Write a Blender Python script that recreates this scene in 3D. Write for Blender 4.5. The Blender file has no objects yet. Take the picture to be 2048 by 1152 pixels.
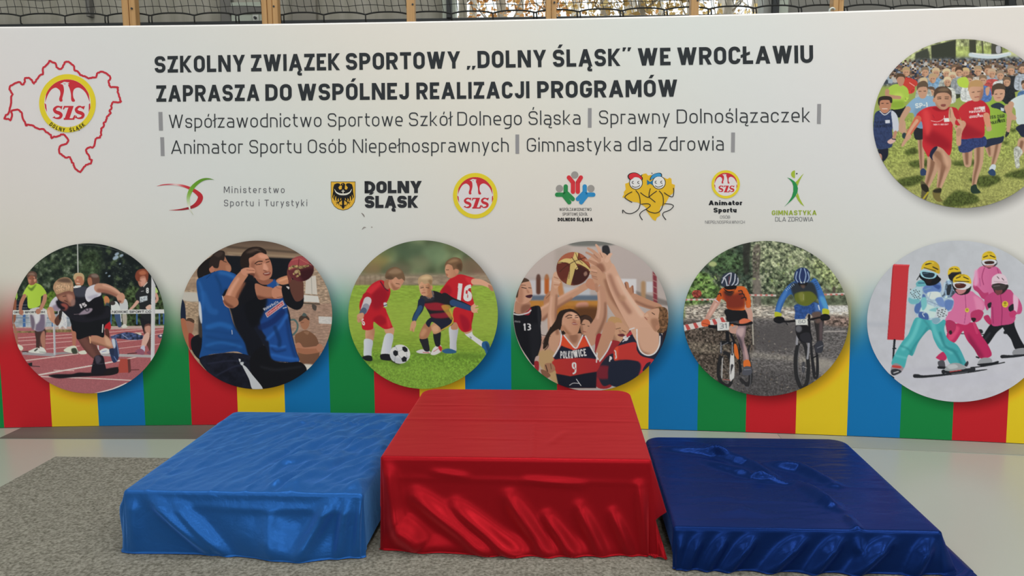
import bpy, math, random
import numpy as np
from mathutils import Matrix, Vector
from mathutils.geometry import tessellate_polygon

S = bpy.context.scene
COL = S.collection
# ---------------------------------------------------------------- camera
F_PX, CX, CY, CAM_H = 1600.0, 1024.0, 576.0, 1.6
_d = np.array([(1122-CX)/F_PX, (355-CY)/F_PX, 1.0]); _d /= np.linalg.norm(_d)   # where the podium's depth edges converge
_u = np.array([0, -1.0, 0]); _u = _u-_d*(_u@_d); _u /= np.linalg.norm(_u)
RW = np.stack([np.cross(_d, _u), _d, _u])            # camera (x right, y down, z forward) -> world
cam = bpy.data.cameras.new('camera'); camo = bpy.data.objects.new('camera', cam); COL.objects.link(camo)
cam.sensor_width = 36.0; cam.lens = F_PX/2048*36.0; cam.clip_start = 0.05; cam.clip_end = 200
_r, _up, _b = RW@[1, 0, 0], RW@[0, -1, 0], -(RW@[0, 0, 1])
camo.matrix_world = Matrix(((_r[0], _up[0], _b[0], 0), (_r[1], _up[1], _b[1], 0), (_r[2], _up[2], _b[2], CAM_H), (0, 0, 0, 1)))
S.camera = camo
# ---------------------------------------------------------------- exposure, sky, lamps
S.view_settings.view_transform = 'Standard'; S.view_settings.look = 'None'
S.view_settings.gamma = 1.0; S.view_settings.exposure = 0.07
try: S.view_settings.use_curve_mapping = False
except Exception: pass
S.cycles.use_denoising = True
S.cycles.max_bounces = 5; S.cycles.diffuse_bounces = 3; S.cycles.glossy_bounces = 3
S.cycles.use_adaptive_sampling = True; S.cycles.adaptive_threshold = 0.03
S.cycles.caustics_reflective = False; S.cycles.caustics_refractive = False
W = bpy.data.worlds.new('sky'); S.world = W; W.use_nodes = True
W.node_tree.nodes['Background'].inputs[0].default_value = (0.93, 0.97, 1.0, 1)
W.node_tree.nodes['Background'].inputs[1].default_value = 1.9
def area(name, loc, size, power, col=(1, 1, 1), target=None):
    l = bpy.data.lights.new(name, 'AREA'); l.shape = 'RECTANGLE'; l.size, l.size_y = size; l.energy = power; l.color = col
    o = bpy.data.objects.new(name, l); COL.objects.link(o); o.location = loc
    if target is not None:
        o.rotation_euler = (Vector(target)-Vector(loc)).to_track_quat('-Z', 'Y').to_euler()
    return o
for i, (x, y, p) in enumerate(((-5, .7, 46), (0, .7, 62), (5, .7, 98), (-4, 3.9, 62), (0, 3.9, 70), (4, 3.9, 78), (-5, -5, 68), (0, -5, 98), (5, -5, 135))):
    area('hall_lamp', (x, y, 6.8), (3.2, 0.9), p, (1.0, 0.97, 0.94))
# unseen area panels added to brighten banner and cloths; these walls have no windows
area('fill_panel', (9.3, -2.0, 3.6), (8.0, 3.0), 115, (0.93, 1.0, 0.97), (0, 3.5, 1.2))
area('fill_panel', (-9.3, -2.0, 3.6), (8.0, 3.0), 38, (0.95, 0.98, 1.0), (0, 3.5, 1.2))
area('fill_panel', (-1.0, -8.6, 3.6), (9.0, 2.6), 155, (0.97, 0.98, 1.0), (0, 4.5, 1.0))
# ---------------------------------------------------------------- print engine
# The banner is a printed fabric: its photographs are flat prints.  They are drawn here
# from outlines into small colour arrays and carried by dense vertex-coloured print meshes.
def hexc(c):
    return np.array([int(c[i:i+2], 16)/255.0 for i in (0, 2, 4)])
def to_lin(a):
    a = np.clip(a, 0, 1)
    return np.where(a <= 0.04045, a/12.92, ((a+0.055)/1.055)**2.4)
def spline(pts, n=6, closed=True):
    p = np.asarray(pts, float)
    m = len(p)
    if m < 3: return p
    t = (np.arange(n)/n)[:, None]
    out = []
    for i in range(m if closed else m-1):
        if closed: p0, p1, p2, p3 = p[i-1], p[i], p[(i+1) % m], p[(i+2) % m]
        else: p0, p1, p2, p3 = p[max(i-1, 0)], p[i], p[i+1], p[min(i+2, m-1)]
        out.append(0.5*(2*p1+(p2-p0)*t+(2*p0-5*p1+4*p2-p3)*t*t+(3*p1-p0-3*p2+p3)*t**3))
    if not closed: out.append(p[-1:])
    return np.concatenate(out)
def box1(a, r, ax):
    if r < 1: return a
    pad = [(0, 0)]*a.ndim; pad[ax] = (r+1, r)
    c = np.cumsum(np.pad(a, pad, mode='edge'), axis=ax)
    n = a.shape[ax]
    return (np.take(c, np.arange(n)+2*r+1, ax)-np.take(c, np.arange(n), ax))/(2*r+1)
def blur2(a, s):
    r = max(1, int(round(s*0.9)))
    if s <= 0.3: return a
    for _ in range(2):
        a = box1(box1(a, r, 0), r, 1)
    return a
def vnoise(h, w, sx, sy, seed):
    rg = np.random.RandomState(seed)
    gh, gw = int(h/sy)+3, int(w/sx)+3
    g = rg.rand(gh, gw)
    y = np.arange(h)/sy; x = np.arange(w)/sx
    yi = y.astype(int); xi = x.astype(int)
    fy = (y-yi)[:, None]; fx = (x-xi)[None]
    fy = fy*fy*(3-2*fy); fx = fx*fx*(3-2*fx)
    a = g[yi][:, xi]; b = g[yi][:, xi+1]; c = g[yi+1][:, xi]; d = g[yi+1][:, xi+1]
    return (a*(1-fx)+b*fx)*(1-fy)+(c*(1-fx)+d*fx)*fy
def fbm(h, w, sx, sy, seed, octv=4, gain=0.55):
    t = np.zeros((h, w)); amp = 1.0; tot = 0
    for o in range(octv):
        t += amp*vnoise(h, w, max(1.01, sx/2**o), max(1.01, sy/2**o), seed+o*17); tot += amp; amp *= gain
    t /= tot
    return np.clip((t-0.5)*2.0+0.5, 0, 1)
def poly_mask(pts, h, w, ss=3):
    """anti-aliased even-odd polygon coverage"""
    H, W = h*ss, w*ss
    p = np.asarray(pts, float)*ss
    q = np.roll(p, -1, 0)
    cnt = np.zeros((H, W+1), np.int32)
    for (x0, y0), (x1, y1) in zip(p, q):
        if y0 == y1: continue
        if y0 > y1: x0, y0, x1, y1 = x1, y1, x0, y0
        a = max(0, int(np.ceil(y0-0.5))); b = min(H, int(np.ceil(y1-0.5)))
        if b <= a: continue
        r = np.arange(a, b)
        xc = x0+(r+0.5-y0)*(x1-x0)/(y1-y0)
        xi = np.clip(np.ceil(xc-0.5), 0, W).astype(int)
        np.add.at(cnt, (r, xi), 1)
    m = (np.cumsum(cnt, 1)[:, :W] & 1).astype(np.float32)
    return m.reshape(h, ss, w, ss).mean((1, 3))
class Photo:
    def __init__(s, x0, y0, x1, y1, zw, res=2.0):
        s.x0, s.y0, s.k = x0, y0, zw/(x1-x0)         # zoomed pixels per frame pixel
        s.res = res; s.u = res/s.k                   # canvas pixels per zoomed pixel
        s.w, s.h = int((x1-x0)*res), int((y1-y0)*res)
        s.a = np.zeros((s.h, s.w, 3)); s.m = np.ones((s.h, s.w)); s.seed = 1
    def put(s, bb, m, col, a=1.0, g=None, n=0, ns=8, ramp=None, st=1.0, octv=4, keep=True):
        j0, j1, i0, i1 = bb
        h, w = m.shape
        s.seed += 7
        if ramp is not None:
            t = fbm(h, w, ns*s.u, ns*s.u*st, s.seed, octv)
            ts = [r[0] for r in ramp]; cs = np.array([hexc(r[1]) for r in ramp])
            c = np.stack([np.interp(t, ts, cs[:, q]) for q in range(3)], -1)
        else:
            c = np.broadcast_to(hexc(col), (h, w, 3))
        if g is not None:
            gx0, gy0, gx1, gy1, c2 = g
            gx0, gy0, gx1, gy1 = [v*s.u for v in (gx0, gy0, gx1, gy1)]
            yy, xx = np.mgrid[j0:j1, i0:i1]
            t = np.clip(((xx-gx0)*(gx1-gx0)+(yy-gy0)*(gy1-gy0))/((gx1-gx0)**2+(gy1-gy0)**2+1e-9), 0, 1)[..., None]
            c = c*(1-t)+hexc(c2)*t
        if n:
            c = np.clip(c*(1+n*2*(fbm(h, w, ns*s.u, ns*s.u*st, s.seed+3, octv)-0.5)[..., None]), 0, 1)
        mm = (m*a)[..., None]
        s.a[j0:j1, i0:i1] = s.a[j0:j1, i0:i1]*(1-mm)+c*mm
    def region(s, p, b, clip):
        pad = int(3*b*s.u)+3
        i0 = max(0, int(p[:, 0].min())-pad); i1 = min(s.w, int(p[:, 0].max())+pad+1)
        j0 = max(0, int(p[:, 1].min())-pad); j1 = min(s.h, int(p[:, 1].max())+pad+1)
        if i1-i0 < 1 or j1-j0 < 1: return None
        m = poly_mask(p-[i0, j0], j1-j0, i1-i0)
        if b: m = blur2(m, b*s.u)
        if clip: m = m*s.m[j0:j1, i0:i1]
        else:
            s.m = np.zeros((s.h, s.w)); s.m[j0:j1, i0:i1] = m
        return (j0, j1, i0, i1), m
    def f(s, pts, col, sp=1, b=0, k=0, **kw):
        """filled outline; k=1 keeps it inside the last outline drawn"""
        p = np.array(pts, float).reshape(-1, 2)
        if sp: p = spline(p)
        r = s.region(p*s.u, b, k)
        if r: s.put(r[0], r[1], col, **kw)
    def e(s, cx, cy, rx, ry, col, rot=0, **kw):
        t = np.linspace(0, 2*np.pi, 40, endpoint=False); c, q = np.cos(np.radians(rot)), np.sin(np.radians(rot))
        x, y = rx*np.cos(t), ry*np.sin(t)
        s.f(np.stack([cx+x*c-y*q, cy+x*q+y*c], 1), col, sp=0, **kw)
    def l(s, pts, w, col, sp=1, cap=1, **kw):
        """brush line of width w (or a list of widths along the points)"""
        p = np.array(pts, float).reshape(-1, 2)
        ww = np.full(len(p), w, float) if np.isscalar(w) else np.array(w, float)
        if sp and len(p) > 2:
            q = spline(np.concatenate([p, ww[:, None]], 1), 6, False); p, ww = q[:, :2], q[:, 2]
        s.f(ribbon(p, ww, cap), col, sp=0, **kw)
    def sample(s, px, py):
        """colour at frame pixels"""
        x = np.clip((px-s.x0)*s.res-0.5, 0, s.w-1.001); y = np.clip((py-s.y0)*s.res-0.5, 0, s.h-1.001)
        xi, yi = x.astype(int), y.astype(int); fx, fy = (x-xi)[:, None], (y-yi)[:, None]
        a = s.a
        return (a[yi, xi]*(1-fx)+a[yi, xi+1]*fx)*(1-fy)+(a[yi+1, xi]*(1-fx)+a[yi+1, xi+1]*fx)*fy
def ribbon(p, ww, cap=1):
    p = np.asarray(p, float)
    d = np.gradient(p, axis=0); d /= (np.linalg.norm(d, axis=1)[:, None]+1e-9)
    n = np.stack([-d[:, 1], d[:, 0]], 1); h = np.asarray(ww)[:, None]/2
    L, R = p+n*h, p-n*h
    if not cap: return np.concatenate([L, R[::-1]])
    t = np.linspace(0, np.pi, 7)[1:-1][:, None]
    e1 = p[-1]+(n[-1]*np.cos(t)+d[-1]*np.sin(t))*h[-1]
    e0 = p[0]+(-n[0]*np.cos(t)-d[0]*np.sin(t))*h[0]
    return np.concatenate([L, e1, R[::-1], e0])
# ---------------------------------------------------------------- lettering
# squared grotesque drawn as strokes.  path tokens: x,y with * = rounded corner;
# T/B = outer top/bottom, L/R = outer left/right, a = ascender top, d = descender bottom
# D:xb,xt[,y0,y1] = diagonal with level ends
GL = {
'A': (.82, ['D:0,.5', 'D:1,.5', '.17,.24 .83,.24']), 'B': (.68, ['0,B 0,T', 'L,0 1,0* 1,.5* L,.5', 'L,1 .94,1* .94,.5* L,.5']),
'C': (.66, ['1,.74 1,1* 0,1* 0,0* 1,0* 1,.26']), 'D': (.7, ['0,B 0,T', 'L,0 1,0* 1,1* L,1']),
'E': (.57, ['0,B 0,T', 'L,0 R,0', 'L,1 R,1', 'L,.5 .95,.5']), 'F': (.56, ['0,B 0,T', 'L,1 R,1', 'L,.48 .95,.48']),
'G': (.68, ['1,.74 1,1* 0,1* 0,0* 1,0* 1,.46 .5,.46']), 'H': (.72, ['0,B 0,T', '1,B 1,T', '0,.5 1,.5']), 'I': (0, ['.5,B .5,T']),
'J': (.56, ['1,T 1,0* 0,0* 0,.26']), 'K': (.72, ['0,B 0,T', 'D:.18,1,.45,1', 'D:1,.2,0,.55']), 'L': (.57, ['0,T 0,0 R,0']),
'M': (.9, ['0,B 0,T', '1,B 1,T', 'D:.5,.06,.18,1', 'D:.5,.94,.18,1']), 'N': (.76, ['0,B 0,T', '1,B 1,T', 'D:.97,.03']),
'O': (.68, ['.5,1 1,1* 1,0* 0,0* 0,1* .5,1']), 'P': (.66, ['0,B 0,T', 'L,1 1,1* 1,.42* L,.42']), 'R': (.69, ['0,B 0,T', 'L,1 1,1* 1,.44* L,.44', 'D:1,.5,0,.46']),
'S': (.67, ['1,.76 1,1* 0,1* 0,.52* 1,.48* 1,0* 0,0* 0,.24']), 'T': (.66, ['.5,B .5,T', 'L,1 R,1']), 'U': (.7, ['0,T 0,0* 1,0* 1,T']),
'V': (.78, ['D:.5,0', 'D:.5,1']), 'W': (1.08, ['D:.26,0', 'D:.26,.5', 'D:.74,.5', 'D:.74,1']), 'X': (.76, ['D:0,1', 'D:1,0']), 'Y': (.76, ['.5,B .5,.45', 'D:.5,0,.38,1', 'D:.5,1,.38,1']),
'Z': (.64, ['L,1 R,1', 'L,0 R,0', 'D:.03,.97']),
'a': (.56, ['.04,1 .5,1 1,1* 1,B', '1,.56 0,.56* 0,0* 1,0']), 'b': (.58, ['0,B 0,a', '0,1 1,1* 1,0* 0,0']), 'c': (.54, ['1,.7 1,1* 0,1* 0,0* 1,0* 1,.3']),
'd': (.58, ['1,B 1,a', '1,1 0,1* 0,0* 1,0']), 'e': (.57, ['0,.48 1,.48 1,1* 0,1* 0,0* .95,0']), 'g': (.58, ['1,1 0,1* 0,0* 1,0', '1,T 1,g* .06,g']), 'h': (.57, ['0,B 0,a', '0,1 1,1* 1,B']),
'i': (0, ['.5,B .5,T', '.5,i .5,a']), 'j': (.2, ['1,T 1,g* 0,g', '1,i 1,a']), 'k': (.54, ['0,B 0,a', 'D:.15,.97,.4,1', 'D:1,.2,0,.55']), 'l': (0, ['.5,B .5,a']), 'm': (.92, ['0,B 0,T', '0,1 .5,1* .5,B', '.5,1 1,1* 1,B']),
'n': (.57, ['0,B 0,T', '0,1 1,1* 1,B']), 'o': (.57, ['.5,1 1,1* 1,0* 0,0* 0,1* .5,1']), 'p': (.58, ['0,d 0,T', '0,1 1,1* 1,0* 0,0']), 'r': (.36, ['0,B 0,T', '0,1 R,1']), 's': (.52, ['1,.72 1,1* 0,1* 0,.53* 1,.47* 1,0* 0,0* 0,.28']),
't': (.38, ['.25,t .25,0* R,0', 'L,1 R,1']), 'u': (.57, ['0,T 0,0* 1,0', '1,B 1,T']), 'v': (.56, ['D:.5,0', 'D:.5,1']), 'w': (.88, ['D:.25,0', 'D:.25,.5', 'D:.75,.5', 'D:.75,1']), 'y': (.56, ['D:.5,0', 'D:.2,1,y,1']), 'z': (.52, ['L,1 R,1', 'L,0 R,0', 'D:.04,.96']),
'0': (.62, ['.5,1 1,1* 1,0* 0,0* 0,1* .5,1']), '1': (.3, ['1,B 1,T', 'D:0,.9,.72,1']), '3': (.6, ['0,1 1,1* 1,.5* .3,.5', '.3,.5 1,.5* 1,0* 0,0']), '5': (.6, ['1,1 0,1 0,.55 1,.55* 1,0* 0,0']), '6': (.6, ['1,1 0,1* 0,0* 1,0* 1,.55* 0,.55']),
'7': (.56, ['L,1 R,1', 'D:.3,.97']), '8': (.62, ['.5,1 1,1* 1,.5* 0,.5* 0,1* .5,1', '.5,.5 1,.5* 1,0* 0,0* 0,.5* .5,.5']), '9': (.6, ['0,0 1,0* 1,1* 0,1* 0,.45* 1,.45']),
'.': (0, ['.5,B .5,p']), '|': (0, ['.5,B .5,T']), '-': (.4, ['L,.45 R,.45']), ' ': (.3, []),
}
BASE = {'Ą': 'A', 'Ś': 'S', 'Ł': 'L', 'Ó': 'O', 'ó': 'o', 'ł': 'l', 'ą': 'a', 'ś': 's', '„': '„', '”': '”'}
def glyph(ch, sw, cx=1.0, r0=.27):
    """-> advance width, list of outlines; cap height 1, y up"""
    b = BASE.get(ch, ch)
    if sw > .23: r0 = 1.6*sw
    if b in '„”':
        y = 0.0 if b == '„' else 1.0-sw*.4
        return .5, [np.array([[x, y-sw*.9+.1], [x+sw*.55, y-sw*.9+.1], [x+sw*1.1, y+.14], [x+sw*.1, y+.14]]) for x in (0, .05+sw*1.2)]
    W, ops = GL[b]
    low = b.islower(); xh = .74
    W = (W*cx if W else sw); H = xh if low else 1.0
    out = []
    def X(t): return 0.0 if t == 'L' else W if t == 'R' else sw/2+float(t)*(W-sw)
    def Y(t):
        q = {'T': H, 'B': 0.0, 'a': 1.04 if low else 1.0, 'd': -.27, 'g': -.27+sw/2, 'i': H+.13, 't': .97, 'p': sw, 'y': -.27}
        return q[t] if t in q else sw/2+float(t)*(H-sw)
    for op in ops:
        if op[0] == 'D':
            v = op[2:].split(',')
            y0 = 0.0 if len(v) < 3 else (Y(v[2]) if v[2].isalpha() else float(v[2])*H)
            y1 = H if len(v) < 4 else float(v[3])*H
            hw = sw*1.08
            a = hw/2+float(v[0])*(W-hw); c = hw/2+float(v[1])*(W-hw)
            out.append(np.array([[a-hw/2, y0], [a+hw/2, y0], [c+hw/2, y1], [c-hw/2, y1]])); continue
        P = []
        for tk in op.split():
            rd = tk.endswith('*'); x, y = tk.rstrip('*').split(',')
            P.append((X(x), Y(y), rd))
        q = []
        for i, (x, y, rd) in enumerate(P):
            if not rd: q.append((x, y)); continue
            p = np.array([x, y]); u = np.array(P[i-1][:2])-p; v = np.array(P[i+1][:2])-p
            lu, lv = np.linalg.norm(u), np.linalg.norm(v)
            r = min(r0, lu*(.5 if P[i-1][2] else 1), lv*(.5 if P[i+1][2] else 1))
            u, v = u/lu*r, v/lv*r
            for t in np.linspace(0, 1, 6):
                w = .78
                k = ((1-t)**2+2*w*t*(1-t)+t*t)
                q.append(tuple(((p+u)*(1-t)**2+2*w*t*(1-t)*p+(p+v)*t*t)/k))
        q = np.array(q)
        keep = np.ones(len(q), bool); keep[1:] = np.linalg.norm(np.diff(q, axis=0), axis=1) > 1e-6
        q = q[keep]
        sg = np.diff(q, axis=0); sg /= np.linalg.norm(sg, axis=1)[:, None]
        nr = np.stack([-sg[:, 1], sg[:, 0]], 1)
        closed = np.linalg.norm(q[0]-q[-1]) < 1e-6
        nn = np.zeros_like(q)
        for i in range(len(q)):
            a = nr[i-1] if i else (nr[-1] if closed else nr[0]); c = nr[i] if i < len(nr) else (nr[0] if closed else nr[-1])
            m = a+c; nn[i] = m/max(.3, (m@m)/2)
        out.append(('strip', q+nn*sw/2, q-nn*sw/2))
    if ch in 'ŚśÓó':
        y0 = H+.09; out.append(np.array([[W*.42, y0], [W*.42+sw*.85, y0], [W*.42+sw*1.55, y0+.2], [W*.42+sw*.55, y0+.2]]))
    if ch in 'Ąą':
        s2 = sw*.75; x = W-sw*.6
        q = np.array([[x, 0], [x-.1, -.1], [x-.08, -.2], [x+.1, -.2]]); q = spline(q, 5, False)
        d = np.gradient(q, axis=0); d /= np.linalg.norm(d, axis=1)[:, None]; n = np.stack([-d[:, 1], d[:, 0]], 1)
        out.append(('strip', q+n*s2/2, q-n*s2/2))
    if ch in 'Łł':
        e = .16 if ch == 'Ł' else .15
        x0 = -e+sw*.2 if ch == 'Ł' else sw/2-e-.02; x1 = (sw+e*1.2) if ch == 'Ł' else sw/2+e+.02
        yy = .42 if ch == 'Ł' else .5
        out.append(np.array([[x0, yy-sw*.4], [x1, yy+.2-sw*.4], [x1, yy+.2+sw*.45], [x0, yy+sw*.45]]))
    return W, out
def layout(txt, sw, gap=.12, space=.3, cx=1.0):
    """-> total width, list of quads-strips/outlines in text units"""
    x = 0.0; res = []
    for ch in txt:
        if ch == ' ': x += space; continue
        w, g = glyph(ch, sw, cx)
        for o in g:
            if isinstance(o, tuple): res.append(('strip', o[1]+[x, 0], o[2]+[x, 0]))
            else: res.append(o+[x, 0])
        x += w+gap
    return x-gap, res
def text_polys(txt, p0, p1, h0, h1, sw, gap=.12, space=.3, cx=1.0, shear=0.0):
    """outlines of a line of text from baseline p0 to p1, in frame units (y down)"""
    tw, res = layout(txt, sw, gap, space, cx)
    p0, p1 = np.array(p0, float), np.array(p1, float)
    d = p1-p0
    def mp(q):
        t = (q[:, :1]+shear*q[:, 1:])/tw; h = h0+(h1-h0)*t
        up = np.array([d[1], -d[0]])/np.linalg.norm(d)
        return p0+d*t+up*h*q[:, 1:]
    return [('strip', mp(o[1]), mp(o[2])) if isinstance(o, tuple) else mp(o) for o in res]
def photo_text(P, txt, p0, p1, h, sw, col, h1=None, **kw):
    a = kw.pop('a', 1.0)
    for o in text_polys(txt, p0, p1, h, h1 or h, sw, **kw):
        P.f(np.concatenate([o[1], o[2][::-1]]) if isinstance(o, tuple) else o, col, sp=0, a=a)
# ---------------------------------------------------------------- rays and surfaces
EYE = np.array([0, 0, CAM_H])
def rays(px, py):
    px, py = np.asarray(px, float), np.asarray(py, float)
    return np.stack([(px-CX)/F_PX, (py-CY)/F_PX, np.ones_like(px)], -1)@RW.T
LEAN = math.tan(math.radians(2.4))                   # the banner wall leans back a little
BC = np.polyfit([-3.672, -2.381, 0.724, 1.752, 2.76], [4.859, 4.978, 4.97, 4.887, 4.783], 2)
def yc(x): return np.polyval(BC, x)
def on_banner(px, py, lift=0.0):
    """points of the banner's curved face seen at frame coordinates, raised by lift"""
    r = rays(px, py); t = np.full(r.shape[:-1], 5.0)
    for _ in range(8):
        x = t*r[..., 0]
        f = t*r[..., 1]-yc(x)-LEAN*(CAM_H+t*r[..., 2])
        df = r[..., 1]-np.polyval(np.polyder(BC), x)*r[..., 0]-LEAN*r[..., 2]
        t = t-f/df
    p = EYE+t[..., None]*r
    return p+bn(p[..., 0])*np.asarray(lift)[..., None] if np.ndim(lift) else p+bn(p[..., 0])*lift
def bn(x):
    s = np.polyval(np.polyder(BC), x)
    n = np.stack([s, -np.ones_like(s), np.full_like(s, LEAN)], -1)
    return n/np.linalg.norm(n, axis=-1)[..., None]
def bpt(x, z, lift=0.0):
    x = np.asarray(x, float); z = np.asarray(z, float)
    return np.stack([x, yc(x)+LEAN*z, z+0*x], -1)+bn(x)*lift
# back wall frame: turned 2 degrees
WA = math.radians(2.0); WE = np.array([math.cos(WA), math.sin(WA), 0]); WN = np.array([-math.sin(WA), math.cos(WA), 0])
WORG = np.array([0, 6.6, 0])
def on_wall(px, py, v=0.0):
    """-> (u, z) in the back wall's own frame at depth v behind the net"""
    r = rays(px, py); o = WORG+WN*v-EYE
    t = (o@WN)/(r@WN)
    p = EYE+t[..., None]*r-WORG
    return p@WE, p[..., 2]
# ---------------------------------------------------------------- objects
def tag(o, label=None, cat=None, group=None, kind=None):
    if label: o['label'] = label
    if cat: o['category'] = cat
    if group: o['group'] = group
    if kind: o['kind'] = kind
    return o
def empty(name, loc=(0, 0, 0), rz=0, **kw):
    o = bpy.data.objects.new(name, None); COL.objects.link(o); o.location = loc; o.rotation_euler = (0, 0, rz); o.empty_display_size = 0.1
    return tag(o, **kw)
def mesh_obj(name, v, f, mat, parent=None, smooth=False, cols=None, corner=None):
    """v (n,3); f array (m,4)/(m,3) or list of faces; cols per-vertex or corner per-loop linear colours"""
    me = bpy.data.meshes.new(name); v = np.asarray(v, np.float32)
    if isinstance(f, np.ndarray):
        m, k = f.shape
        me.vertices.add(len(v)); me.vertices.foreach_set('co', v.ravel())
        me.loops.add(m*k); me.loops.foreach_set('vertex_index', f.astype(np.int32).ravel())
        me.polygons.add(m); me.polygons.foreach_set('loop_start', np.arange(0, m*k, k, dtype=np.int32))
        me.update(calc_edges=True); me.validate()
    else:
        me.from_pydata(v.tolist(), [], f); me.update()
    if cols is not None:
        a = me.color_attributes.new('print', 'FLOAT_COLOR', 'POINT'); a.data.foreach_set('color', np.concatenate([cols, np.ones((len(cols), 1))], 1).astype(np.float32).ravel())
    if corner is not None:
        a = me.color_attributes.new('print', 'FLOAT_COLOR', 'CORNER'); a.data.foreach_set('color', np.concatenate([corner, np.ones((len(corner), 1))], 1).astype(np.float32).ravel())
    if smooth: me.polygons.foreach_set('use_smooth', np.ones(len(me.polygons), bool))
    for m_ in (mat if isinstance(mat, (list, tuple)) else [mat]): me.materials.append(m_)
    o = bpy.data.objects.new(name, me); COL.objects.link(o)
    if parent is not None: o.parent = parent
    return o
class MB:
    """collects shapes into one mesh"""
    def __init__(s): s.v = []; s.f = []; s.n = 0
    def add(s, v, f):
        s.v.extend([tuple(p) for p in v]); s.f.extend([tuple(i+s.n for i in q) for q in f]); s.n = len(s.v)
    def box(s, a, b, ch=0.0):
        (x0, y0, z0), (x1, y1, z1) = a, b
        if ch <= 0:
            s.add([(x0,y0,z0),(x1,y0,z0),(x1,y1,z0),(x0,y1,z0),(x0,y0,z1),(x1,y0,z1),(x1,y1,z1),(x0,y1,z1)], [(3,2,1,0),(4,5,6,7),(0,1,5,4),(1,2,6,5),(2,3,7,6),(3,0,4,7)]); return
        r = [(x0+ch,y0),(x1-ch,y0),(x1,y0+ch),(x1,y1-ch),(x1-ch,y1),(x0+ch,y1),(x0,y1-ch),(x0,y0+ch)]
        s.add([(x,y,z0) for x, y in r]+[(x,y,z1) for x, y in r], [tuple(range(7,-1,-1)), tuple(range(8,16))]+[(i,(i+1)%8,8+(i+1)%8,8+i) for i in range(8)])
    def tube(s, pts, rad, n=6):
        p = np.asarray(pts, float); rad = np.full(len(p), rad) if np.isscalar(rad) else np.asarray(rad)
        d = np.gradient(p, axis=0); d /= np.linalg.norm(d, axis=1)[:, None]+1e-9
        ref = np.array([0, 1.0, 0.1]) if abs(d[:, 1]).mean() < .8 else np.array([1.0, 0, .1])
        a = np.cross(d, ref); a /= np.linalg.norm(a, axis=1)[:, None]; b = np.cross(d, a)
        t = np.linspace(0, 2*np.pi, n, endpoint=False)
        v = p[:, None]+rad[:, None, None]*(a[:, None]*np.cos(t)[None, :, None]+b[:, None]*np.sin(t)[None, :, None])
        f = [(i*n+j, i*n+(j+1)%n, (i+1)*n+(j+1)%n, (i+1)*n+j) for i in range(len(p)-1) for j in range(n)]
        f += [tuple(range(n-1, -1, -1)), tuple(range((len(p)-1)*n, len(p)*n))]
        s.add(v.reshape(-1, 3), f)
    def build(s, name, mat, parent=None, smooth=False): return mesh_obj(name, s.v, s.f, mat, parent, smooth)
# ---------------------------------------------------------------- materials
def material(name, col=None, rough=0.5, spec=0.5, attr=None, noise=None, bump=None, sheen=0, aniso=0, coat=0, tint=None, metal=0):
    m = bpy.data.materials.new(name); m.use_nodes = True; nt = m.node_tree; N = nt.nodes; b = N['Principled BSDF']; L = nt.links
    b.inputs['Roughness'].default_value = rough; b.inputs['Specular IOR Level'].default_value = spec; b.inputs['Metallic'].default_value = metal
    if sheen: b.inputs['Sheen Weight'].default_value = sheen; b.inputs['Sheen Roughness'].default_value = 0.5
    if tint: b.inputs['Sheen Tint'].default_value = (*tint, 1); b.inputs['Specular Tint'].default_value = (*tint, 1)
    if aniso: b.inputs['Anisotropic'].default_value = aniso
    if coat: b.inputs['Coat Weight'].default_value = coat; b.inputs['Coat Roughness'].default_value = 0.2
    if col is not None: b.inputs['Base Color'].default_value = (*col, 1)
    tc = N.new('ShaderNodeTexCoord')
    if attr:
        a = N.new('ShaderNodeAttribute'); a.attribute_name = attr; L.new(a.outputs['Color'], b.inputs['Base Color'])
    if noise:                                         # (scale, colour a, colour b, stretch)
        sc, ca, cb, st = noise
        mp = N.new('ShaderNodeMapping'); mp.inputs['Scale'].default_value = st; L.new(tc.outputs['Object'], mp.inputs[0])
        n = N.new('ShaderNodeTexNoise'); n.inputs['Scale'].default_value = sc; n.inputs['Detail'].default_value = 6; L.new(mp.outputs[0], n.inputs['Vector'])
        r = N.new('ShaderNodeValToRGB'); r.color_ramp.elements[0].position = .32; r.color_ramp.elements[1].position = .68
        r.color_ramp.elements[0].color = (*ca, 1); r.color_ramp.elements[1].color = (*cb, 1)
        L.new(n.outputs['Fac'], r.inputs[0]); L.new(r.outputs[0], b.inputs['Base Color'])
    if bump:                                          # list of (scale, strength, distance, stretch)
        prev = None
        for sc, sg, ds, st in bump:
            mp = N.new('ShaderNodeMapping'); mp.inputs['Scale'].default_value = st; L.new(tc.outputs['Object'], mp.inputs[0])
            n = N.new('ShaderNodeTexNoise'); n.inputs['Scale'].default_value = sc; n.inputs['Detail'].default_value = 4; n.inputs['Distortion'].default_value = .6; L.new(mp.outputs[0], n.inputs['Vector'])
            bp = N.new('ShaderNodeBump'); bp.inputs['Strength'].default_value = sg; bp.inputs['Distance'].default_value = ds
            L.new(n.outputs['Fac'], bp.inputs['Height'])
            if prev is not None: L.new(prev.outputs[0], bp.inputs['Normal'])
            prev = bp
        L.new(prev.outputs[0], b.inputs['Normal'])
    return m
KPRINT = 0.66                                         # printed tones are quoted as photographed; this is how bright white light falls on them
def ink(c):
    """photographed colour (hex or array) -> printed albedo"""
    return np.clip(to_lin(hexc(c) if isinstance(c, str) else c)/KPRINT, 0, 0.92)
M_PRINT = material('printed_fabric', rough=0.66, spec=0.12, attr='print', bump=[(900, .08, .001, (1, 1, 1))])
M_PHOTO = material('printed_photograph', rough=0.62, spec=0.12, attr='print')
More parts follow.
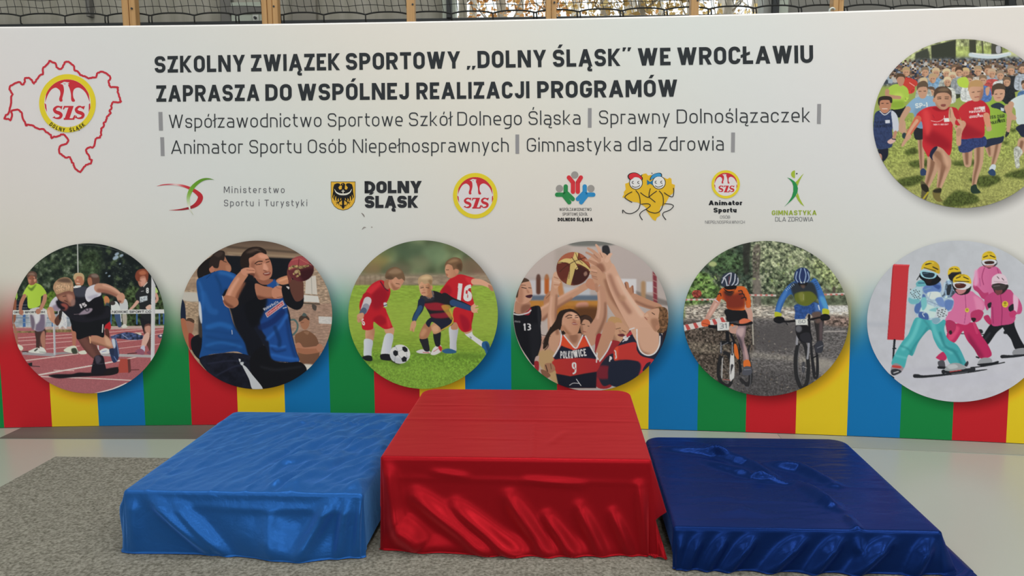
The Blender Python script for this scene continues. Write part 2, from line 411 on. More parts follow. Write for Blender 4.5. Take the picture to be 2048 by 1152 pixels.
# ---------------------------------------------------------------- the hall
def struct(name, mb, mat, **kw):
    o = mb.build(name, mat); o['kind'] = 'structure'; return o
M_FLOOR = material('hall_floor', (0.44, 0.465, 0.41), rough=0.28, spec=0.5, bump=[(3, .03, .01, (1, 1, 1))])
M_WALL = material('hall_wall', (0.62, 0.62, 0.58), rough=0.8)
M_CEIL = material('hall_ceiling', (0.6, 0.6, 0.58), rough=0.9)
m = MB(); m.box((-10, -9, -0.12), (10, 9.6, 0)); struct('floor', m, M_FLOOR)
m = MB(); m.box((-10.2, -9.2, 7.2), (10.2, 9.8, 7.4)); struct('ceiling', m, M_CEIL)
m = MB(); m.box((-10.2, -9.2, -0.12), (-10, 9.6, 7.2)); struct('wall_left', m, M_WALL)
m = MB(); m.box((10, -9.2, -0.12), (10.2, 9.6, 7.2)); struct('wall_right', m, M_WALL)
m = MB(); m.box((-10.0, -9.2, -0.12), (10.0, -9, 7.2)); struct('wall_front', m, M_WALL)
# window wall behind the banner, in its own turned frame
VW = 1.0
def wframe(name, **kw): return empty(name, tuple(WORG), WA, **kw)
def wu(px, v): return float(on_wall(np.array(px), np.array(30.0), v)[0])
def wz(px, py, v): return float(on_wall(np.array(px), np.array(float(py)), v)[1])
z_rail = wz(500, 43, VW)
def wbox(mb, p0, p1, z0, z1, v0, v1, ch=0.0): mb.box((wu(p0, v0), v0, z0), (wu(p1, v0), v1, z1), ch)
def struct_w(name, mb, mat):
    o = struct(name, mb, mat); o.location = tuple(WORG); o.rotation_euler = (0, 0, WA); return o
M_LOWER = material('lower_wall', (0.42, 0.42, 0.40), rough=0.8)
M_PANEL = material('pale_panel', rough=0.75, noise=(1.6, (0.40, 0.39, 0.33), (0.50, 0.49, 0.43), (7, 1, .5)), bump=[(30, .25, .01, (1, 1, 0.02))])
M_PANEL2 = material('grey_panel', rough=0.75, noise=(1.2, (0.29, 0.29, 0.27), (0.35, 0.35, 0.32), (.5, 1, 6)), bump=[(30, .25, .01, (0.02, 1, 1))])
M_DARK = material('anthracite_metal', (0.035, 0.042, 0.048), rough=0.5)
M_PALE = material('pale_frame', (0.56, 0.63, 0.55), rough=0.5)
M_GREYF = material('grey_frame', (0.36, 0.38, 0.36), rough=0.5)
m = MB(); m.box((-10.4, VW+.12, -0.12), (10.4, VW+.42, z_rail-.16)); m.box((-10.4, VW+.12, 6.0), (10.4, VW+.42, 7.3)); struct_w('wall_back', m, M_LOWER)
m = MB(); m.box((-10.2, VW-.03, z_rail-.22), (10.2, VW+.11, z_rail)); struct_w('trim_1', m, M_DARK)
M_GREYCOL = material('grey_column', (0.22, 0.22, 0.21), rough=0.7)
m = MB(); m.box((-10.3, VW+.13, z_rail-.16), (wu(885, VW), VW+.2, 6.0)); struct_w('wall_back_left', m, M_PANEL)
m = MB(); m.box((wu(1576, VW), VW+.13, z_rail-.16), (10.3, VW+.2, 6.0)); struct_w('wall_back_right', m, M_PANEL2)
# the window: pale and dark uprights, glass
m = MB(); wbox(m, 885, 893, z_rail, 6, VW-.02, VW+.2); wbox(m, 903, 911, z_rail, 6, VW+.02, VW+.2); wbox(m, 1558, 1576, z_rail, 6, VW-.02, VW+.2); wn = struct_w('window_1', m, M_PALE)
m = MB(); wbox(m, 893, 903, z_rail, 6, VW-.06, VW+.2); wbox(m, 1546, 1558, z_rail, 6, VW-.06, VW+.2); o = m.build('mullion', M_DARK, wn)
m = MB(); wbox(m, 1527, 1546, z_rail, 6, VW+.0, VW+.2); o = m.build('side_frame', M_GREYF, wn)
m = MB(); wbox(m, 911, 1527, 5.8, 6.0, VW+.02, VW+.18); wbox(m, 911, 1527, z_rail-.02, z_rail+.012, VW+.02, VW+.18); m.build('window_frame', M_GREYF, wn)
mg = bpy.data.materials.new('window_glass'); mg.use_nodes = True; nt = mg.node_tree; nt.nodes.clear()
ou = nt.nodes.new('ShaderNodeOutputMaterial'); mx = nt.nodes.new('ShaderNodeMixShader'); tr = nt.nodes.new('ShaderNodeBsdfTransparent'); gl = nt.nodes.new('ShaderNodeBsdfGlossy'); gl.inputs['Roughness'].default_value = .02
tr.inputs[0].default_value = (.93, .95, .94, 1); mx.inputs[0].default_value = .05
nt.links.new(tr.outputs[0], mx.inputs[1]); nt.links.new(gl.outputs[0], mx.inputs[2]); nt.links.new(mx.outputs[0], ou.inputs[0])
m = MB(); wbox(m, 911, 1527, z_rail, 5.9, VW+.1, VW+.112); m.build('glass_pane', mg, wn)
# grey cladding pieces on the left panel
m = MB(); wbox(m, 440, 462, z_rail, 6, VW+.04, VW+.13, .01); o = struct_w('trim_2', m, M_GREYCOL)
m = MB(); wbox(m, 462, 523, z_rail, wz(490, 27, VW), VW+.03, VW+.13, .005); wbox(m, 462, 523, wz(490, 12, VW), wz(490, 2, VW), VW+.05, VW+.13, .005); o = struct_w('trim_3', m, M_PALE)
m = MB(); wbox(m, 458, 523, wz(490, 27, VW), wz(490, 12, VW), VW+.02, VW+.13, .005); o = struct_w('trim_4', m, M_GREYCOL)
m = MB(); wbox(m, 172, 180, wz(176, 30, VW), 6, VW+.05, VW+.13, .004); o = struct_w('trim_5', m, M_GREYCOL)
for k, (a, b_) in enumerate(((2016, 2031), (584, 632))):
    m = MB(); wbox(m, a, b_, wz(a, 10 if k == 0 else 40, VW), 6, VW+.06, VW+.13, .004); o = struct_w('trim_%d' % (6+k), m, M_DARK if k == 0 else material('darker_panel', (0.33, 0.32, 0.28), rough=.8))  # the second piece has a darker panel tone
M_STEEL = material('zinc_steel', (0.62, 0.66, 0.62), rough=0.4, metal=0.6)
br = wframe('fixing_plate', label='small zinc fixing plate with one bolt on the wall beside the second wooden post', cat='bracket')
u, z = wu(510, VW), wz(510, 35.5, VW)
m = MB(); m.box((u-.03, VW+.01, z-.03), (u+.03, VW+.03, z+.03), .004); m.build('plate', M_STEEL, br)
m = MB(); m.tube([(u, VW+.012, z), (u, VW-.012, z)], .013, 8); m.build('bolt', M_DARK, br)
# ---------------------------------------------------------------- wooden posts and ball net
M_WOOD = material('pine_wood', rough=0.5, noise=(2.2, (0.50, 0.27, 0.10), (0.66, 0.40, 0.17), (9, 9, .35)), bump=[(60, .15, .002, (1, 1, .05))])
POSTS = ((244, 270, 1, 'first wooden post from the left, dark rail behind it'), (523, 555.5, 2, 'thick wooden post with two grooves beside the zinc fixing plate'), (813, 829.5, 0, 'slim wooden post in front of pale wall left of the window'),
         (1092, 1113.5, 1, 'wooden post in front of the left half of the leafy window'), (1382, 1398, 0, 'slim wooden post in front of the right half of the leafy window'), (1666, 1688, 1, 'wooden post furthest right, with a zinc hook at its side'))
VP = -0.12
for a, b_, gr, lab in POSTS:
    u0, u1 = wu(a, VP), wu(b_, VP)
    p = wframe('wooden_post', label=lab, cat='post', group='wooden posts of the ball net'); p.location = tuple(WORG+WE*(u0+u1)/2+WN*VP)
    w = u1-u0; m = MB()
    edges = np.linspace(-w/2, w/2, gr+2)
    for i in range(gr+1):
        m.box((edges[i]+(.0015 if i else 0), (0, .006, .0)[i % 3], 0), (edges[i+1]-.0015, .085, 6.9), .004)
    m.build('beam', M_WOOD, p)
    for zz in (2.62, 2.95):
        m = MB(); m.tube([(w*.28, .004, zz), (w*.28, -.004, zz)], .008, 8); m.build('screw', M_DARK, p)
hk = wframe('hook_bracket', label='small zinc hook bracket on the side of the wooden post furthest right', cat='hook')
u, z = wu(1668, VP-.03), wz(1668, 21, VP-.03)
m = MB(); t = np.linspace(0.3, 5.2, 16); m.tube(np.stack([u-.012+.02*np.cos(t), np.full(16, VP-.02), z+.02*np.sin(t)], 1), .009, 8); m.build('hook', M_STEEL, hk)
m = MB(); m.box((u-.045, VP-.03, z-.035), (u+.03, VP-.004, z-.02), .003); m.build('base_plate', M_STEEL, hk)
net = wframe('safety_net', label='black knotted ball safety net hanging behind the wooden posts above the banner', cat='net')
M_CORD = material('black_cord', (0.018, 0.02, 0.02), rough=0.8)
tie_px = [-482, -395, -308, -221, -134, -47, 41, 130, 213, 300.5, 388.5, 474.5, 564.5, 647.5, 731, 816, 903, 985.5, 1070, 1157, 1243, 1331, 1419, 1509, 1599.5, 1691, 1784, 1875, 1968, 2062, 2150, 2237, 2324, 2411]
dbl = {213, 300.5, 474.5, 564.5, 1070, 1157, 1243, 1331, 1419, 1509, 1599.5, 1691, 1784}
def rope_y(px): return np.interp(px, [-61, 150, 430, 700, 950, 1040, 1220, 1300, 1450, 1560, 1740, 1900, 2200], [27.5, 27, 25.5, 24.5, 22, 20.5, 17.5, 15.5, 12.5, 10.5, 9, 11.5, 13])
def scallop(px):
    px = np.asarray(px, float); tp = np.array(tie_px); k = np.clip(np.searchsorted(tp, px)-1, 0, len(tp)-2)
    t = (px-tp[k])/(tp[k+1]-tp[k])
    return rope_y(px)+5.2*np.abs(2*t-1)**2.6
xs = np.arange(-482, 2411, 4.0); u, z = on_wall(xs, scallop(xs))
m = MB(); m.tube(np.stack([u, np.zeros_like(u), z], 1), .0062, 6); m.build('border_rope', M_CORD, net, True)
m = MB(); rn = random.Random(4)
vx = np.arange(-475, 2405, 14.5); nrow = 30
for x in vx:
    P_ = []
    for j in range(nrow):
        uu, zz = on_wall(np.array(x-3.0*min(j, 3)+rn.uniform(-.8, .8)), np.array(scallop(x) if j == 0 else rope_y(x)-14.0*j+4.0*abs(2*((x/87.0) % 1)-1)**2*max(0, 1-.3*j)))
        P_.append((float(uu), .002*math.sin(x+j), float(zz)))
    m.tube(P_, .0024, 4)
for j in range(1, nrow):
    xx = np.arange(-480, 2405, 14.5); yy = rope_y(xx)-14.0*j+4.0*np.abs(2*((xx/87.0) % 1)-1)**2*max(0, 1-.3*j)+.8*np.sin(xx*.9)
    uu, zz = on_wall(xx-3.0*min(j, 3), yy); m.tube(np.stack([uu, np.full_like(uu, .003), zz], 1), .0024, 4)
m.build('net_mesh', M_CORD, net)
for x in tie_px[1:-1]:
    m = MB()
    for dx in ((-3, 3) if x in dbl else (0,)):
        u0, z0 = on_wall(np.array(x+dx), np.array(float(rope_y(x)+5.0))); u1, z1 = on_wall(np.array(x+dx+1.0), np.array(float(rope_y(x)+20.0)))
        m.tube([(float(u0), 0, float(z0)), (float(u0+u1)/2, -.004, float(z0+z1)/2), (float(u1), 0, float(z1))], .0058, 6)
    if len(m.v): 
        u2, z2 = on_wall(np.array(x+5.0), np.array(float(rope_y(x)+20.0))); m.tube([(float(u1), 0, float(z1)), (float(u2), -.01, float(z2)-.004)], .005, 5)
    m.build('tie', M_CORD, net, True)
# ---------------------------------------------------------------- trees outside
M_BARK = material('grey_bark', rough=0.9, noise=(3, (0.30, 0.27, 0.22), (0.58, 0.53, 0.46), (6, 6, .8)))
LEAF = [material('autumn_leaves', rough=0.8, noise=(5, a, b_, (1, 1, 1))) for a, b_ in (((.52, .22, .06), (.80, .46, .16)), ((.46, .30, .10), (.78, .58, .24)), ((.22, .32, .14), (.42, .50, .24)))]
m = MB(); m.box((-14, 9.0, -0.5), (16, 34, -0.3)); g = m.build('ground', material('leaf_litter', rough=.9, noise=(6, (.30, .16, .07), (.55, .38, .2), (1, 1, 1)))); g['kind'] = 'structure'
rn = random.Random(11)
TL = ('slim bare trunk seen through the window among autumn leaves', 'tree with orange autumn leaves behind the window', 'tree with yellow-brown leaves behind the window', 'tree with green leaves behind the window')
TP = ((925, 12.0, 0, .9), (1290, 12.0, 2, .85), (1005, 14.2, 1, .95), (1205, 14.2, 2, .9), (1455, 14.2, 0, 1), (1105, 16.4, 1, 1), (1385, 16.4, 2, 1), (950, 18.6, 2, 1), (1255, 18.6, 1, 1), (1505, 18.6, 2, 1), (1045, 21, 3, 1.05), (1325, 21, 2, 1.05), (1450, 21, 0, 1.05), (1150, 23.4, 1, 1.1), (980, 25.8, 1, 1.1), (1260, 25.8, 2, 1.1), (1420, 25.8, 2, 1.1))
for px, D, k, sc in TP:
    r = rays(np.array(float(px)), np.array(20.0)); p = EYE+r*(D/r[1])
    lab = {0: 'bare grey trunk', 1: 'tree with orange leaves', 2: 'tree with yellow-brown leaves', 3: 'tree with green leaves'}[k]
    near = '%s outside the window, %s' % (lab, 'left of the fourth post' if px < 1092 else 'between the fourth and fifth posts' if px < 1382 else 'right of the fifth post')
    t = empty('tree', (p[0], p[1], -0.32), label=near, cat='tree', group=near)
    m = MB(); h = rn.uniform(6.5, 8.5); bend = [(rn.uniform(-.03, .03)*i, rn.uniform(-.03, .03)*i, h*i/5) for i in range(6)]
    r0 = .10*sc*(D/15); m.tube(bend, np.linspace(r0*1.4, r0*.5, 6), 8)
    for i in range(26):
        z0 = rn.uniform(1.5, 5.5); a = rn.uniform(0, 6.28); ln = rn.uniform(.4, .85)*sc
        c0 = np.array([np.interp(z0, [q[2] for q in bend], [q[0] for q in bend]), np.interp(z0, [q[2] for q in bend], [q[1] for q in bend]), z0])
        q = [c0, c0+[math.cos(a)*ln*.5, math.sin(a)*ln*.5, ln*.35], c0+[math.cos(a)*ln, math.sin(a)*ln, ln*.95]]
        m.tube(q, [.022, .014, .006], 4)
    m.build('trunk', M_BARK, t, True)
    if k:
        m = MB()
        for i in range(1150):
            z0 = rn.uniform(1.8, 5.5); a = rn.uniform(0, 6.28); rr = rn.uniform(.1, .85)*sc
            c = np.array([math.cos(a)*rr, math.sin(a)*rr, z0+rn.uniform(-.3, .3)]); s_ = rn.uniform(.035, .08)
            q1 = np.array([rn.gauss(0, 1), rn.gauss(0, 1), rn.gauss(0, 1)]); q1 /= np.linalg.norm(q1); q2 = np.cross(q1, [rn.gauss(0, 1), rn.gauss(0, 1), rn.gauss(0, 1)]); q2 /= np.linalg.norm(q2)
            m.add([c-q1*s_, c+q2*s_*.6, c+q1*s_, c-q2*s_*.6+[0, 0, s_*.2]], [(0, 1, 2, 3)])
        o = m.build('foliage', LEAF[k-1], t); o['kind'] = 'stuff'
def photo_sprint():
    P = Photo(0, 470, 350, 820, 1152)
    A = [0,0,1152,0,1152,1152,0,1152]
    P.f(A, '0', 0, ramp=[(0,'141a1c'),(.5,'1a2022'),(.68,'222a28'),(.85,'2f3a2e'),(1,'48563f')], ns=36)
    P.f([120,250,300,120,520,80,660,130,650,300,520,420,250,440,130,420], '0', b=30, a=.75, ramp=[(0,'1a221e'),(.45,'28332a'),(.65,'3b4a36'),(.85,'4d5c46'),(1,'7c8a74')], ns=26)
    P.f([560,110,650,110,660,230,600,310,520,260], '3d4f33', b=22, a=.5, n=.5, ns=16)
    P.f([300,400,360,375,370,500,290,500], '5d7a30', b=6, n=.35, ns=14)
    P.f([650,430,690,400,700,480,650,480], '5d7a30', b=6, n=.35, ns=14)
    P.f([810,400,870,335,990,380,1090,380,1090,610,680,610,690,500,800,520], '36442c', b=8, n=.6, ns=16)
    for x,y,r in ((770,125,9),(762,150,12),(800,135,8),(720,270,5),(790,190,4),(700,250,4)): P.e(x,y,r*1.8,r,'8fa0b0',rot=-30,b=2)
    for i in range(26): P.e(740+(i*53)%130,180+(i*37)%150,4,2.5,'6c7a70',b=1,a=.6)
    P.l([518,62,700,82,900,150],3,'6a7070',a=.6)
    P.l([511,56,514,250],8,'a5a9a6')
    P.f([85,520,480,520,480,612,85,612],'9ba2ac',0,n=.12,ns=30)
    for x in (160,238,346,405): P.l([x,520,x,610],18 if x==160 else 9,'42659a')
    P.l([90,545,480,548],7,'6e7c90'); P.l([105,575,480,578],4,'7d8a98')
    P.f([85,430,180,430,185,500,85,500],'1d2430',0)
    P.l([100,462,180,460],3,'70757c'); P.l([100,482,180,480],3,'70757c')
    for x in (731,902,1050,1078): P.l([x,515,x,585],9,'3f6298')
    P.f([80,606,1090,596,1090,660,80,660],'b29a94',0,n=.1)
    P.f([90,622,480,622,480,655,90,655],'7b6a4a',0,n=.25,ns=12,b=2)
    P.f([690,606,1090,600,1090,630,690,630],'b39b95',0)
    P.f([60,645,480,640,720,622,1100,612,1100,1152,60,1152],'a15a5d',0,g=(0,640,0,1000,'9c5e65'),n=.05,ns=5)
    P.f([85,612,300,612,300,632,85,632],'a2656a',0,b=2)
    W='d8bcb8'
    for q in ((122,677,474,654),(118,698,474,675),(141,725,474,699),(305,751,525,730),(715,640,943,620),(730,660,943,640),(774,705,939,687),(783,747,943,728),(1018,655,1080,645),(1018,722,1065,714),(1018,628,1080,620)): P.l(q,4,W,a=.8)
    for q in ((173,826,515,782),(838,817,898,803)): P.l(q,6,W)
    P.l([250,922,430,890,592,862,788,826],9,'d9c3c0'); P.l([271,931,420,938,592,943,870,957],6,'dcc0be'); P.l([355,890,487,893],5,W,a=.8)
    P.f([620,1042,740,1010,830,972,850,975,780,1030,640,1050],'d2c8ca',0)
    P.l([148,776,365,789],22,'98939a',cap=0); P.l([365,782,520,768],16,'8f858a',cap=0); P.l([640,787,994,798],18,'a6a1a4',cap=0)
    P.l([148,768,205,766],6,'3a2a2e')
    P.f([180,845,213,838,213,862,195,866],'22262a',0); P.l([200,862,262,866],5,'3a3034')
    # far person edge
    P.f([88,420,110,425,105,560,88,590],'8a5440',0); P.f([108,430,118,410,112,360,100,400],'8fae50',0); P.f([118,718,150,735,150,755,135,760,120,740],'cfcabc')
    P.l([92,590,105,640,112,720],14,'9a6a58')
    # bystander in lime shirt
    P.f([232,620,298,620,300,680,295,745,270,750,265,690,262,740,240,750,238,690],'43302f'); P.f([278,640,296,640,298,740,278,735,266,680],'a47262',b=2)
    P.f([190,505,230,478,280,480,312,505,298,600,275,628,240,632,208,600],'b9b6bd'); P.f([200,520,230,560,225,620,208,610],'6d6272',b=3); P.f([262,500,292,520,292,620,240,632,236,600],'70647a',b=3); P.f([228,520,262,510,262,560,236,585],'c8c6cc',b=3)
    P.l([180,772,205,760],7,'7a5a58')
    P.f([188,768,215,752,240,742,262,745,262,735,290,745,303,775,250,778],'d4d4c8'); P.f([225,760,245,745,250,752,232,766],'4a4a48'); P.l([260,770,300,772],5,'8a9090')
    P.f([195,335,190,290,240,290,238,330,215,345],'8a5a48')
    P.f([150,395,185,330,210,322,240,318,275,335,307,385,275,402,270,430,262,465,215,482,185,475,180,400,172,412],'a9c94a',g=(150,0,310,0,'9dbb42'))
    P.f([180,335,205,350,240,322,215,365,195,360],'5d7a30',b=3); P.f([262,380,275,402,270,460,255,465],'86a338',b=4,k=1)
    P.f([182,258,210,250,238,262,240,290,230,322,205,330,190,318,182,285],'8a5846'); P.f([184,285,205,290,200,320,188,310],'b37a64',b=3,k=1); P.f([225,270,242,280,232,310,224,300],'c08a74',b=2)
    P.f([176,272,190,245,215,238,240,250,244,280,234,292,226,272,200,266,184,284],'5c463e'); P.f([182,258,215,248,232,262,210,264],'876b5c',b=3,k=1)
    P.l([188,288,205,290],3,'3a2420'); P.l([218,288,228,288],3,'3a2420')
    P.l([162,400,140,450,135,500,150,520],[24,24,20,18],'a87360'); P.l([298,400,290,440,262,500],[26,26,20],'b07c68'); P.e(258,506,20,13,'a06a58'); P.e(140,512,16,13,'8f5d4e')
    # left hurdle
    P.f([85,494,312,494,312,522,85,524],'c7c7c5',0); photo_text(P,'ORDIC SPORT.COM',(92,516),(296,514),13,.2,'2a2a30',cx=1.3)
    P.e(140,508,15,18,'a06c5a'); P.e(252,503,17,18,'a8735f')
    P.l([355,525,362,790],13,'a5a6b0',cap=0); P.l([350,528,357,790],4,'c8c8cc',cap=0)
    # people behind
    P.f([385,490,430,480,440,610,412,600,388,612],'c9c9d0',n=.1); P.l([462,520,480,545,470,530],12,'b0544c')
    P.f([486,275,510,250,540,255,556,285,548,325,520,335,500,325,490,300],'a87058'); P.f([484,285,490,258,515,248,545,255,556,280,548,300,540,275,510,272,495,295],'b39a76'); P.e(512,296,7,5,'d0a088',b=2); P.l([505,318,525,320],4,'e0d0c0')
    P.f([578,310,580,275,605,255,640,258,655,285,650,320,600,335],'5a4038'); P.f([580,285,600,282,608,320,590,335,578,310],'a06850'); P.f([600,262,630,256,650,270,640,280,610,278],'786860',b=4)
    P.l([497,338,525,336],10,'d5d5d8'); 
    P.f([685,410,705,402,722,430,705,470,690,450],'b87850')
    P.f([735,450,770,440,795,500,740,510],'c8ccd0'); P.e(742,448,18,14,'3a3434'); P.f([790,440,825,420,842,450,838,495,795,490],'babcc0'); P.e(800,438,16,14,'b0968a')
    P.f([755,520,790,520,798,560,800,600,780,606,765,570],'3c4f70'); P.f([805,525,835,525,832,600,815,598],'a8a096'); P.f([800,600,820,585,840,605,810,612],'c8c8c0'); P.l([795,520,800,570],6,'d0d0d0')
    P.f([695,455,722,460,728,560,700,600,690,560],'34424c',b=4)
    # blue clothes on the track
    P.f([730,668,800,645,850,640,900,650,945,665,930,688,850,690,790,682,740,680],'3b4668',n=.45,ns=14); P.l([805,655,840,680],4,'9aa4c0'); P.f([890,640,930,648,925,660],'c0bcae'); P.f([1040,660,1075,650,1080,672,1050,678],'4a4a60'); P.e(1058,662,8,6,'d8d8d8')
    # boy with number 8
    P.f([925,540,1000,540,1000,600,985,615,985,760,965,690,940,620],'202026')
    P.f([950,600,995,590,998,680,990,760,975,740,960,700],'5a3c38'); P.f([955,605,990,600,985,660,960,640],'b8897a',b=2); P.f([945,665,975,640,985,670,965,720,945,745,930,735],'c9a296')
    P.f([925,745,945,725,955,745,950,770],'b4b4c8'); P.f([890,765,925,748,950,765,945,788,905,782],'8a5468'); P.f([965,775,990,760,995,788],'7a4a5c'); P.l([840,782,900,776],6,'4a3034')
    P.f([890,400,920,350,960,320,1000,310,1000,545,935,545,920,470,905,440],'25272a'); P.f([1022,340,1040,370,1030,385,1020,380],'a8c070'); P.l([1028,390,1036,420,1025,440],18,'c09080')
    P.f([895,410,925,380,915,440,905,450],'1b1c1f',k=1,b=5)
    P.f([905,270,930,255,970,270,972,300,950,330,925,340,910,315],'a56e5c'); P.f([925,290,960,285,955,325,930,335],'c49080',b=4,k=1)
    P.f([890,270,905,235,945,222,975,240,975,290,965,300,955,270,925,275,918,300,900,300],'7a4030'); P.f([915,245,945,232,965,250,950,262,925,262],'a8644a',b=4,k=1)
    P.l([915,302,930,303],3,'5a3028'); P.l([945,340,970,312],5,'d8c4bc')
    P.l([905,440,880,470,858,490],[22,18,14],'c49a8a'); P.f([960,475,985,458,1000,465,998,485,970,490],'cfa898')
    P.f([920,408,970,398,972,430,922,446],'a9b0b8',0,n=.25,ns=8); P.l([930,372,945,368],3,'c0c0c4')
    photo_text(P,'8',(962,384),(980,384),38,.22,'d0d4d8')
    # right hurdle
    P.f([692,493,1083,489,1083,516,692,521],'c9c9c9',0); photo_text(P,'NORDIC SPORT.CO',(738,514),(996,512),15,.2,'2a2a30',cx=1.4); P.e(721,506,8,8,'2a2a30'); P.e(722,505,4,4,'c9c9c9')
    P.f([997,270,1024,330,1018,800,993,840],'c6c6c9',0,g=(995,0,1022,0,'b4b4ba'))
    # the runner: shadow, back leg, front leg
    P.f([320,926,370,916,470,915,520,905,600,905,700,880,790,870,780,905,700,925,600,930,500,935,400,944,350,938],'1e1a20',b=2)
    P.f([470,590,510,590,505,640,498,730,480,735,475,660],'a86e5a'); P.f([420,757,455,735,495,730,512,760,505,780,440,770],'d5d4c0'); P.f([470,750,500,745,510,778,480,780],'3c4238',b=2); P.f([520,768,560,760,570,782,528,784],'d0d0c0')
    P.f([655,765,690,745,720,755,720,778,665,780],'cfd0d8'); P.l([672,770,700,762],3,'4a5aa0'); P.l([645,720,650,770],9,'c8c0c0')
    P.f([690,600,722,570,730,615,700,630],'b0242c'); P.f([690,625,715,622,722,690,705,690],'54322c')
    P.f([510,670,590,655,640,740,668,800,640,820,610,810,560,760,525,710],'5a3a36'); P.f([520,680,560,670,620,760,640,815,600,790],'6b4640',b=8,k=1)
    P.f([598,668,680,655,720,680,740,720,742,745,720,750,680,732,620,720,600,700],'b07e68'); P.f([690,668,725,690,735,730,700,720],'c59a80',b=6,k=1); P.f([600,700,680,725,740,750,700,752,610,730],'7e5546',b=5,k=1); P.l([590,670,596,710],8,'c89a78')
    P.f([735,690,760,682,775,720,785,790,770,832,745,838,730,800,722,760,748,750],'2c3858'); P.f([735,690,755,685,762,730,750,745],'b8c0d4',b=2); P.l([764,690,778,760,782,800],5,'7080a8'); P.f([720,752,748,748,748,790,728,780],'26304a'); P.l([752,800,770,830],6,'5a70a0')
    P.f([612,840,625,800,655,790,680,800,692,850,700,890,690,912,625,915,602,905,605,870],'1c1b24'); P.f([625,800,650,792,668,820,640,850],'45404e',b=4,k=1); P.l([600,855,620,848],4,'403844'); P.l([650,850,685,845],3,'4a4656')
    P.f([792,815,858,816,848,905,772,908],'a3483f',0); P.f([840,818,858,816,863,898,846,910],'5d3636',0); P.l([865,888,915,886],7,'6a3a3e'); P.f([690,900,770,870,775,910,700,925],'201c20')
    # shorts and vest
    P.f([470,520,640,480,720,470,725,560,690,600,684,672,640,662,590,664,512,688,500,640,478,628,470,590],'17191e'); P.l([678,590,674,640],7,'c8c8c8'); P.l([684,592,682,640],3,'17191e')
    P.f([640,540,720,520,720,560,650,570],'26302f',b=4,k=1)
    P.f([370,430,430,360,490,345,560,335,600,350,655,380,680,420,690,470,720,480,718,540,640,560,560,575,480,560,420,510,380,470],'1f1f27'); P.f([490,350,560,336,585,360,600,400,500,405],'3c3e4a',b=6,k=1); P.f([560,430,680,420,680,520,560,540],'17171d',b=10,k=1)
    P.f([485,340,530,332,530,342,490,350],'cfcfd4')
    P.f([520,522,560,490,605,482,606,498,580,518,540,524],'8d7f8e',b=1); P.e(575,492,14,12,'45404c'); P.e(575,492,7,6,'8d7f8e'); P.l([488,522,530,520],3,'7a6a74')
    photo_text(P,'15',(530,484),(575,468),28,.24,'c5bfc6')
    P.f([562,385,575,350,610,330,650,325,660,350,665,395,620,415,585,440,565,420],'c4c2cd'); P.f([575,410,610,425,645,405,640,390,600,400],'a8a4b4',b=5,k=1)
    P.l([650,348,700,350,760,378,795,410],[62,56,46,36],'b28470'); P.l([650,365,710,375,770,400],[26,24,18],'8d5e50',b=6); P.l([680,330,740,350,790,385],[10,12,10],'c89c88',b=3)
    P.f([770,400,800,380,820,395,822,420,805,445,785,442,772,425],'b98a76'); P.f([778,430,800,435,790,446],'7a4c40',b=2)
    P.f([322,485,335,440,370,405,385,440,400,480,385,500,345,498],'c2bfcb'); P.f([345,470,385,455,395,500,350,500],'8e7f92',b=5,k=1)
    P.l([332,495,345,545,375,575],[46,44,34],'b9866f'); P.l([320,500,330,540],[14,12],'cf9f88',b=3); P.f([360,560,390,520,405,550,385,595,368,590],'5a3a32'); P.f([388,505,410,495,405,540,390,560],'2e2a2c')
    # head
    P.f([370,380,400,350,470,350,490,390,495,420,480,460,460,470,440,450,400,435,375,410],'7a5146'); P.f([385,410,420,395,440,420,410,435],'9a6a58',b=5,k=1); P.f([440,390,480,400,478,440,455,440],'a87868',b=6,k=1)
    P.f([470,430,495,425,492,460,470,468],'8c6a64',b=3); P.f([400,455,430,450,450,470,435,495,410,490],'8e4a44',b=5); P.l([415,405,435,402],4,'3c2420'); P.l([425,430,445,440],4,'4a2a28')
    P.f([368,440,385,430,400,460,430,480,420,492,385,478],'1c1a22',b=3)
    P.f([350,345,362,312,395,285,440,278,470,295,484,330,480,372,460,368,440,370,420,375,395,385,372,390,358,370],'a58468'); P.f([375,300,410,285,450,285,470,310,440,315,400,310],'5d4a3e',b=6,k=1); P.f([370,330,440,320,475,345,430,360,380,370],'b9977a',b=8,k=1,n=.25,ns=6)
    for i in range(14): P.l([368+i*8,325+(i%3)*8,364+i*8,372-(i%4)*5],3,'c8a688' if i%2 else '8a6a52',a=.5,k=1)
    return P
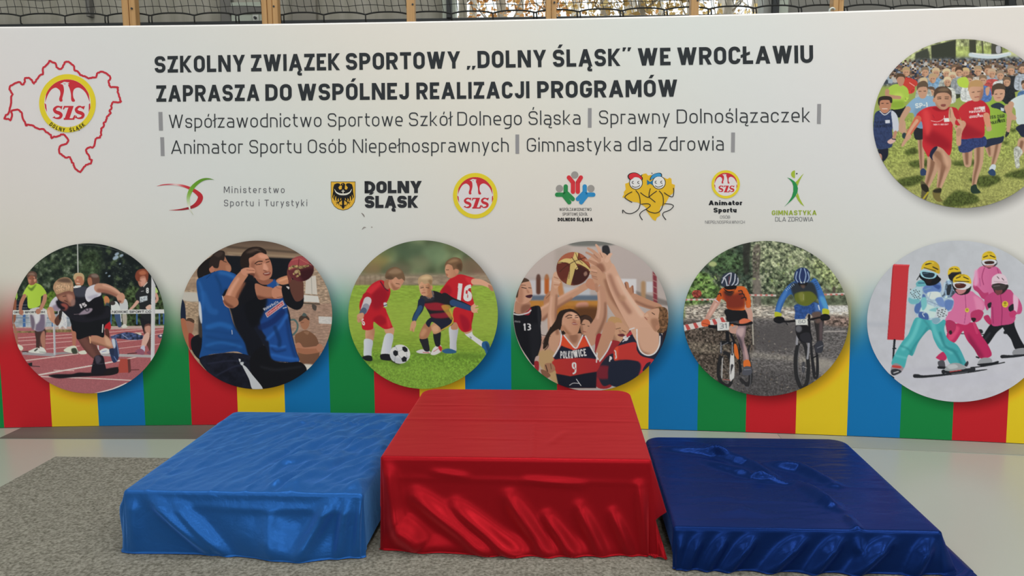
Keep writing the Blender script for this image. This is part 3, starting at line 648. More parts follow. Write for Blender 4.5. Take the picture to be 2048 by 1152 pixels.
def photo_handball():
    P = Photo(340, 460, 690, 810, 1152)
    P.f([0,0,1152,0,1152,1152,0,1152], '9c8470', 0, n=.12, ns=40)
    # brick wall and shaded eaves
    P.f([60,400,330,380,330,620,60,620], 'a08a74', 0, n=.2, ns=14, st=.4)
    for y in range(280,620,24): P.l([60,y,330,y],3,'846e5c',a=.6)
    P.f([80,410,200,420,190,470,80,460],'b5b0a8',b=4)
    P.f([240,60,900,60,960,200,880,190,640,180,380,160,200,180],'5a4a40',0,g=(0,70,0,170,'86705c'))
    P.l([380,110,860,150],14,'3c332c',a=.6,b=4); P.l([380,150,880,180],10,'94806a',b=3)
    P.f([330,165,640,180,880,190,890,400,560,460,330,440],'15181e',0,b=3)
    P.f([840,200,990,260,1000,330,1090,400,1090,520,760,520,800,380,880,300],'a08a76',0,n=.2,ns=16,st=.4)
    P.f([780,500,1100,480,1100,900,960,960,820,840],'9c8070',0,n=.1,ns=16,st=.4)
    for y in range(300,880,22): P.l([880,y,1090,y+8],3,'7f6858',a=.55)
    P.f([895,310,960,300,970,425,890,420],'c2bbb2',0); P.l([930,300,935,420],4,'9a948c'); P.f([860,425,975,435,985,478,860,470],'c6c3be',0); P.l([860,480,985,488],8,'4a4038',b=2)
    P.f([935,490,965,500,960,530,940,520],'4a4440')
    P.f([978,568,1066,572,1066,620,980,615],'c0bcb8',0,n=.05)
    P.l([770,600,815,590,840,620,835,660,810,690],12,'4f6664')
    # man in brown shirt
    P.f([850,590,865,570,905,565,918,590,915,630,895,655,870,645],'9c6c54'); P.f([848,600,855,570,890,558,916,580,914,595,890,580,862,600],'43362f'); P.l([865,610,880,608],3,'4a3028')
    P.f([870,565,880,545,898,555,895,568],'4a5654')
    P.f([822,700,860,670,900,660,950,690,975,730,985,800,968,890,880,886,850,850,838,790],'77543f',g=(820,700,985,880,'6a4a3a')); P.f([880,670,905,690,915,670],'8a6650',k=1)
    P.l([845,760,880,790,985,775],[40,36,30],'a8745c'); P.l([840,790,900,800,1000,790],[30,36,26],'9a664e'); P.e(985,775,22,26,'a8745c')
    P.f([870,885,970,892,960,930,900,940],'c8c4bc',b=3)
    # left edge people
    P.f([70,460,95,480,105,560,100,620,70,620],'1c2438'); P.l([85,600,115,720,130,760],[40,44,30],'a0644a')
    P.f([105,600,125,580,155,592,158,640,140,690,120,670],'9a6a56'); P.f([105,595,125,578,158,592,158,612,130,600],'4a382e')
    P.f([125,680,160,700,170,760,140,790,125,760],'8a2c30'); P.f([140,720,180,690,215,700,225,840,190,850,145,790],'16171d'); P.f([190,560,215,600,215,700,190,690],'3a3430',b=3)
    # opponent in blue, seen from the back
    P.f([180,265,215,215,270,175,330,145,350,250,300,290,230,300,190,320],'1d1a1b')
    P.f([310,150,352,160,378,205,402,240,395,275,330,270,290,270,300,220],'9a6750'); P.f([370,230,402,240,392,275,370,262],'a8755c',b=4,k=1); P.l([352,205,372,212],4,'241c1c')
    P.f([258,260,268,240,290,240,292,270,270,282],'a9705a'); P.f([265,190,300,145,340,135,362,150,355,200,330,200,318,248,290,248,280,235,258,250],'2a2220'); P.f([290,160,330,140,350,155,320,180],'3c302c',b=4,k=1)
    P.f([175,340,215,308,270,285,330,265,390,275,440,300,430,360,400,380,360,400,352,450,390,520,420,620,470,700,520,760,520,830,440,800,340,810,260,820,195,845,210,760,212,650,200,560,190,480],'1d4a86',g=(180,0,470,0,'1a4480'))
    for q,c,w in (([330,280,380,290,420,310],'2a62a4',26),([300,300,330,360,340,420],'143866',14),([220,420,260,520,300,540],'24589a',40),([250,640,330,620,400,640],'2560a6',34),([240,700,340,720,460,730],'163c70',12),([240,760,340,740,470,770],'2660a4',16),([220,660,330,670,420,690],'163c70',8),([230,780,320,790,440,770],'163c70',8),([370,400,400,500,440,640],'123464',40),([190,340,215,420,215,520],'2a60a4',16)):
        P.l(q,w,c,b=7,k=1,a=.8)
    P.l([240,318,262,298,278,280],5,'16386a'); P.f([192,470,205,500,212,600,203,610,190,540],'c0c4ce',b=2); P.l([408,660,410,685],4,'c8ccd4')
    P.f([345,430,400,400,470,400,520,450,540,600,600,680,620,760,660,860,530,840,490,740,430,640,395,520],'14161e',b=3)
    # player with the ball: body
    P.f([480,360,560,350,640,380,720,380,760,470,790,560,800,660,830,790,850,865,760,870,660,850,620,760,540,620,480,480],'171b28')
    P.f([590,470,760,450,775,540,800,680,830,800,850,868,770,868,672,848,650,740,630,700,600,640],'1b3c78',k=1,b=3,g=(600,480,800,850,'1f4c92'))
    for q,c,w in (([600,640,680,600,740,540],'15285a',40),([640,720,720,640,770,560],'2a60ac',20),([660,760,730,770,760,765],'3068b4',12),([670,780,700,800,760,790],'16305f',12),([690,640,720,720,720,760],'14305f',26),([770,600,790,720,830,850],'173468',22),([672,820,760,840,840,850],'2a60ac',18)): P.l(q,w,c,b=6,k=1,a=.8)
    P.f([480,380,580,360,640,470,560,640,500,560],'101218',b=10)
    # shorts
    P.f([195,845,260,822,380,808,480,815,540,840,560,900,520,960,545,1045,430,1030,300,980,220,900],'181a26',n=.2,ns=30); P.l([250,880,400,860,500,870],8,'262a3c',b=4,k=1); P.l([300,960,420,900,480,890],8,'262a3c',b=4,k=1)
    P.f([530,840,620,760,665,850,760,872,860,870,900,930,820,1000,700,1045,600,1050,540,960],'131419'); P.l([600,900,700,920,860,900],14,'1e2026',b=6,k=1)
    P.f([478,895,500,900,540,950,612,1046,545,1048,520,980],'b9bcc2'); P.f([452,848,466,852,460,870],'b9bcc2'); P.f([462,872,485,870,480,890,468,888],'b9bcc2')
    # chest lettering
    P.f([626,548,742,462,755,492,640,577],'b7b0b2',0); P.f([632,549,740,470,749,490,643,570],'a33a44',0)
    photo_text(P,'Dolnośląski',(645,562),(746,488),15,.2,'d0a8a8'); photo_text(P,'Wydział Bud Fa',(620,532),(715,478),17,.2,'c0c0c4'); P.l([745,515,768,508],5,'c0c0c4'); P.f([690,350,715,335,722,365,705,370],'5a6a80',n=.5,ns=6)
    P.f([640,350,690,325,700,370,650,385],'1f4a8a',b=3)
    # neck, face
    P.f([560,300,650,320,680,330,640,360,590,350],'8a5846')
    P.f([500,200,520,165,560,145,620,150,655,190,672,240,672,290,655,318,620,332,590,325,555,310,540,270,520,240],'b57e66',g=(510,0,675,0,'a8705a'))
    P.f([530,230,560,200,560,260,590,320,560,310],'8c5a48',b=9,k=1); P.f([580,160,640,160,650,185,600,190],'c99078',b=8,k=1); P.f([615,220,632,225,648,255,640,268,615,268],'c8907a',b=4,k=1); P.f([612,262,640,270,625,274],'7a4638',b=2,k=1)
    P.l([560,222,580,208,608,206],7,'33221e'); P.l([630,196,655,190],6,'33221e'); P.l([568,228,588,226,604,222],5,'4a2c26'); P.l([634,214,656,206],5,'4a2c26'); P.e(588,226,5,3,'1c1416'); P.e(645,211,4,3,'1c1416')
    P.f([612,285,650,275,664,282,655,296,628,300],'7c4038'); P.l([622,288,656,282],4,'cdb8ac'); P.f([600,300,640,315,625,330,590,322],'8e5d4a',b=5,k=1); P.f([660,240,674,250,672,300,655,318],'80503f',b=5,k=1)
    P.f([470,245,462,200,480,150,530,115,590,112,630,135,634,160,600,148,570,158,545,175,520,190,522,235,500,250],'251d1b'); P.f([500,150,545,125,590,125,540,150],'4b3c34',b=5,k=1); P.l([560,130,600,140],4,'5a4a40',k=1)
    # opponent's raised forearm and fist
    P.f([478,330,560,345,582,390,575,430,500,480,440,500,440,400],'14151b')
    P.l([395,470,420,400,455,330,490,285],[88,80,66,56],'b27a60'); P.l([375,460,405,390,450,320],[22,22,16],'c9927a',b=6); P.l([430,480,450,420,490,350],[16,20,16],'7e4e3c',b=6)
    P.f([350,440,380,430,440,450,450,490,410,515,370,495,350,470],'a06a52'); P.f([352,455,380,480,420,505,400,512,365,492],'6e4234',b=5,k=1); P.l([345,435,352,460],5,'c0c0c8')
    P.f([465,270,490,250,540,247,560,262,556,285,520,292,490,300],'bd846c'); P.l([505,262,555,268],4,'8a5644'); P.f([505,290,555,285,552,320,545,300],'6a4034',b=2); P.e(520,294,6,5,'1c1a1c')
    # right arm across the chest
    P.f([560,355,620,370,680,385,700,450,640,450,580,452],'a26c55'); P.f([570,430,640,445,700,440,690,455,580,455],'6a4032',b=5,k=1)
    P.f([670,400,690,375,725,366,748,385,750,430,735,448,700,452,675,440],'b67c64'); P.l([700,378,745,392],4,'8a5846',a=.7); P.l([705,445,740,440],5,'7a4a3a')
    # throwing arm and sleeve
    P.f([700,330,740,308,790,300,800,340,750,360,715,352],'bb8062'); P.l([720,335,780,315],10,'d09a78',b=4)
    P.f([735,380,770,370,810,395,860,385,880,430,876,495,845,525,800,515,755,475],'15161b')
    P.f([785,330,870,335,880,390,876,450,830,470,800,420,790,380],'5c3a32'); P.f([765,372,785,375,782,390],'c8c0c0'); P.f([840,420,878,400,880,480,860,500],'3c2624',b=8,k=1)
    P.f([770,280,790,230,800,320,785,345],'6a3a34')
    P.e(862,255,86,84,'5d2b30'); P.f([780,215,810,180,870,172,915,205,905,230,850,240,790,262],'96464a',b=4,k=1); P.f([850,270,950,250,940,320,880,345],'37191e',b=12,k=1)
    P.l([785,255,815,240,860,245,910,235],[14,18,20,12],'8a7450',n=.5,ns=8,k=1); P.l([815,290,840,265,855,290,835,305],12,'8a7450',n=.5,ns=8,k=1); P.e(832,275,12,12,'a8906a',k=1); P.l([800,200,850,190,880,205,930,230],4,'b0665c',k=1); P.l([850,190,845,240],4,'5a2428',k=1)
    return P
def photo_football():
    P = Photo(670, 460, 1020, 810, 1152)
    P.f([0,0,1152,0,1152,400,0,400], '5c6c50', 0, ramp=[(0,'4c5740'),(.35,'566349'),(.55,'667456'),(.8,'76845f'),(1,'8a9470')], ns=90, octv=3)
    P.a = blur2(P.a, 8)
    for x,y,rx,ry,c in ((280,190,80,60,'8a7a4a'),(240,260,70,40,'877050'),(500,130,110,60,'4a5c46'),(660,160,80,70,'6c8262'),(420,260,90,40,'6a6450'),(900,240,90,60,'75604e'),(960,300,70,40,'7a5c50'),(560,220,70,50,'70765a'),(340,150,60,30,'5c6a48'),(800,110,80,30,'66704c')): P.e(x,y,rx,ry,c,b=22,a=.8)
    P.f([100,290,1100,290,1100,372,100,368],'8f7f6c',0,b=12,n=.1,ns=40,st=.3); P.f([100,330,460,330,460,366,100,366],'84745c',0,b=8,a=.7)
    for i in range(9): P.l([130+i*34,300,130+i*34,360],7,'6a5c4a',b=3,a=.5)
    P.f([0,362,1152,366,1152,1152,0,1152],'88a440',0,g=(0,362,0,860,'7c9838'),b=3,n=.08,ns=26,st=.3)
    P.f([60,480,1100,480,1100,700,60,700],'93aa46',0,b=40,a=.6)
    P.f([0,800,1152,800,1152,1152,0,1152],'6f9436',0,b=30,n=.2,ns=9)
    P.f([250,880,900,900,820,1060,380,1050],'7da040',b=40,a=.6,n=.16,ns=7)
    for x,y,rx,ry in ((620,815,110,16),(260,862,90,14),(880,830,120,18),(430,885,80,12)): P.e(x,y,rx,ry,'5c7c2e',b=8,a=.7)
    SK,SD='c08f72','8f6048'
    # boy with 16
    P.f([752,640,800,630,812,650,800,740,798,795,760,800,755,720],'c3c4cb',g=(752,0,812,0,'a4a6b0')); P.f([765,630,808,600,808,650,770,655],'b07e62'); P.f([705,795,745,780,795,795,790,810,730,812],'2f5a80')
    P.f([850,655,900,650,910,690,980,740,1000,770,970,770,900,720,860,690],'c9cad0'); P.f([850,650,895,645,905,665,860,685],'b88a6c'); P.f([885,700,900,705,895,718],'8a8c96'); 
    P.f([970,740,1000,732,1018,760,1020,805,1000,825,985,790,968,770],'285a88'); P.f([990,740,1012,760,1015,800,1000,790],'1d4066',b=3,k=1)
    P.f([790,510,900,530,912,560,900,620,895,660,850,672,820,650,800,610,778,600],'b3222c'); P.f([820,560,870,580,890,640,850,668],'97182a',b=8,k=1); P.l([905,545,900,640],6,'8d1826',k=1)
    P.f([690,415,720,365,760,318,820,292,880,305,930,325,920,350,895,380,905,440,915,490,890,530,830,520,770,470,740,430],'b4232c'); P.f([700,400,740,360,770,400,740,440],'9b1c28',b=8,k=1); P.f([860,310,920,325,900,370,870,340],'c43038',b=6,k=1); P.f([750,440,800,480,880,510,850,525,780,490],'97192a',b=6,k=1)
    photo_text(P,'16',(800,462),(898,472),112,.2,'d6d2ce',cx=.75)
    P.l([915,340,965,345,1015,368,1030,385],[40,36,26,22],'cb9a80'); P.f([1010,360,1035,372,1042,402,1025,398,1012,380],'a8745c')
    P.f([725,250,740,225,790,225,815,250,810,290,770,315,745,312,728,285],SK,g=(725,0,815,0,'a87458')); P.f([790,265,805,258,812,280,798,288],'b88066'); P.l([732,262,748,262],4,'4a3024'); P.f([730,285,745,295,735,305],'a06850')
    P.f([720,245,735,205,780,180,825,190,840,230,832,275,815,262,795,255,780,262,770,235,740,225],'6f543e'); P.f([740,215,780,190,815,200,770,215],'927355',b=5,k=1); P.f([800,230,835,220,832,270,812,258],'54402f',b=5,k=1)
    # boy with long red sleeves on the left
    P.f([205,650,258,645,258,700,245,735,205,735],SK,g=(205,0,258,0,'a9765a')); P.e(232,712,22,20,'b5826a',b=3)
    P.f([195,718,248,728,242,790,236,835,192,832,190,770],'c6cad2',g=(190,0,248,0,'b0b4be')); P.f([180,835,215,825,242,832,245,860,215,862,190,852],'1f2024')
    P.f([325,640,385,640,388,680,375,700,340,690],SK); P.f([335,685,383,690,375,760,360,815,305,825,312,760],'cacdd4',g=(310,0,385,0,'b0b4be')); P.f([300,820,345,815,372,830,368,858,330,858,302,850],'1e1e22')
    P.f([170,570,230,540,320,510,345,550,375,625,378,642,330,652,290,630,255,605,248,652,185,655,175,610],'b2202b'); P.f([250,590,300,560,340,600,300,630],'951826',b=8,k=1); P.f([340,560,372,620,350,645],'c53038',b=5,k=1); photo_text(P,'6',(182,630),(200,626),46,.2,'d8d0cc')
    P.f([165,470,190,430,220,380,260,345,310,330,355,370,365,410,350,460,320,505,280,560,210,570,165,530],'b1202b'); P.f([250,400,330,380,350,440,290,520,240,500],'8f1826',b=14,k=1); P.f([200,400,270,350,310,345,240,420],'c22c36',b=8,k=1); P.l([300,340,330,385,350,400],8,'5a2230')
    P.f([320,480,338,478,342,500,325,505],'c0bcc0'); P.l([322,498,342,492],6,'3a4050')
    P.l([210,440,205,490],[60,56],'a61f2a'); P.l([215,465,190,530],[52,44],'bdb8bc'); P.l([205,505,190,535],[44,40],'8a8a98'); P.l([190,530,180,545],[40,38],'505a70')
    P.f([150,555,185,545,190,570,170,600,152,608,145,580],'c09074'); 
    for q in ([152,575,148,590],[160,585,158,608],[168,585,168,602]): P.l(q,6,'b28064')
    P.f([330,330,370,330,375,360,350,390,325,370],'9c6a50')
    P.f([362,330,400,300,452,325,450,345,440,360,425,385,390,398,362,380,352,350],SK,g=(360,0,450,0,'b5826a')); P.f([365,340,395,370,420,390,385,396],'94644c',b=6,k=1); P.l([402,352,425,356],4,'5a3c2c'); P.l([408,380,424,380],4,'9a5a48'); P.f([355,330,372,322,376,345,362,350],'b58068')
    P.f([330,310,345,265,395,243,440,265,460,310,458,335,440,320,420,325,400,310,378,325,350,325],'6e5641'); P.f([350,280,400,252,440,275,400,290],'8d735a',b=6,k=1); P.f([335,310,365,300,385,322,350,326],'5a4636',b=5,k=1)
    # ball
    P.f([365,855,430,870,420,885,375,868],'2a3018',b=3); P.e(428,817,67,63,'d2d2d2'); P.e(420,835,60,50,'b4b6bc',b=14,k=1); P.e(435,800,50,40,'dedede',b=12,k=1)
    K='1f2126'
    P.f([382,800,395,790,415,798,416,822,398,832,384,818],K,0,k=1); P.f([442,770,460,766,478,782,478,800,460,804,444,790],K,0,k=1); P.f([436,846,455,830,474,842,470,866,444,868],K,0,k=1); P.f([385,762,400,757,396,768,384,772],K,0,k=1); P.f([366,845,376,862,398,868,390,876,370,860],K,0,k=1)
    for q in ((415,800,444,788),(416,822,438,846),(470,804,474,842),(486,836,474,842),(398,832,392,866),(400,768,412,796)): P.l(q,2.5,'8a8c92',k=1)
    # middle boy in black
    P.f([535,800,575,785,625,798,622,812,560,812],'c8c4c6'); P.l([580,805,620,808],5,'b05050'); P.f([632,808,655,770,690,755,705,775,700,800,660,822,632,820],'cdc9c8'); P.f([680,760,705,772,700,800,685,785],'b02a30',k=1,b=2); P.l([650,800,680,780],4,'b06060')
    P.f([558,715,605,705,618,750,622,795,590,795,568,750],'25252b'); P.f([648,680,694,668,695,720,690,762,662,760],'212127')
    P.f([555,690,575,640,600,612,640,640,625,680,605,712,562,716],'a27052'); P.f([560,690,580,650,605,660,580,700],'b88666',b=5,k=1)
    P.f([632,630,670,600,715,605,725,640,695,670,655,685,640,665],'b98868'); P.e(662,650,24,22,'c89a78',b=4); P.f([690,620,720,620,715,655,690,660],'8a5a42',b=6,k=1)
    P.f([598,610,635,575,700,585,770,590,775,620,735,645,700,665,690,640,640,605,620,640],'1f2333'); P.l([755,520,775,580,765,620,700,660],[8,10,9,7],'b99a3c',k=0)
    P.f([560,440,585,425,640,400,690,412,740,440,770,460,790,500,750,520,765,560,772,590,720,590,640,580,620,550,590,500,580,510,560,490],'222126'); P.f([580,490,630,480,680,478,740,500,750,520,700,530,620,525],'8a2430',k=1,b=3); P.f([625,555,700,545,762,540,770,565,720,580,650,578],'7d2232',k=1,b=3); P.f([700,500,760,500,770,590,740,560],'c0a040',k=1,b=2,a=.7); P.f([560,440,640,420,650,460,590,470],'303038',k=1,b=6)
    P.l([570,470,560,520,535,560,522,590],[46,42,36,30],'222a3c'); P.l([562,510,540,555,522,590],[30,28,24],'2c4a6e'); P.f([505,605,530,598,535,625,525,650,520,672,508,660,495,665,495,640],'c0906f'); P.l([508,650,510,668],5,'a87656')
    P.l([720,440,770,470,830,490,890,515],[56,52,44,34],'222126'); P.l([775,478,830,495,885,515],[42,38,32],'2c456c'); P.f([895,505,915,490,930,500,920,520,940,525,925,545,900,538],'c99a7e'); P.l([915,505,940,500],7,'d0a488'); P.l([915,520,944,518],6,'d0a488'); P.l([910,532,938,542],7,'c89878'); P.l([908,498,920,485],6,'d0a488')
    P.f([590,420,640,400,650,430,620,452,600,440],'9c6c52'); P.l([640,402,648,440],8,'5a5c62'); P.l([600,440,630,452],5,'5a5c62')
    P.f([552,345,570,325,620,335,638,370,632,405,605,432,575,430,558,400],'c89a7c',g=(552,0,640,0,'b58262')); P.f([615,350,640,370,630,410,610,425],'a06e52',b=6,k=1); P.l([564,382,582,378],5,'4a3428'); P.l([600,378,618,382],5,'4a3428'); P.f([582,385,592,388,594,402,578,402],'b98468',b=2); P.l([572,415,595,412],5,'a0564a'); P.l([562,372,582,368],3,'8a6a4c'); P.l([598,368,620,370],3,'8a6a4c'); P.e(636,378,8,14,'b88064')
    P.f([546,345,555,310,600,292,638,305,640,350,630,368,615,350,590,355,570,340,556,360],'ad9270'); P.f([560,318,600,300,630,315,595,325],'c8ae88',b=5,k=1); P.f([615,330,640,330,634,365,620,350],'8a6f50',b=4,k=1)
    P.l([800,930,870,935],1,'7c9838',a=.1)
    return P
def photo_basketball():
    P = Photo(1010, 460, 1360, 810, 1152)
    P.f([0,0,1152,0,1152,1152,0,1152], 'b2a7a2', 0, g=(200,80,900,300,'aaa09e'))
    P.f([420,70,720,70,700,100,450,105],'6c6d6a',b=6); P.f([330,120,430,110,430,300,330,320],'a49a94',0,b=14); P.f([640,110,680,105,690,160,650,170],'2c2c30',b=2)
    P.f([60,310,1100,310,1100,470,60,470],'a99f9c',0,b=10)
    P.f([160,330,340,330,340,440,160,440],'b8b6ba',0,b=5); P.f([760,320,865,322,865,420,760,420],'c4c4c8',0,b=3); P.f([930,340,1000,340,1000,410,930,410],'babbc0',0,b=4); P.f([350,370,560,390,560,450,350,450],'b0b2b8',0,b=5)
    P.f([160,430,620,430,620,465,160,465],'5c6878',0,b=5); P.f([860,400,1080,470,1080,500,880,470],'78716e',0,b=6)
    P.f([150,465,640,465,640,570,150,570],'a06a30',0,b=6,n=.1,ns=40); P.f([150,470,620,470,620,500,150,500],'b07c3c',0,b=5,a=.8); P.f([480,480,540,475,545,510,470,510],'c08a78',b=6)
    for x,c in ((220,'5a3a30'),(275,'a85a2c')): P.l([x,320,x,410],30,c,b=4); P.e(x,308,13,18,'5a4038' if x==220 else '9a6a4a',b=4)
    P.l([355,345,370,420],40,'b07a50',b=6); P.l([910,350,910,460],30,'a08060',b=5); P.l([985,280,990,480],26,'7a3840',b=4); 
    for y in range(290,480,40): P.l([972,y,1004,y+14],4,'a89088',b=1)
    P.f([470,510,640,520,640,640,470,600],'5a3a24',b=14); P.f([220,720,310,720,330,900,240,900],'b08878',b=8); P.f([200,820,330,800,360,1010,280,960],'ae8f68',b=6)
    # player 13
    P.f([255,490,260,440,300,400,315,420,300,470,280,500],'a8785c',b=2); P.l([270,450,300,420],3,'6a4434')
    P.l([230,560,290,520,350,475,430,430,530,370],[84,70,56,48,44],'b58a72'); P.l([250,590,330,520,440,450],[20,18,12],'8a6250',b=6); P.l([230,520,340,455,480,380],[16,14,10],'c8a08a',b=5)
    P.f([530,360,550,320,590,330,610,370,600,395,560,390],'b07e66'); 
    P.f([58,545,110,550,165,510,225,500,240,560,235,640,240,740,215,830,190,890,150,840,100,760,66,660],'15171d'); P.f([215,500,228,505,236,640,225,650,215,580],'24262c',k=1,b=3); P.f([160,640,235,640,220,840,185,890],'202228',k=1,b=10,a=.7)
    P.f([105,548,165,512,172,525,155,560],'8c2430'); P.l([58,552,95,558,150,545,170,528],9,'c0bcbe'); photo_text(P,'13',(122,662),(172,660),46,.17,'c4c4c8',cx=.85); photo_text(P,'ULKS',(62,606),(100,610),11,.2,'a0a0a4')
    P.f([70,470,110,480,160,470,165,512,130,545,100,552,64,540],'a67a64'); P.f([110,500,160,490,165,515,110,550],'805848',b=6,k=1)
    P.f([85,360,115,325,160,335,178,390,180,430,170,460,130,485,90,480,72,450],'bb8f78'); P.f([75,380,110,360,120,470,85,478],'a87a64',b=8,k=1); P.f([138,432,175,425,180,435,165,448,140,442],'40202a'); P.l([110,378,140,384],5,'3c2824'); P.l([155,380,172,382],4,'3c2824'); P.l([105,362,135,364],4,'6a4a3a'); P.f([140,385,162,410,148,415],'a87862',b=2)
    P.f([72,440,80,390,100,345,125,315,160,335,110,350,92,390,84,440],'4a382e')
    # arms of the middle group
    P.l([640,300,670,400,720,490,800,590,850,650],[50,70,80,92,80],'b38a72'); P.l([660,330,700,440,790,560],[18,22,26],'8d6450',b=8)
    P.f([790,350,810,345,820,380,840,365,850,420,870,460,850,480,820,440],'a8785e'); P.l([850,450,920,480,1010,510],[64,60,50],'b0846c'); P.l([860,470,930,500,1000,520],[16,18,16],'8a6250',b=5); P.l([790,350,800,390],9,'7a5040'); P.l([840,368,845,410],9,'8a5a48')
    # far girls
    P.f([480,580,540,560,580,600,580,680,520,700,480,680],'2f2420'); P.f([500,585,550,575,575,615,560,660,530,690,500,670],'b48a72'); P.f([500,590,510,640,515,690,498,670],'8a6450',b=5,k=1); P.l([505,622,525,622],4,'3a2620'); P.l([545,632,565,634],4,'3a2620'); P.l([515,668,545,674],5,'8a4a48'); P.f([490,590,540,562,580,600,572,640,555,600,520,590,500,620],'3c2c26')
    P.f([680,640,690,590,730,575,770,610,810,650,808,690,770,730,720,740,690,720],'b98f74'); P.f([690,650,720,690,740,740,700,740],'96705a',b=8,k=1); P.f([680,650,675,600,700,570,750,580,770,610,730,610,705,650,700,690,685,690],'b08a60'); P.l([730,652,760,645],4,'5a4434'); P.l([770,660,795,672],4,'5a4434'); P.f([740,690,775,682,790,696,765,702],'5a2a30'); P.f([750,655,768,670,755,680],'a87a64',b=2)
    # left arm of player 9
    P.l([330,320,322,430,310,560,318,660,345,760],[40,52,58,72,100],'b88e76'); P.l([340,430,335,560,345,680],[12,16,22],'8c6450',b=6); P.l([308,440,298,560,310,660],[10,12,16],'cba48e',b=5)
    P.f([315,330,318,290,340,275,360,330,362,350,345,380,325,380],'c09a82'); P.l([325,310,350,320],8,'a87a64'); P.l([325,335,362,345],10,'c8a48e'); P.l([325,360,360,362],9,'b08068')
    P.l([630,390,640,480,632,580,590,660,560,720],[50,62,76,88,90],'b18670'); P.l([660,480,655,580,610,690],[12,16,22],'86604e',b=6); P.l([615,400,622,500,610,580],[10,12,14],'c69e88',b=5)
    # hair of player 9
    P.f([345,560,370,530,440,520,490,560,495,600,480,680,420,700,380,700,360,650,300,690,280,760,250,780,270,690,330,600],'2a211d'); P.l([300,640,275,700,285,760,262,790],5,'2c2420'); P.l([290,660,250,740,270,760],4,'3a2e28'); P.l([240,690,300,700],3,'2c2420')
    # neighbour with blue sleeve
    P.f([600,700,650,690,700,720,760,740,730,800,720,900,700,1030,600,1030,590,900],'8d2a30'); P.l([690,640,660,740,620,830],[80,80,60],'b0846c'); P.f([690,820,722,830,720,980,680,1020,640,1020,610,940,640,870],'232634',b=2); P.f([600,900,690,900,700,970,610,975],'6e2430',b=6); P.l([700,735,670,800,612,878],9,'c4c2c6'); photo_text(P,'PO',(684,866),(722,872),36,.26,'c8c6c8',cx=.8); P.l([590,968,588,990],6,'c8c8c8')
    # jersey of player 9
    P.f([370,690,400,700,450,770,500,700,530,700,560,760,590,810,605,860,602,950,600,1040,360,1040,340,960,325,880,318,835,350,770],'b83a30',0)
    P.f([318,838,372,760,450,792,540,766,600,850,600,815,560,760,605,860,603,858,450,835,330,852],'1e2130',0); P.f([318,838,372,788,450,792,555,766,602,835,606,860,330,852],'1e2130',0)
    P.f([325,855,600,850,603,930,500,945,420,955,345,940],'a8322f',k=0,b=1,g=(325,0,603,0,'9e2c30')); P.f([335,945,430,962,520,945,604,932,600,1040,355,1040],'1b1d29',0,b=1)
    P.f([375,692,440,750,480,780,420,775,370,755],'c8482c',b=4); P.f([505,705,545,760,500,770,480,775],'c8482c',b=4)
    P.f([392,690,420,680,480,680,505,690,470,770,450,775,430,750],'b18670'); P.f([420,690,480,690,470,740,440,740],'8e6450',b=8)
    P.l([388,692,430,745,466,778,490,740,512,692],9,'cac6c8'); P.l([372,690,360,760,320,832],10,'cac6c8'); P.l([530,700,570,780,612,850],10,'cac6c8'); P.l([606,810,602,870],8,'cac6c8')
    photo_text(P,'POLKO',(364,845),(448,846),48,.19,'cccacc',h1=50,cx=.78); photo_text(P,'WICE',(453,841),(538,828),50,.19,'cccacc',h1=48,cx=.78); photo_text(P,'9',(440,950),(470,950),80,.13,'cac8ca',cx=.6)
    P.l([425,1022,450,1008,490,1010],4,'c0c0c4'); P.l([470,982,500,1024],5,'c0c0c4')
    # face of player 9
    P.f([370,600,372,560,400,535,445,530,480,560,497,600,490,650,470,685,420,690,385,660],'bd9179',g=(370,0,500,0,'b08066')); P.f([380,620,410,660,440,690,400,680],'94684f',b=8,k=1); P.f([430,540,470,555,490,590,440,580],'caa088',b=8,k=1); P.f([360,630,380,630,388,655,372,664],'a8785e')
    P.l([400,572,420,560,440,562],6,'3a2620'); P.l([462,566,480,560],5,'3a2620'); P.l([410,580,440,576],4,'2c1c1a'); P.l([460,578,480,576],4,'2c1c1a'); P.f([445,585,462,590,470,604,450,610],'a87660',b=2); P.f([440,612,462,608,478,622,450,624],'8a4a44'); P.l([444,616,474,618],3,'d0bcb0'); P.f([400,590,430,600,435,630,405,625],'c89c84',b=6,k=1)
    P.f([352,600,365,555,400,528,450,524,490,560,440,538,400,546,378,580,372,630,360,660,350,640],'2c221e')
    P.f([200,840,225,830,220,880,250,940,235,955,195,900],'b09a94'); P.f([195,865,222,870,220,930,196,905],'8e2a30'); P.f([260,885,300,875,322,890,330,920,300,940,270,930],'9a7058'); P.f([235,920,275,930,300,960,260,975],'7c5644'); P.l([268,890,280,930],6,'3a2a24'); P.l([300,880,305,915],4,'5a3e30')
    # right player
    P.f([1010,690,1035,700,1040,640,1070,600,1075,700,1020,850,1010,760],'2a2024'); 
    P.f([800,690,850,645,960,650,1040,700,1010,820,980,870,950,880,880,960,800,1020,740,1035,680,1000,700,900,720,800],'232636'); 
    P.f([800,690,850,648,868,660,830,690,785,715],'a8323a'); P.f([722,780,790,750,860,740,868,790,900,830,975,850,985,865,950,890,900,870,800,855,722,862],'b03632'); P.f([722,780,745,770,740,862,722,862],'c64a34',b=3,k=1); P.f([880,862,975,858,940,905,880,958],'b03238',b=2); P.f([930,880,960,870,930,920,905,925],'232636'); P.f([700,870,880,868,875,960,790,1020,690,1010],'1f2434',b=3)
    photo_text(P,'S',(790,735),(815,720),34,.3,'c8c6c8'); photo_text(P,'3',(722,850),(738,848),60,.14,'c4c0c0',cx=.5); P.l([775,735,820,700],6,'c4c2c8')
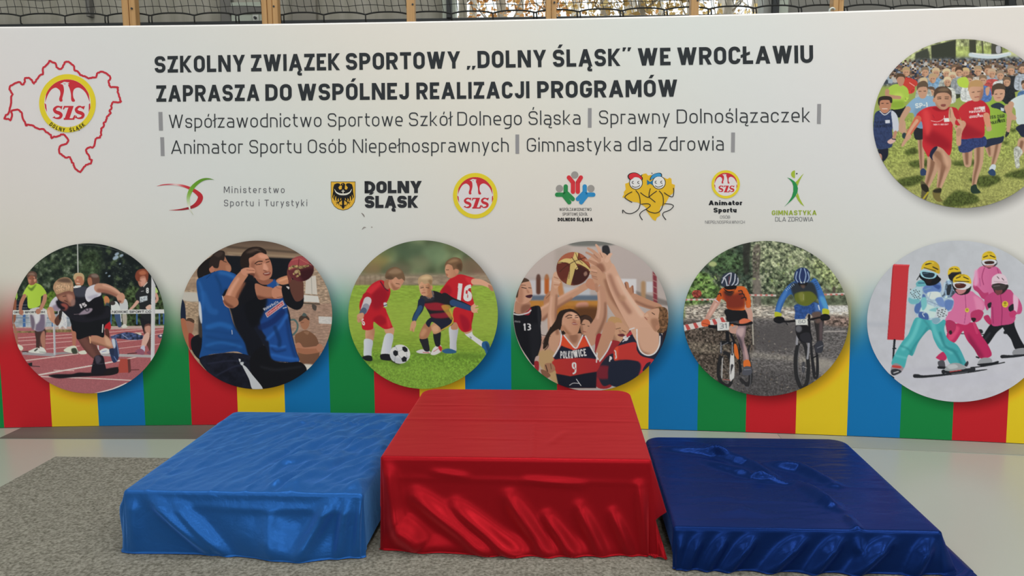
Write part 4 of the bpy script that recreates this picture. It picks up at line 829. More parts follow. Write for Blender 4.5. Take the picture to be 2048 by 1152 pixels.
    P.l([690,250,720,340,780,460,850,570,920,660,950,760],[70,92,110,130,170,130],'c49c86'); P.l([690,300,740,420,820,540],[26,28,30],'9c7260',b=10); P.l([740,310,800,420,900,560],[18,24,30],'d2ae9a',b=8); P.f([860,660,960,640,1010,680,1005,760,960,815,900,810,875,760],'c29a84',b=3); P.f([870,700,900,790,960,815,900,815],'96705e',b=8,k=1); P.e(770,450,22,20,'a88068',b=10)
    P.l([868,655,872,740,895,800,940,825,985,810,1015,760,1020,700],9,'cccacc'); P.l([820,655,850,645],8,'c8c6c8')
    P.f([985,520,1020,505,1065,520,1075,590,1060,660,1020,680,985,650,995,590],'6a4e38',n=.35,ns=10); P.f([915,570,930,540,975,520,1015,520,1010,580,1015,640,990,670,950,620],'bc927a'); P.f([960,590,1010,590,1010,660,980,660],'9a705a',b=8,k=1); P.l([968,545,985,556],5,'4a3228'); P.f([915,568,935,548,945,570],'c8a088'); P.e(1005,640,14,16,'a87a62'); P.l([920,575,935,590],4,'8a4a44')
    # ball
    P.e(450,255,112,110,'6d3a2c'); P.f([345,210,380,160,450,145,465,165,440,190,390,205],'9c5a44',k=1,b=2); P.f([490,150,540,180,560,240,540,225,505,190],'98543e',k=1,b=2); P.f([340,230,410,210,435,240,425,290,380,330,350,290],'5e2e26',k=1,b=3); P.f([450,260,490,235,540,260,560,290,520,340,450,362,440,300],'3e2220',k=1,b=5)
    P.l([352,215,400,200,445,215,470,250],[10,26,34,22],'c6b072',k=1); P.l([470,150,460,190,445,215],[24,30,34],'c6b072',k=1); P.l([450,210,440,270,420,350,420,370],[34,34,30,26],'bca568',k=1); P.l([445,200,500,215,545,250,562,270],[32,26,14,8],'c0aa6c',k=1)
    P.l([360,275,400,240,450,210,500,190,530,180],4,'3a241e',k=1); P.l([440,180,470,225,490,270,500,320],4,'3a241e',k=1); P.l([345,215,370,212,405,222,425,250,420,320],3,'3a241e',k=1); P.l([465,150,480,190,510,220],3,'3a241e',k=1); P.l([455,290,470,250,510,238,550,262],3,'3a241e',k=1); P.f([518,285,535,272,542,292,525,304],'8a6a5c',b=1)
    # hands on the ball
    P.f([548,195,600,160,650,150,690,190,700,240,660,280,620,270,590,250,570,240],'bf9780'); P.l([640,190,620,130,600,98],[34,22,13],'c49c86'); P.l([620,180,580,140,545,120],[28,20,12],'b88e78'); P.l([620,200,570,165,535,148],[26,18,12],'b0846e'); P.l([600,225,560,205,530,198],[24,18,12],'a87c66'); P.l([670,200,690,165,700,158],[30,22,14],'c8a28c'); P.f([600,230,640,220,660,270,620,275],'8a604e',b=8,k=0); P.l([625,150,640,180],4,'8e6654'); P.l([585,160,610,185],4,'8e6654')
    P.f([560,245,600,240,640,280,640,330,610,370,580,330],'b48a72'); P.l([565,262,600,270],14,'bf957e'); P.l([562,285,600,295],12,'b0866e'); P.l([575,310,605,325],12,'a87c66'); P.l([570,275,605,282],3,'7a5442'); P.l([570,300,605,310],3,'7a5442'); P.l([600,360,605,400],20,'a87c66')
    return P
def photo_cycling():
    P = Photo(1350, 460, 1720, 830, 1152)
    P.f([0,0,1152,0,1152,1152,0,1152], '3c4438', 0, ramp=[(0,'1e2622'),(.35,'343e34'),(.5,'565f4e'),(.65,'7a826c'),(.8,'9aa088'),(1,'b0b49c')], ns=17)
    P.f([50,260,330,90,470,80,480,330,200,300,100,420,60,420],'2c3830',b=40,a=.8,n=.7,ns=16)
    P.f([200,200,300,120,380,140,440,230,360,260,260,270],'46603c',b=24,a=.6,n=.7,ns=14); P.f([480,100,640,70,800,120,880,220,700,260,500,240],'98a07c',b=30,a=.45,n=.7,ns=12)
    P.f([600,260,1000,220,1060,400,620,400],'6a7858',b=30,a=.5,n=.8,ns=14)
    P.f([860,180,1000,230,1050,380,900,300],'a0ac74',b=20,a=.55,n=.7,ns=12)
    P.f([425,70,465,70,460,250,430,260],'2c2c2a',b=4,a=.8); P.f([485,120,530,100,525,260,540,480,560,500,490,500,485,300],'5c5850',b=4,n=.4,ns=12); P.f([490,300,530,300,536,450,500,470],'76706a',b=8,a=.8)
    P.l([470,260,520,230,530,120],6,'4a4640',a=.6); P.f([930,380,960,380,990,500,965,520],'4a4840',b=4,a=.8); P.l([990,360,985,520],22,'4c463e',b=3)
    P.f([90,280,200,270,240,330,280,360,250,430,150,420,190,470,150,560,60,550,52,500],'56703e',b=8,n=.6,ns=16); 
    for i in range(40): P.e(60+(i*67)%210,290+(i*43)%250,9+(i%4)*3,5+(i%3)*2,('7d9a52','4a6436','90a868','2f4228')[i%4],rot=i*40,b=1)
    for i in range(60): P.e(480+(i*97)%560,95+(i*61)%260,6+(i%3)*3,4+(i%2)*2,('a8ae8c','6c7a58','b8bca0','4c5844','8a9a60')[i%5],rot=i*50,b=1,a=.8)
    P.e(235,212,26,16,'a0ac78',b=4)
    # far bright ground and barrier tape
    P.f([540,400,960,395,1080,400,1080,560,540,540],'57604e',0,b=8,n=.4,ns=26); P.f([60,470,320,450,700,480,1080,470,1080,600,60,600],'9b938a',0,b=10,n=.45,ns=14,st=.4); P.f([540,500,1090,500,1090,530,540,530],'b0aaa2',0,b=8,n=.4,ns=20,st=.3); P.f([950,470,1080,470,1080,510,950,515],'c0bebc',0,b=4,n=.2)
    for a,b,y0,y1 in ((60,240,434,432),(460,630,405,408),(930,1060,402,396)):
        P.l([a,y0,b,y1],11,'bcb4b0',cap=0)
        for x in range(a,b-10,34): P.l([x,y0,x+15,y0],11,'b06a64',cap=0)
    P.f([105,400,120,375,160,380,162,410,130,425],'8a4038',n=.5,ns=8); 
    # path
    P.f([0,560,300,560,480,545,1152,590,1152,1152,0,1152],'605d5e',0,b=10,n=.3,ns=10,st=.5); P.f([930,540,1100,545,1100,600,930,590],'70605a',b=8,n=.5,ns=12)
    P.f([0,600,300,580,480,600,500,700,460,800,300,950,100,900],'4c443e',b=18,n=.55,ns=9); P.f([470,755,700,780,900,800,1000,840,960,860,760,820,560,800,460,790],'8a857f',b=10,a=.7,n=.3); P.f([880,800,1000,820,960,900,880,880],'96908a',b=10,a=.7); P.f([60,700,300,720,300,760,100,760],'857c6e',b=8,a=.5,n=.6,ns=10)
    P.f([500,600,750,590,740,740,520,740],'4f4c4e',b=20,a=.8); P.f([400,880,900,920,760,1040,420,1040],'454345',b=20,a=.7,n=.35,ns=8)
    for i in range(150): P.e(70+(i*131)%900,600+(i*89)%410,4+(i%3)*2,2+(i%2),('8a8078','9c948a','2c2624','6a5a4c')[i%4],rot=i*30,a=.7)
    P.l([478,420,482,560,488,712],7,'a8a49a'); P.l([930,632,1060,630],8,'a09a98',b=2)
    # red white tape at left
    P.f([55,592,312,540,316,575,58,628],'c8c4c2',0)
    for x in (62,112,168,230,280): P.f([x,592-(x-55)*.2,x+18,588-(x-55)*.2,x+36,618-(x-55)*.2,x+14,626-(x-55)*.2],'b04a48',0)
    # rider 31 : rear wheel, legs
    P.l([410,930,440,960,465,950,470,880,455,770,465,720],[20,26,26,24,16,12],'2a2a2d'); P.l([425,960,450,985,468,960,472,890],5,'55555a')
    P.l([400,700,402,900],9,'202024'); P.l([345,640,370,700,392,760,410,880],14,'1c1d22'); P.f([368,712,385,720,398,790,390,805,370,770],'c8642c')
    P.f([340,600,385,590,400,640,345,640],'b48e82'); P.f([380,640,400,595,438,590,440,640,430,690,448,740,462,800,455,830,430,830,420,760,395,690],'988088',g=(380,0,460,0,'7a666c')); P.f([385,620,430,610,420,660,395,660],'b49a9c',b=6,k=1); P.f([425,700,450,760,455,820,440,800],'b49494',b=6,k=1); P.f([385,650,415,690,425,760,405,720],'4a4048',b=6,k=1)
    P.f([428,815,460,810,470,850,430,855],'d06a30'); P.f([425,860,445,848,475,855,478,890,455,905,420,898],'4c4e58'); P.l([430,870,470,868],4,'7a7c88')
    # front wheel, fork
    P.l([290,770,275,830,270,900,290,950,330,970,350,940,355,860,340,790,315,765,290,772],22,'252528'); P.l([300,790,290,850,290,920,330,940],4,'6c6c72'); P.l([295,800,292,920],5,'b8b8b8'); 
    for y in (800,830,860,900): P.l([298,y,340,890],1.5,'9a9aa0',a=.6)
    P.f([345,780,366,775,370,900,358,930,340,930],'c4c4c6'); P.f([348,840,364,842,352,880,346,900],'3a3a40'); P.l([358,695,356,775],13,'30323a'); P.l([288,695,287,765],13,'4a4c54'); P.f([280,700,300,690,345,695,366,692,360,730,345,715,310,710,285,730],'1d1e22'); P.l([325,640,330,700],22,'1a1b20'); P.l([356,700,357,770],4,'a0a0a8'); P.l([286,700,285,760],4,'a0a0a8')
    P.l([330,700,290,720],3,'80808a'); P.l([300,930,345,935],4,'a05a50')
    # rider 31 : body
    P.f([315,495,440,495,452,560,400,575,330,570,318,540],'1c1c20'); P.f([390,480,440,470,440,495,395,500],'d0682c')
    P.l([265,440,230,500,195,560],[44,36,28],'b48c80'); P.l([450,480,466,520,470,570],[38,34,28],'b89084'); P.l([255,460,215,530],[12,10],'cca89c',b=4)
    P.f([255,440,275,385,300,360,350,355,420,350,450,375,470,430,470,478,445,482,435,440,430,490,380,500,325,488,318,450,290,430,270,452],'b85226',g=(255,0,470,0,'c4602c')); P.f([300,380,360,400,420,390,430,480,330,490,310,440],'6c2a22',b=10,k=1,a=.9); P.l([245,430,268,448],8,'c0b4bc'); P.f([330,370,370,400,400,370,390,360],'7c3a28',b=4,k=1)
    for q in ([395,380,415,378,420,395],[400,400,425,398,432,415],[415,425,438,420,442,436],[268,400,282,395,286,410]): P.l(q,7,'2c2024')
    P.f([300,360,330,380,370,375,385,355,350,390,320,385],'191618'); P.f([305,380,340,390,370,380,350,410,320,405],'3c2420',b=4)
    P.f([285,320,300,280,340,262,380,275,400,320,390,345,340,358,295,350],'2c3444'); 
    for q in ([300,300,330,275,345,268],[292,330,310,300,325,350],[350,268,345,310,330,352],[375,275,370,320,350,350],[392,300,390,330,370,348]): P.l(q,7,'b0b4c0'); 
    P.l([338,290,335,340],5,'6a4048'); P.f([310,352,380,345,370,368,320,370],'15161a')
    P.f([165,570,190,555,215,565,218,595,195,600,168,598],'c85e3c'); P.f([400,565,430,550,470,562,472,585,430,590,404,585],'c86a4c'); P.l([170,580,215,590],4,'8a3a28')
    P.l([215,600,262,605],20,'1a1a1e'); P.l([340,580,400,590,440,588,475,578],[14,12,14,20],'1a1a1e'); P.l([345,575,390,570],9,'3a3c44'); P.l([380,600,360,610],5,'8a8a90'); P.f([345,590,362,586,362,600],'c8642c')
    P.f([262,576,336,572,337,622,264,627],'c6c8c8',0); photo_text(P,'31',(278,614),(322,611),30,.09,'4a4e58')
    # rider 60 : bicycle
    P.l([845,680,850,760,860,850,870,915,885,900,885,790,870,720],[14,16,20,20,20,16,12],'26262a'); P.l([835,530,838,620,850,680],14,'1c1c20')
    P.f([868,560,925,560,920,620,915,700,885,705,878,640],'2c2a2c'); P.f([900,580,920,580,915,690,900,690],'54484c',b=5,k=1); P.f([870,720,885,695,915,690,925,720,915,760,885,765,872,750],'35363e'); P.l([885,735,918,720],5,'6a6c74')
    P.l([850,800,890,780],8,'1c1c20')
    P.l([770,700,752,780,752,880,770,955,795,985,820,950,830,860,820,760,800,700,775,695],24,'28282b'); P.l([775,720,765,800,768,900,790,955],4,'55555a'); P.l([800,830,800,880],20,'3c3c42'); 
    for q in ([770,760,800,850],[765,850,800,855],[780,940,800,860],[815,930,802,860],[822,780,803,850]): P.l(q,2,'8a8a90',a=.6)
    P.l([762,660,758,710],14,'8c8c94'); P.l([828,660,832,720,825,800],12,'8c8c94'); P.f([750,600,790,590,830,600,845,650,830,700,780,690,755,650],'1c1c20'); P.f([780,650,835,640,845,700,790,690],'2a2a30'); P.l([795,850,820,860],3,'b0b0b6')
    # rider 60 : body
    P.f([750,465,870,450,905,480,912,525,870,540,828,520,800,560,748,560,748,510],'2c4a84',n=.15); P.f([870,450,905,480,910,500,880,510],'4468a4',b=6,k=1); P.l([893,470,900,495],8,'b8c0d0'); P.f([850,520,905,510,915,560,880,580],'5c4c48',b=3)
    P.f([622,520,640,440,690,360,740,320,780,325,840,320,870,300,900,340,930,410,955,490,935,520,905,500,890,430,870,440,830,470,780,470,750,440,725,400,690,430,660,500,650,530],'2c5590',g=(622,0,955,0,'3a6ab0')); P.f([720,340,790,330,860,330,890,420,870,450,800,465,750,440],'2a3038',b=6,k=1); P.f([745,400,790,385,850,385,885,430,840,475,790,470,750,445],'5c6428',b=4,k=1); P.f([770,395,800,390,805,440,780,440],'74783a',b=5,k=1)
    P.f([625,520,650,440,690,370,700,390,660,470,650,528],'4272b4',b=4,k=1); P.f([900,420,930,420,955,490,935,500],'58a0c8',b=5,k=1,a=.7); 
    for i in range(6): P.l([690+i*9,370-i*7,696+i*9,378-i*7],4,'90a8c8')
    for i in range(5): P.l([868+i*5,322+i*12,878+i*5,318+i*12],4,'2a3c60')
    P.l([800,400,800,435],2,'a0a080')
    P.f([622,510,655,515,665,530,640,545,622,540],'a8ac30'); P.f([920,490,955,495,960,520,940,530,918,520],'a8ac30')
    P.f([615,550,640,538,675,545,680,570,650,582,620,572],'15171c'); P.f([905,535,930,522,960,530,962,555,930,565,908,560],'15171c')
    P.l([620,560,690,570,760,565,830,560,900,545,950,545],[16,12,14,14,12,14],'1a1a1e'); P.l([690,575,700,590],7,'2a2a2e'); P.l([640,585,680,580],3,'4a4a50'); P.l([835,560,880,565],4,'3a3a40')
    P.f([740,290,755,250,795,233,830,250,842,300,830,325,790,335,750,325],'26345c'); 
    for q in ([760,260,752,300,765,325],[785,240,775,290,785,330],[805,240,815,280,805,330],[826,262,835,300,820,325]): P.l(q,6,'8aa0c0')
    P.f([765,325,790,335,825,325,815,350,790,355,772,345],'1c1c1e'); P.f([780,345,810,345,800,365],'5a4a44',b=3); P.l([782,322,790,328],5,'c0c0b0'); P.l([800,328,806,322],4,'c0c0b0')
    P.f([750,556,825,553,826,590,752,592],'c8cac8',0); photo_text(P,'60',(768,582),(812,580),22,.11,'5a6068',cx=1.1); P.e(770,615,20,22,'5a5a60',b=3)
    return P
def photo_skiing():
    P = Photo(1710, 460, 2100, 830, 1213.8)
    P.f([0,0,1214,0,1214,1152,0,1152], 'aeb2ba', 0, g=(300,80,500,1000,'b7b7c3'), n=.02, ns=60)
    P.f([100,570,500,600,500,612,100,600],'a4a8b4',b=8,a=.6); P.f([500,640,1214,600,1214,760,500,800],'b9bac6',b=30,a=.6); P.f([250,850,700,900,1000,880,800,960,400,940],'b2b2c0',b=20,a=.6)
    P.f([560,850,700,870,560,880,360,870],'a4a4b2',b=10,a=.5)
    PK,PD,MG='c46a96','9a4470','ae2c58'
    # gate panel
    P.f([238,212,340,216,334,240,306,686,200,682,232,240],'b5333a',0,g=(200,200,330,690,'b2343c')); P.f([238,212,340,216,338,222,236,220],'cc5058',0,k=1); P.l([237,222,203,680],4,'8e242c',k=1); P.l([246,685,240,760,236,810],[14,12,9],'1c2026'); P.f([232,735,256,733,256,741,232,742],'1c2026',0)
    # far skier behind, in blue and white
    P.f([540,400,560,330,590,300,640,310,650,360,600,420,560,460,540,440],'7d94b0',n=.6,ns=18); P.l([560,330,545,400],12,'a8bccc',b=2); P.f([575,350,600,340,590,400,570,400],'2a3038')
    P.f([580,280,590,255,655,255,655,300,620,320,590,310],'1e2026'); P.f([577,270,585,240,615,225,645,232,656,256,655,270,610,262,580,280],'c8aa2c'); P.l([590,245,610,240],5,'3a3420'); P.l([620,240,640,246],5,'3a3420'); P.l([600,268,655,264],8,'2c2c30')
    # far pink skier standing
    P.l([660,645,800,650,850,640],6,'2a2a30'); P.f([765,620,790,620,795,640,770,645],'2a2a30'); P.f([930,625,950,628,960,645,925,645],'22242a')
    P.f([735,320,760,250,790,225,840,220,890,235,915,280,905,330,890,400,850,420,790,400,760,370,740,360],PK,g=(735,0,915,0,'b85a88')); P.l([805,235,790,290,800,340],6,'9a3c6a'); P.l([885,240,900,290],5,'9a3c6a'); P.f([735,345,760,350,800,390,830,390,820,430,790,425,765,390,740,370],'a83a68'); P.e(835,232,14,8,'5a2438')
    P.f([745,260,760,250,765,330,740,345],'d890b4',b=5,k=0); P.l([775,300,780,350],4,'a04a7a',b=1)
    P.f([788,205,800,180,870,180,885,205,875,222,850,232,810,230],'1e2026'); P.f([800,210,850,200,868,215,850,232,815,230],'a86a72'); P.f([790,180,795,150,825,132,855,136,875,160,876,185,835,180,792,190],'c8aa2c'); P.l([800,170,825,160],6,'2c2a20'); P.l([840,158,870,170],6,'2c2a20'); P.l([825,140,850,142],4,'8a7820'); P.f([792,190,840,182,878,190,878,208,850,218,800,216],'c2c4cc'); P.f([806,198,840,192,865,197,860,210,815,212],'3a2420')
    # right skier in dark pink
    P.f([790,670,840,590,880,570,930,590,880,640,830,710,805,715,790,690],'1a1c22'); P.f([920,590,985,545,995,600,1030,680,1060,730,1060,745,1000,745,970,680,940,640],'1a1c22'); P.l([800,690,840,640],10,'2e3038',b=3)
    P.f([985,750,1030,735,1090,740,1090,780,990,782],'85868e'); P.l([990,780,1090,775],8,'3a3a42'); P.l([915,788,1000,785,1100,772],[22,14,10],'24262c'); P.e(925,786,20,9,'24262c')
    P.f([805,430,850,390,900,380,960,370,990,400,1020,430,1040,480,1030,520,990,525,1000,545,980,580,920,592,850,590,845,480,820,500],'ab3f70',g=(805,0,1040,0,'b34878')); P.f([985,400,1015,420,1010,500,990,520],'d6a8c0',b=2,k=1); P.f([955,480,985,460,985,505,960,505],'22242a',k=1); P.l([905,400,915,500,910,590],4,'7c2450'); P.l([855,480,860,580],5,'8c2c5c',b=2); P.f([945,380,975,380,985,400,960,400],'c86090',b=3,k=1); P.f([860,560,920,570,980,560,975,590,850,590],'96305e',b=5,k=1); P.f([825,460,848,450,845,480,830,485],'22242a')
    P.f([800,540,830,530,848,570,840,590,815,570],'a8305c'); P.f([960,515,990,500,1006,520,985,545,965,540],'b03868'); P.e(934,462,19,20,'c9b43a'); P.l([925,470,942,470],3,'7a6a20'); P.e(934,455,9,9,'8a7a24')
    P.f([855,340,870,330,950,340,945,370,910,400,870,390],'2a2426'); P.f([870,370,910,365,915,390,885,405],'6a3c40'); P.f([850,330,855,295,890,272,930,282,950,320,945,340,900,330,850,338],'c9b4c2'); P.l([885,290,895,302],5,'5a4450'); P.l([915,300,925,312],5,'5a4450'); P.l([865,320,945,325],4,'a892a0'); P.f([855,342,935,340,930,365,895,375,860,368],'3a3436'); P.l([862,350,900,346],4,'6a6468')
    # middle pink skier
    P.f([505,790,540,760,570,760,570,800,545,815,510,800],MG); P.f([515,820,550,810,560,850,525,850],'4a4a52'); P.l([520,855,565,858],16,'1e2026')
    P.f([570,650,600,590,660,580,740,575,760,600,790,660,830,720,850,780,800,800,770,790,740,740,700,690,680,650,670,630,620,700,575,690],'b02e5a',g=(570,0,850,0,'a82858')); P.f([700,640,760,720,800,790,770,790,720,720],'882048',b=8,k=1); P.f([600,600,650,610,610,680,580,680],'c4446e',b=6,k=1); P.l([740,580,760,640],16,'b83a66')
    P.f([770,815,800,795,845,800,850,825,800,842,765,838],'8c8e96'); P.f([760,835,850,825,890,815,885,830,800,848],'1c1e24'); P.l([720,856,800,848,930,824],7,'24262c'); P.l([755,790,770,795],10,'22242a')
    P.f([560,560,590,480,600,420,640,385,720,380,750,400,800,440,805,490,770,520,730,560,690,590,620,575,590,570],PK,g=(560,0,805,0,'c26894')); P.f([740,410,790,440,800,490,760,500,745,450],'cf7ea4',b=6,k=1); P.l([685,400,690,500,680,580],4,'9a3f70'); P.l([640,410,620,500,625,570],6,'a44a7a',b=3,k=1); P.l([735,400,730,480,720,540],6,'9a3f70',b=3,k=1); P.f([600,420,620,440,600,520,570,560],'b05a88',b=6,k=1); P.f([610,550,690,565,690,588,615,575],'a84a7c',b=3,k=1); P.l([650,470,720,480],5,'a84f80',b=3,k=1)
    P.f([560,570,590,560,625,580,625,620,600,650,575,640,565,600],'a03058'); P.f([585,630,600,625,603,645,590,650],'2a2024'); P.f([725,510,770,495,800,515,780,560,740,575,720,545],'a83460'); P.f([722,548,750,548,750,565,735,572],'2a2024'); P.e(697,499,13,14,'bfae44'); P.e(697,497,6,6,'8a7c30')
    P.f([605,350,620,330,715,340,715,380,690,400,640,400],'201c1e'); P.f([630,370,690,365,680,390,650,400,635,388],'b07478'); P.f([612,330,610,305,635,280,670,274,705,285,722,315,718,335,665,322,612,335],'c9ab2d'); P.l([630,300,655,290],6,'2c2a20'); P.l([675,292,705,305],6,'2c2a20'); P.l([650,282,680,280],4,'8a7820'); P.l([620,318,710,322],5,'2c2a20'); P.f([610,330,660,324,718,336,712,358,675,372,625,362],'c4c6ce'); P.f([622,336,660,331,690,340,680,358,645,364,626,356],'4a2824'); P.l([630,340,655,338],4,'7a5448')
    # front skier in turquoise
    P.f([380,545,440,555,470,550,560,560,555,620,580,680,640,720,685,810,690,840,640,840,590,830,560,770,520,735,490,680,465,620,400,690,360,780,330,780,300,865,230,840,240,790,290,700,330,650,350,600],'45a0a6',g=(230,0,690,0,'4096a0'))
    for q,c,w in (([400,560,380,620,350,680,300,740],'64b8bc',24),([480,560,500,640,540,700,600,760],'5cb0b6',26),([450,610,420,660,370,720,330,800],'2c7c86',14),([530,640,560,720,620,760,660,830],'2a7680',16),([280,720,330,740,360,780],'2c7a84',8),([250,780,290,790,330,800],'66b6bc',10),([550,730,590,740,640,760],'2c7a84',6),([430,560,460,600,470,620],'357f88',10)): P.l(q,w,c,b=6,k=1,a=.8)
    P.f([232,840,260,830,300,855,290,880,260,890,225,870],'8c8088'); P.f([235,842,285,848,280,860,235,855],'b0403c'); P.f([225,870,260,865,290,882,245,905,225,895],'30323a'); P.l([210,900,240,920],10,'1c1e24'); P.l([240,890,270,880],5,'c0c0c8')
    P.f([560,860,600,830,650,830,690,855,690,875,620,885,560,885],'90949a'); P.f([575,845,620,835,640,855,590,865],'acb0b6',k=1,b=2); P.l([545,880,600,886,690,872],16,'22242a'); P.l([590,882,660,872],6,'a03a3c'); P.f([680,840,700,815,706,830,695,850],'30323a'); P.e(550,882,12,14,'202228')
    P.l([372,908,430,912,560,900,720,882,820,868],[24,16,13,12,5],'24262c'); P.e(385,908,24,11,'24262c'); P.l([690,872,740,866],20,'26282e'); P.l([600,895,700,884],3,'6a6c74')
    P.f([350,400,380,350,410,320,470,300,520,310,540,350,545,420,600,420,615,450,600,500,560,520,560,555,460,560,400,545,370,510,365,460,330,440],'9fb4c6',n=.1)
    for q,c in (([430,350,520,320,535,380,480,400,430,390],'5c78b0'),([380,460,420,400,440,420,420,480,390,520,368,500],'4a66a0'),([450,390,520,385,530,420,470,430],'c4d0da'),([430,460,500,480,545,500,520,540,440,545,400,520],'b8ccd2'),([400,510,450,520,455,560,400,548],'405a94'),([500,430,540,420,560,470,530,480],'6a84b8'),([480,340,530,345,520,370],'38508c'),([560,440,612,440,600,490,565,500],'5a76ae'),([370,350,410,340,400,400,360,420],'78a8b4'),([460,500,520,480,540,510],'7ab0b8'),([410,430,440,420,446,470,420,500],'70b0b8'),([440,320,500,305,510,330,450,345],'28303c')): P.f(q,c,k=1,b=1)
    P.l([450,440,500,460,540,480],5,'7e94b0',k=1); P.l([470,390,450,450],4,'8ea4ba',k=1); P.l([405,380,470,360],5,'6a90b0',k=1)
    P.l([430,540,420,520,435,515],5,'b8c4d4',k=1)
    P.f([330,420,345,380,380,355,410,350,420,400,400,450,360,460,335,445],'a0bcc8'); 
    for i in range(22): P.e(345+(i*29)%62,370+(i*17)%78,3.5,3.5,'2a3038')
    P.f([335,420,360,430,400,430,395,455,355,462,332,445],'6aa6b2',b=2); P.f([380,330,405,312,445,315,440,345,410,352,385,350],'5ea0ac'); P.l([395,330,430,330],8,'3c6a80'); P.l([400,285,385,310],5,'20262c')
    P.f([480,560,500,530,510,490,545,480,575,500,575,530,545,560,510,585,485,578],'b6c0ca')
    for i in range(20): P.e(512+(i*31)%58,492+(i*19)%52,3.5,3.5,'2a3038')
    P.f([482,552,520,545,530,565,505,585,482,575],'7a9cb0',b=2)
    P.f([400,280,420,260,500,275,520,290,535,310,500,340,450,345,430,320,405,300],'16181c'); P.f([440,300,480,300,470,330,445,330],'241c1e')
    P.f([412,250,420,215,450,192,490,192,520,215,528,250,522,272,480,255,430,240],'c8aa2c',g=(412,0,528,0,'b4942a')); P.l([440,215,475,205],8,'3a3420',k=1); P.l([485,230,515,245],8,'3a3420',k=1); P.l([430,235,500,255],6,'5a5020',k=1); P.l([450,200,490,205],4,'e0c850',k=1)
    P.f([408,255,430,250,480,260,508,270,500,295,470,304,430,298,408,280],'8fbccc'); P.f([418,262,460,264,495,272,488,292,465,298,430,290],'22303c'); P.l([425,270,455,268],4,'4a6478')
    return P
def photo_crowd():
    P = Photo(1720, 60, 2105, 440, 1166.7)
    P.f([0,0,1167,0,1167,1152,0,1152], '8a9650', 0, g=(0,560,0,1000,'8e9052'))
    P.f([60,40,1167,40,1167,210,60,210],'8a9068',0,b=5,n=.4,ns=24)
    P.f([570,100,1000,90,1010,170,580,180],'8f9a5e',0,b=4,n=.25,ns=30)
    for x in range(600,1000,26): P.l([x,60,x+8+(x%7),120],3,'5a5c48',a=.6)
    P.f([430,95,580,60,580,200,500,210,435,200],'343830',0,b=2); P.f([335,140,410,110,430,200,330,220],'3c4038',0,b=3); P.f([660,60,702,60,704,140,664,140],'3a3c32',0,b=1); P.l([740,60,745,150],8,'4a4a3c'); P.f([795,80,860,90,862,150,795,150],'44443c',0,b=2); P.f([825,100,850,100,850,138,826,138],'a0a0a8'); P.f([900,120,960,140,960,170,910,165],'b4b888',b=4)
    # packed far crowd
    P.f([150,240,330,180,560,170,700,160,1167,160,1167,330,120,340],'565a60',0,b=8,n=.5,ns=12)
    C=('3c4454','8a8e94','6a5a50','4c5a78','a8a4a0','705048','39404a','7a8494','c0bcb8','5a4a44','2e3440','8c9aa8')
    for r in range(7):
        for i in range(34):
            x=150+i*30+(r%2)*15+((i*37+r*53)%13); y=185+r*16+((i*29+r*31)%11)
            P.f([x-13,y+34,x-11,y+14,x,y+8,x+11,y+14,x+13,y+34],C[(i*5+r*7)%12]); P.e(x,y,7.5,9,('9c7a66','4a3c34','a88c78','5c4a3e')[(i*3+r)%4]); P.e(x,y-4,7.5,6,('3c302a','6a5a48','2e2824','8a7a60')[(i+r*3)%4])
    P.l([670,150,740,158,820,160,905,145],[26,30,28,22],'b4c0c8',b=2); P.l([680,140,740,150,820,152,900,138],6,'d0d8dc')
    # nearer rows: (x, head y, hair, shirt)
    R=((280,250,'a08a68','b03a34'),(245,300,'5c4a3a','97b048'),(395,250,'7a6a58','8a8e90'),(460,255,'b8a484','6a8cac'),(440,290,'a89070','7a98b4'),(575,235,'6a5444','9a9a9c'),(525,260,'c0b090','a0a4a0'),(560,280,'bcae94','3a4030'),(640,255,'b8a078','a4b848'),(600,250,'4a3a30','8a9096'),(715,245,'9a8468','b0a8a0'),(775,240,'6a5240','8c94a0'),(800,260,'b09880','a84a48'),(850,270,'8a7868','b8bcbc'),(915,240,'8a7a6a','2a2c30'),(985,230,'5a4c44','9ca4b0'),(530,310,'c4b494','b8bab4'),(430,370,'5a4a40','a0a8a0'),(385,315,'baa888','9aa2a0'),(660,300,'6a5646','c0c4c4'),(745,300,'7a6450','4a68a0'),(890,310,'6a5848','25282c'),(1000,330,'4a3c34','4a6c98'),(1080,300,'6a5848','a0a4a8'),(1050,250,'8a745e','707880'))
    for x,y,h,c in R:
        P.f([x-44,y+130,x-46,y+62,x-24,y+40,x+24,y+40,x+46,y+62,x+44,y+130],c,n=.15); P.l([x-20,y+60,x-24,y+120],8,'303030',a=.25,b=4,k=1)
        P.e(x,y+6,21,27,'b08a72'); P.f([x-12,y+8,x-4,y+30,x-14,y+28],'8a6250',b=3,k=1); P.f([x-23,y+4,x-21,y-20,x,y-28,x+20,y-20,x+23,y+2,x+10,y-8,x-10,y-8],h); P.l([x-9,y+6,x-4,y+6],3,'4a342c'); P.l([x+4,y+6,x+10,y+6],3,'4a342c')
    P.f([590,300,640,285,660,320,650,350,600,340],'a4bc48'); P.f([270,300,330,300,350,330,320,350,300,370,265,345],'b23c34'); P.l([300,320,330,340],5,'d09088')
    # grass and shadows
    P.f([70,600,1167,560,1167,1152,70,1152],'8c9850',b=20,n=.22,ns=8,g=(0,600,0,1040,'8a8c52')); P.f([300,800,900,780,1167,800,1167,1000,300,1000],'96985a',b=40,a=.5,n=.25,ns=7)
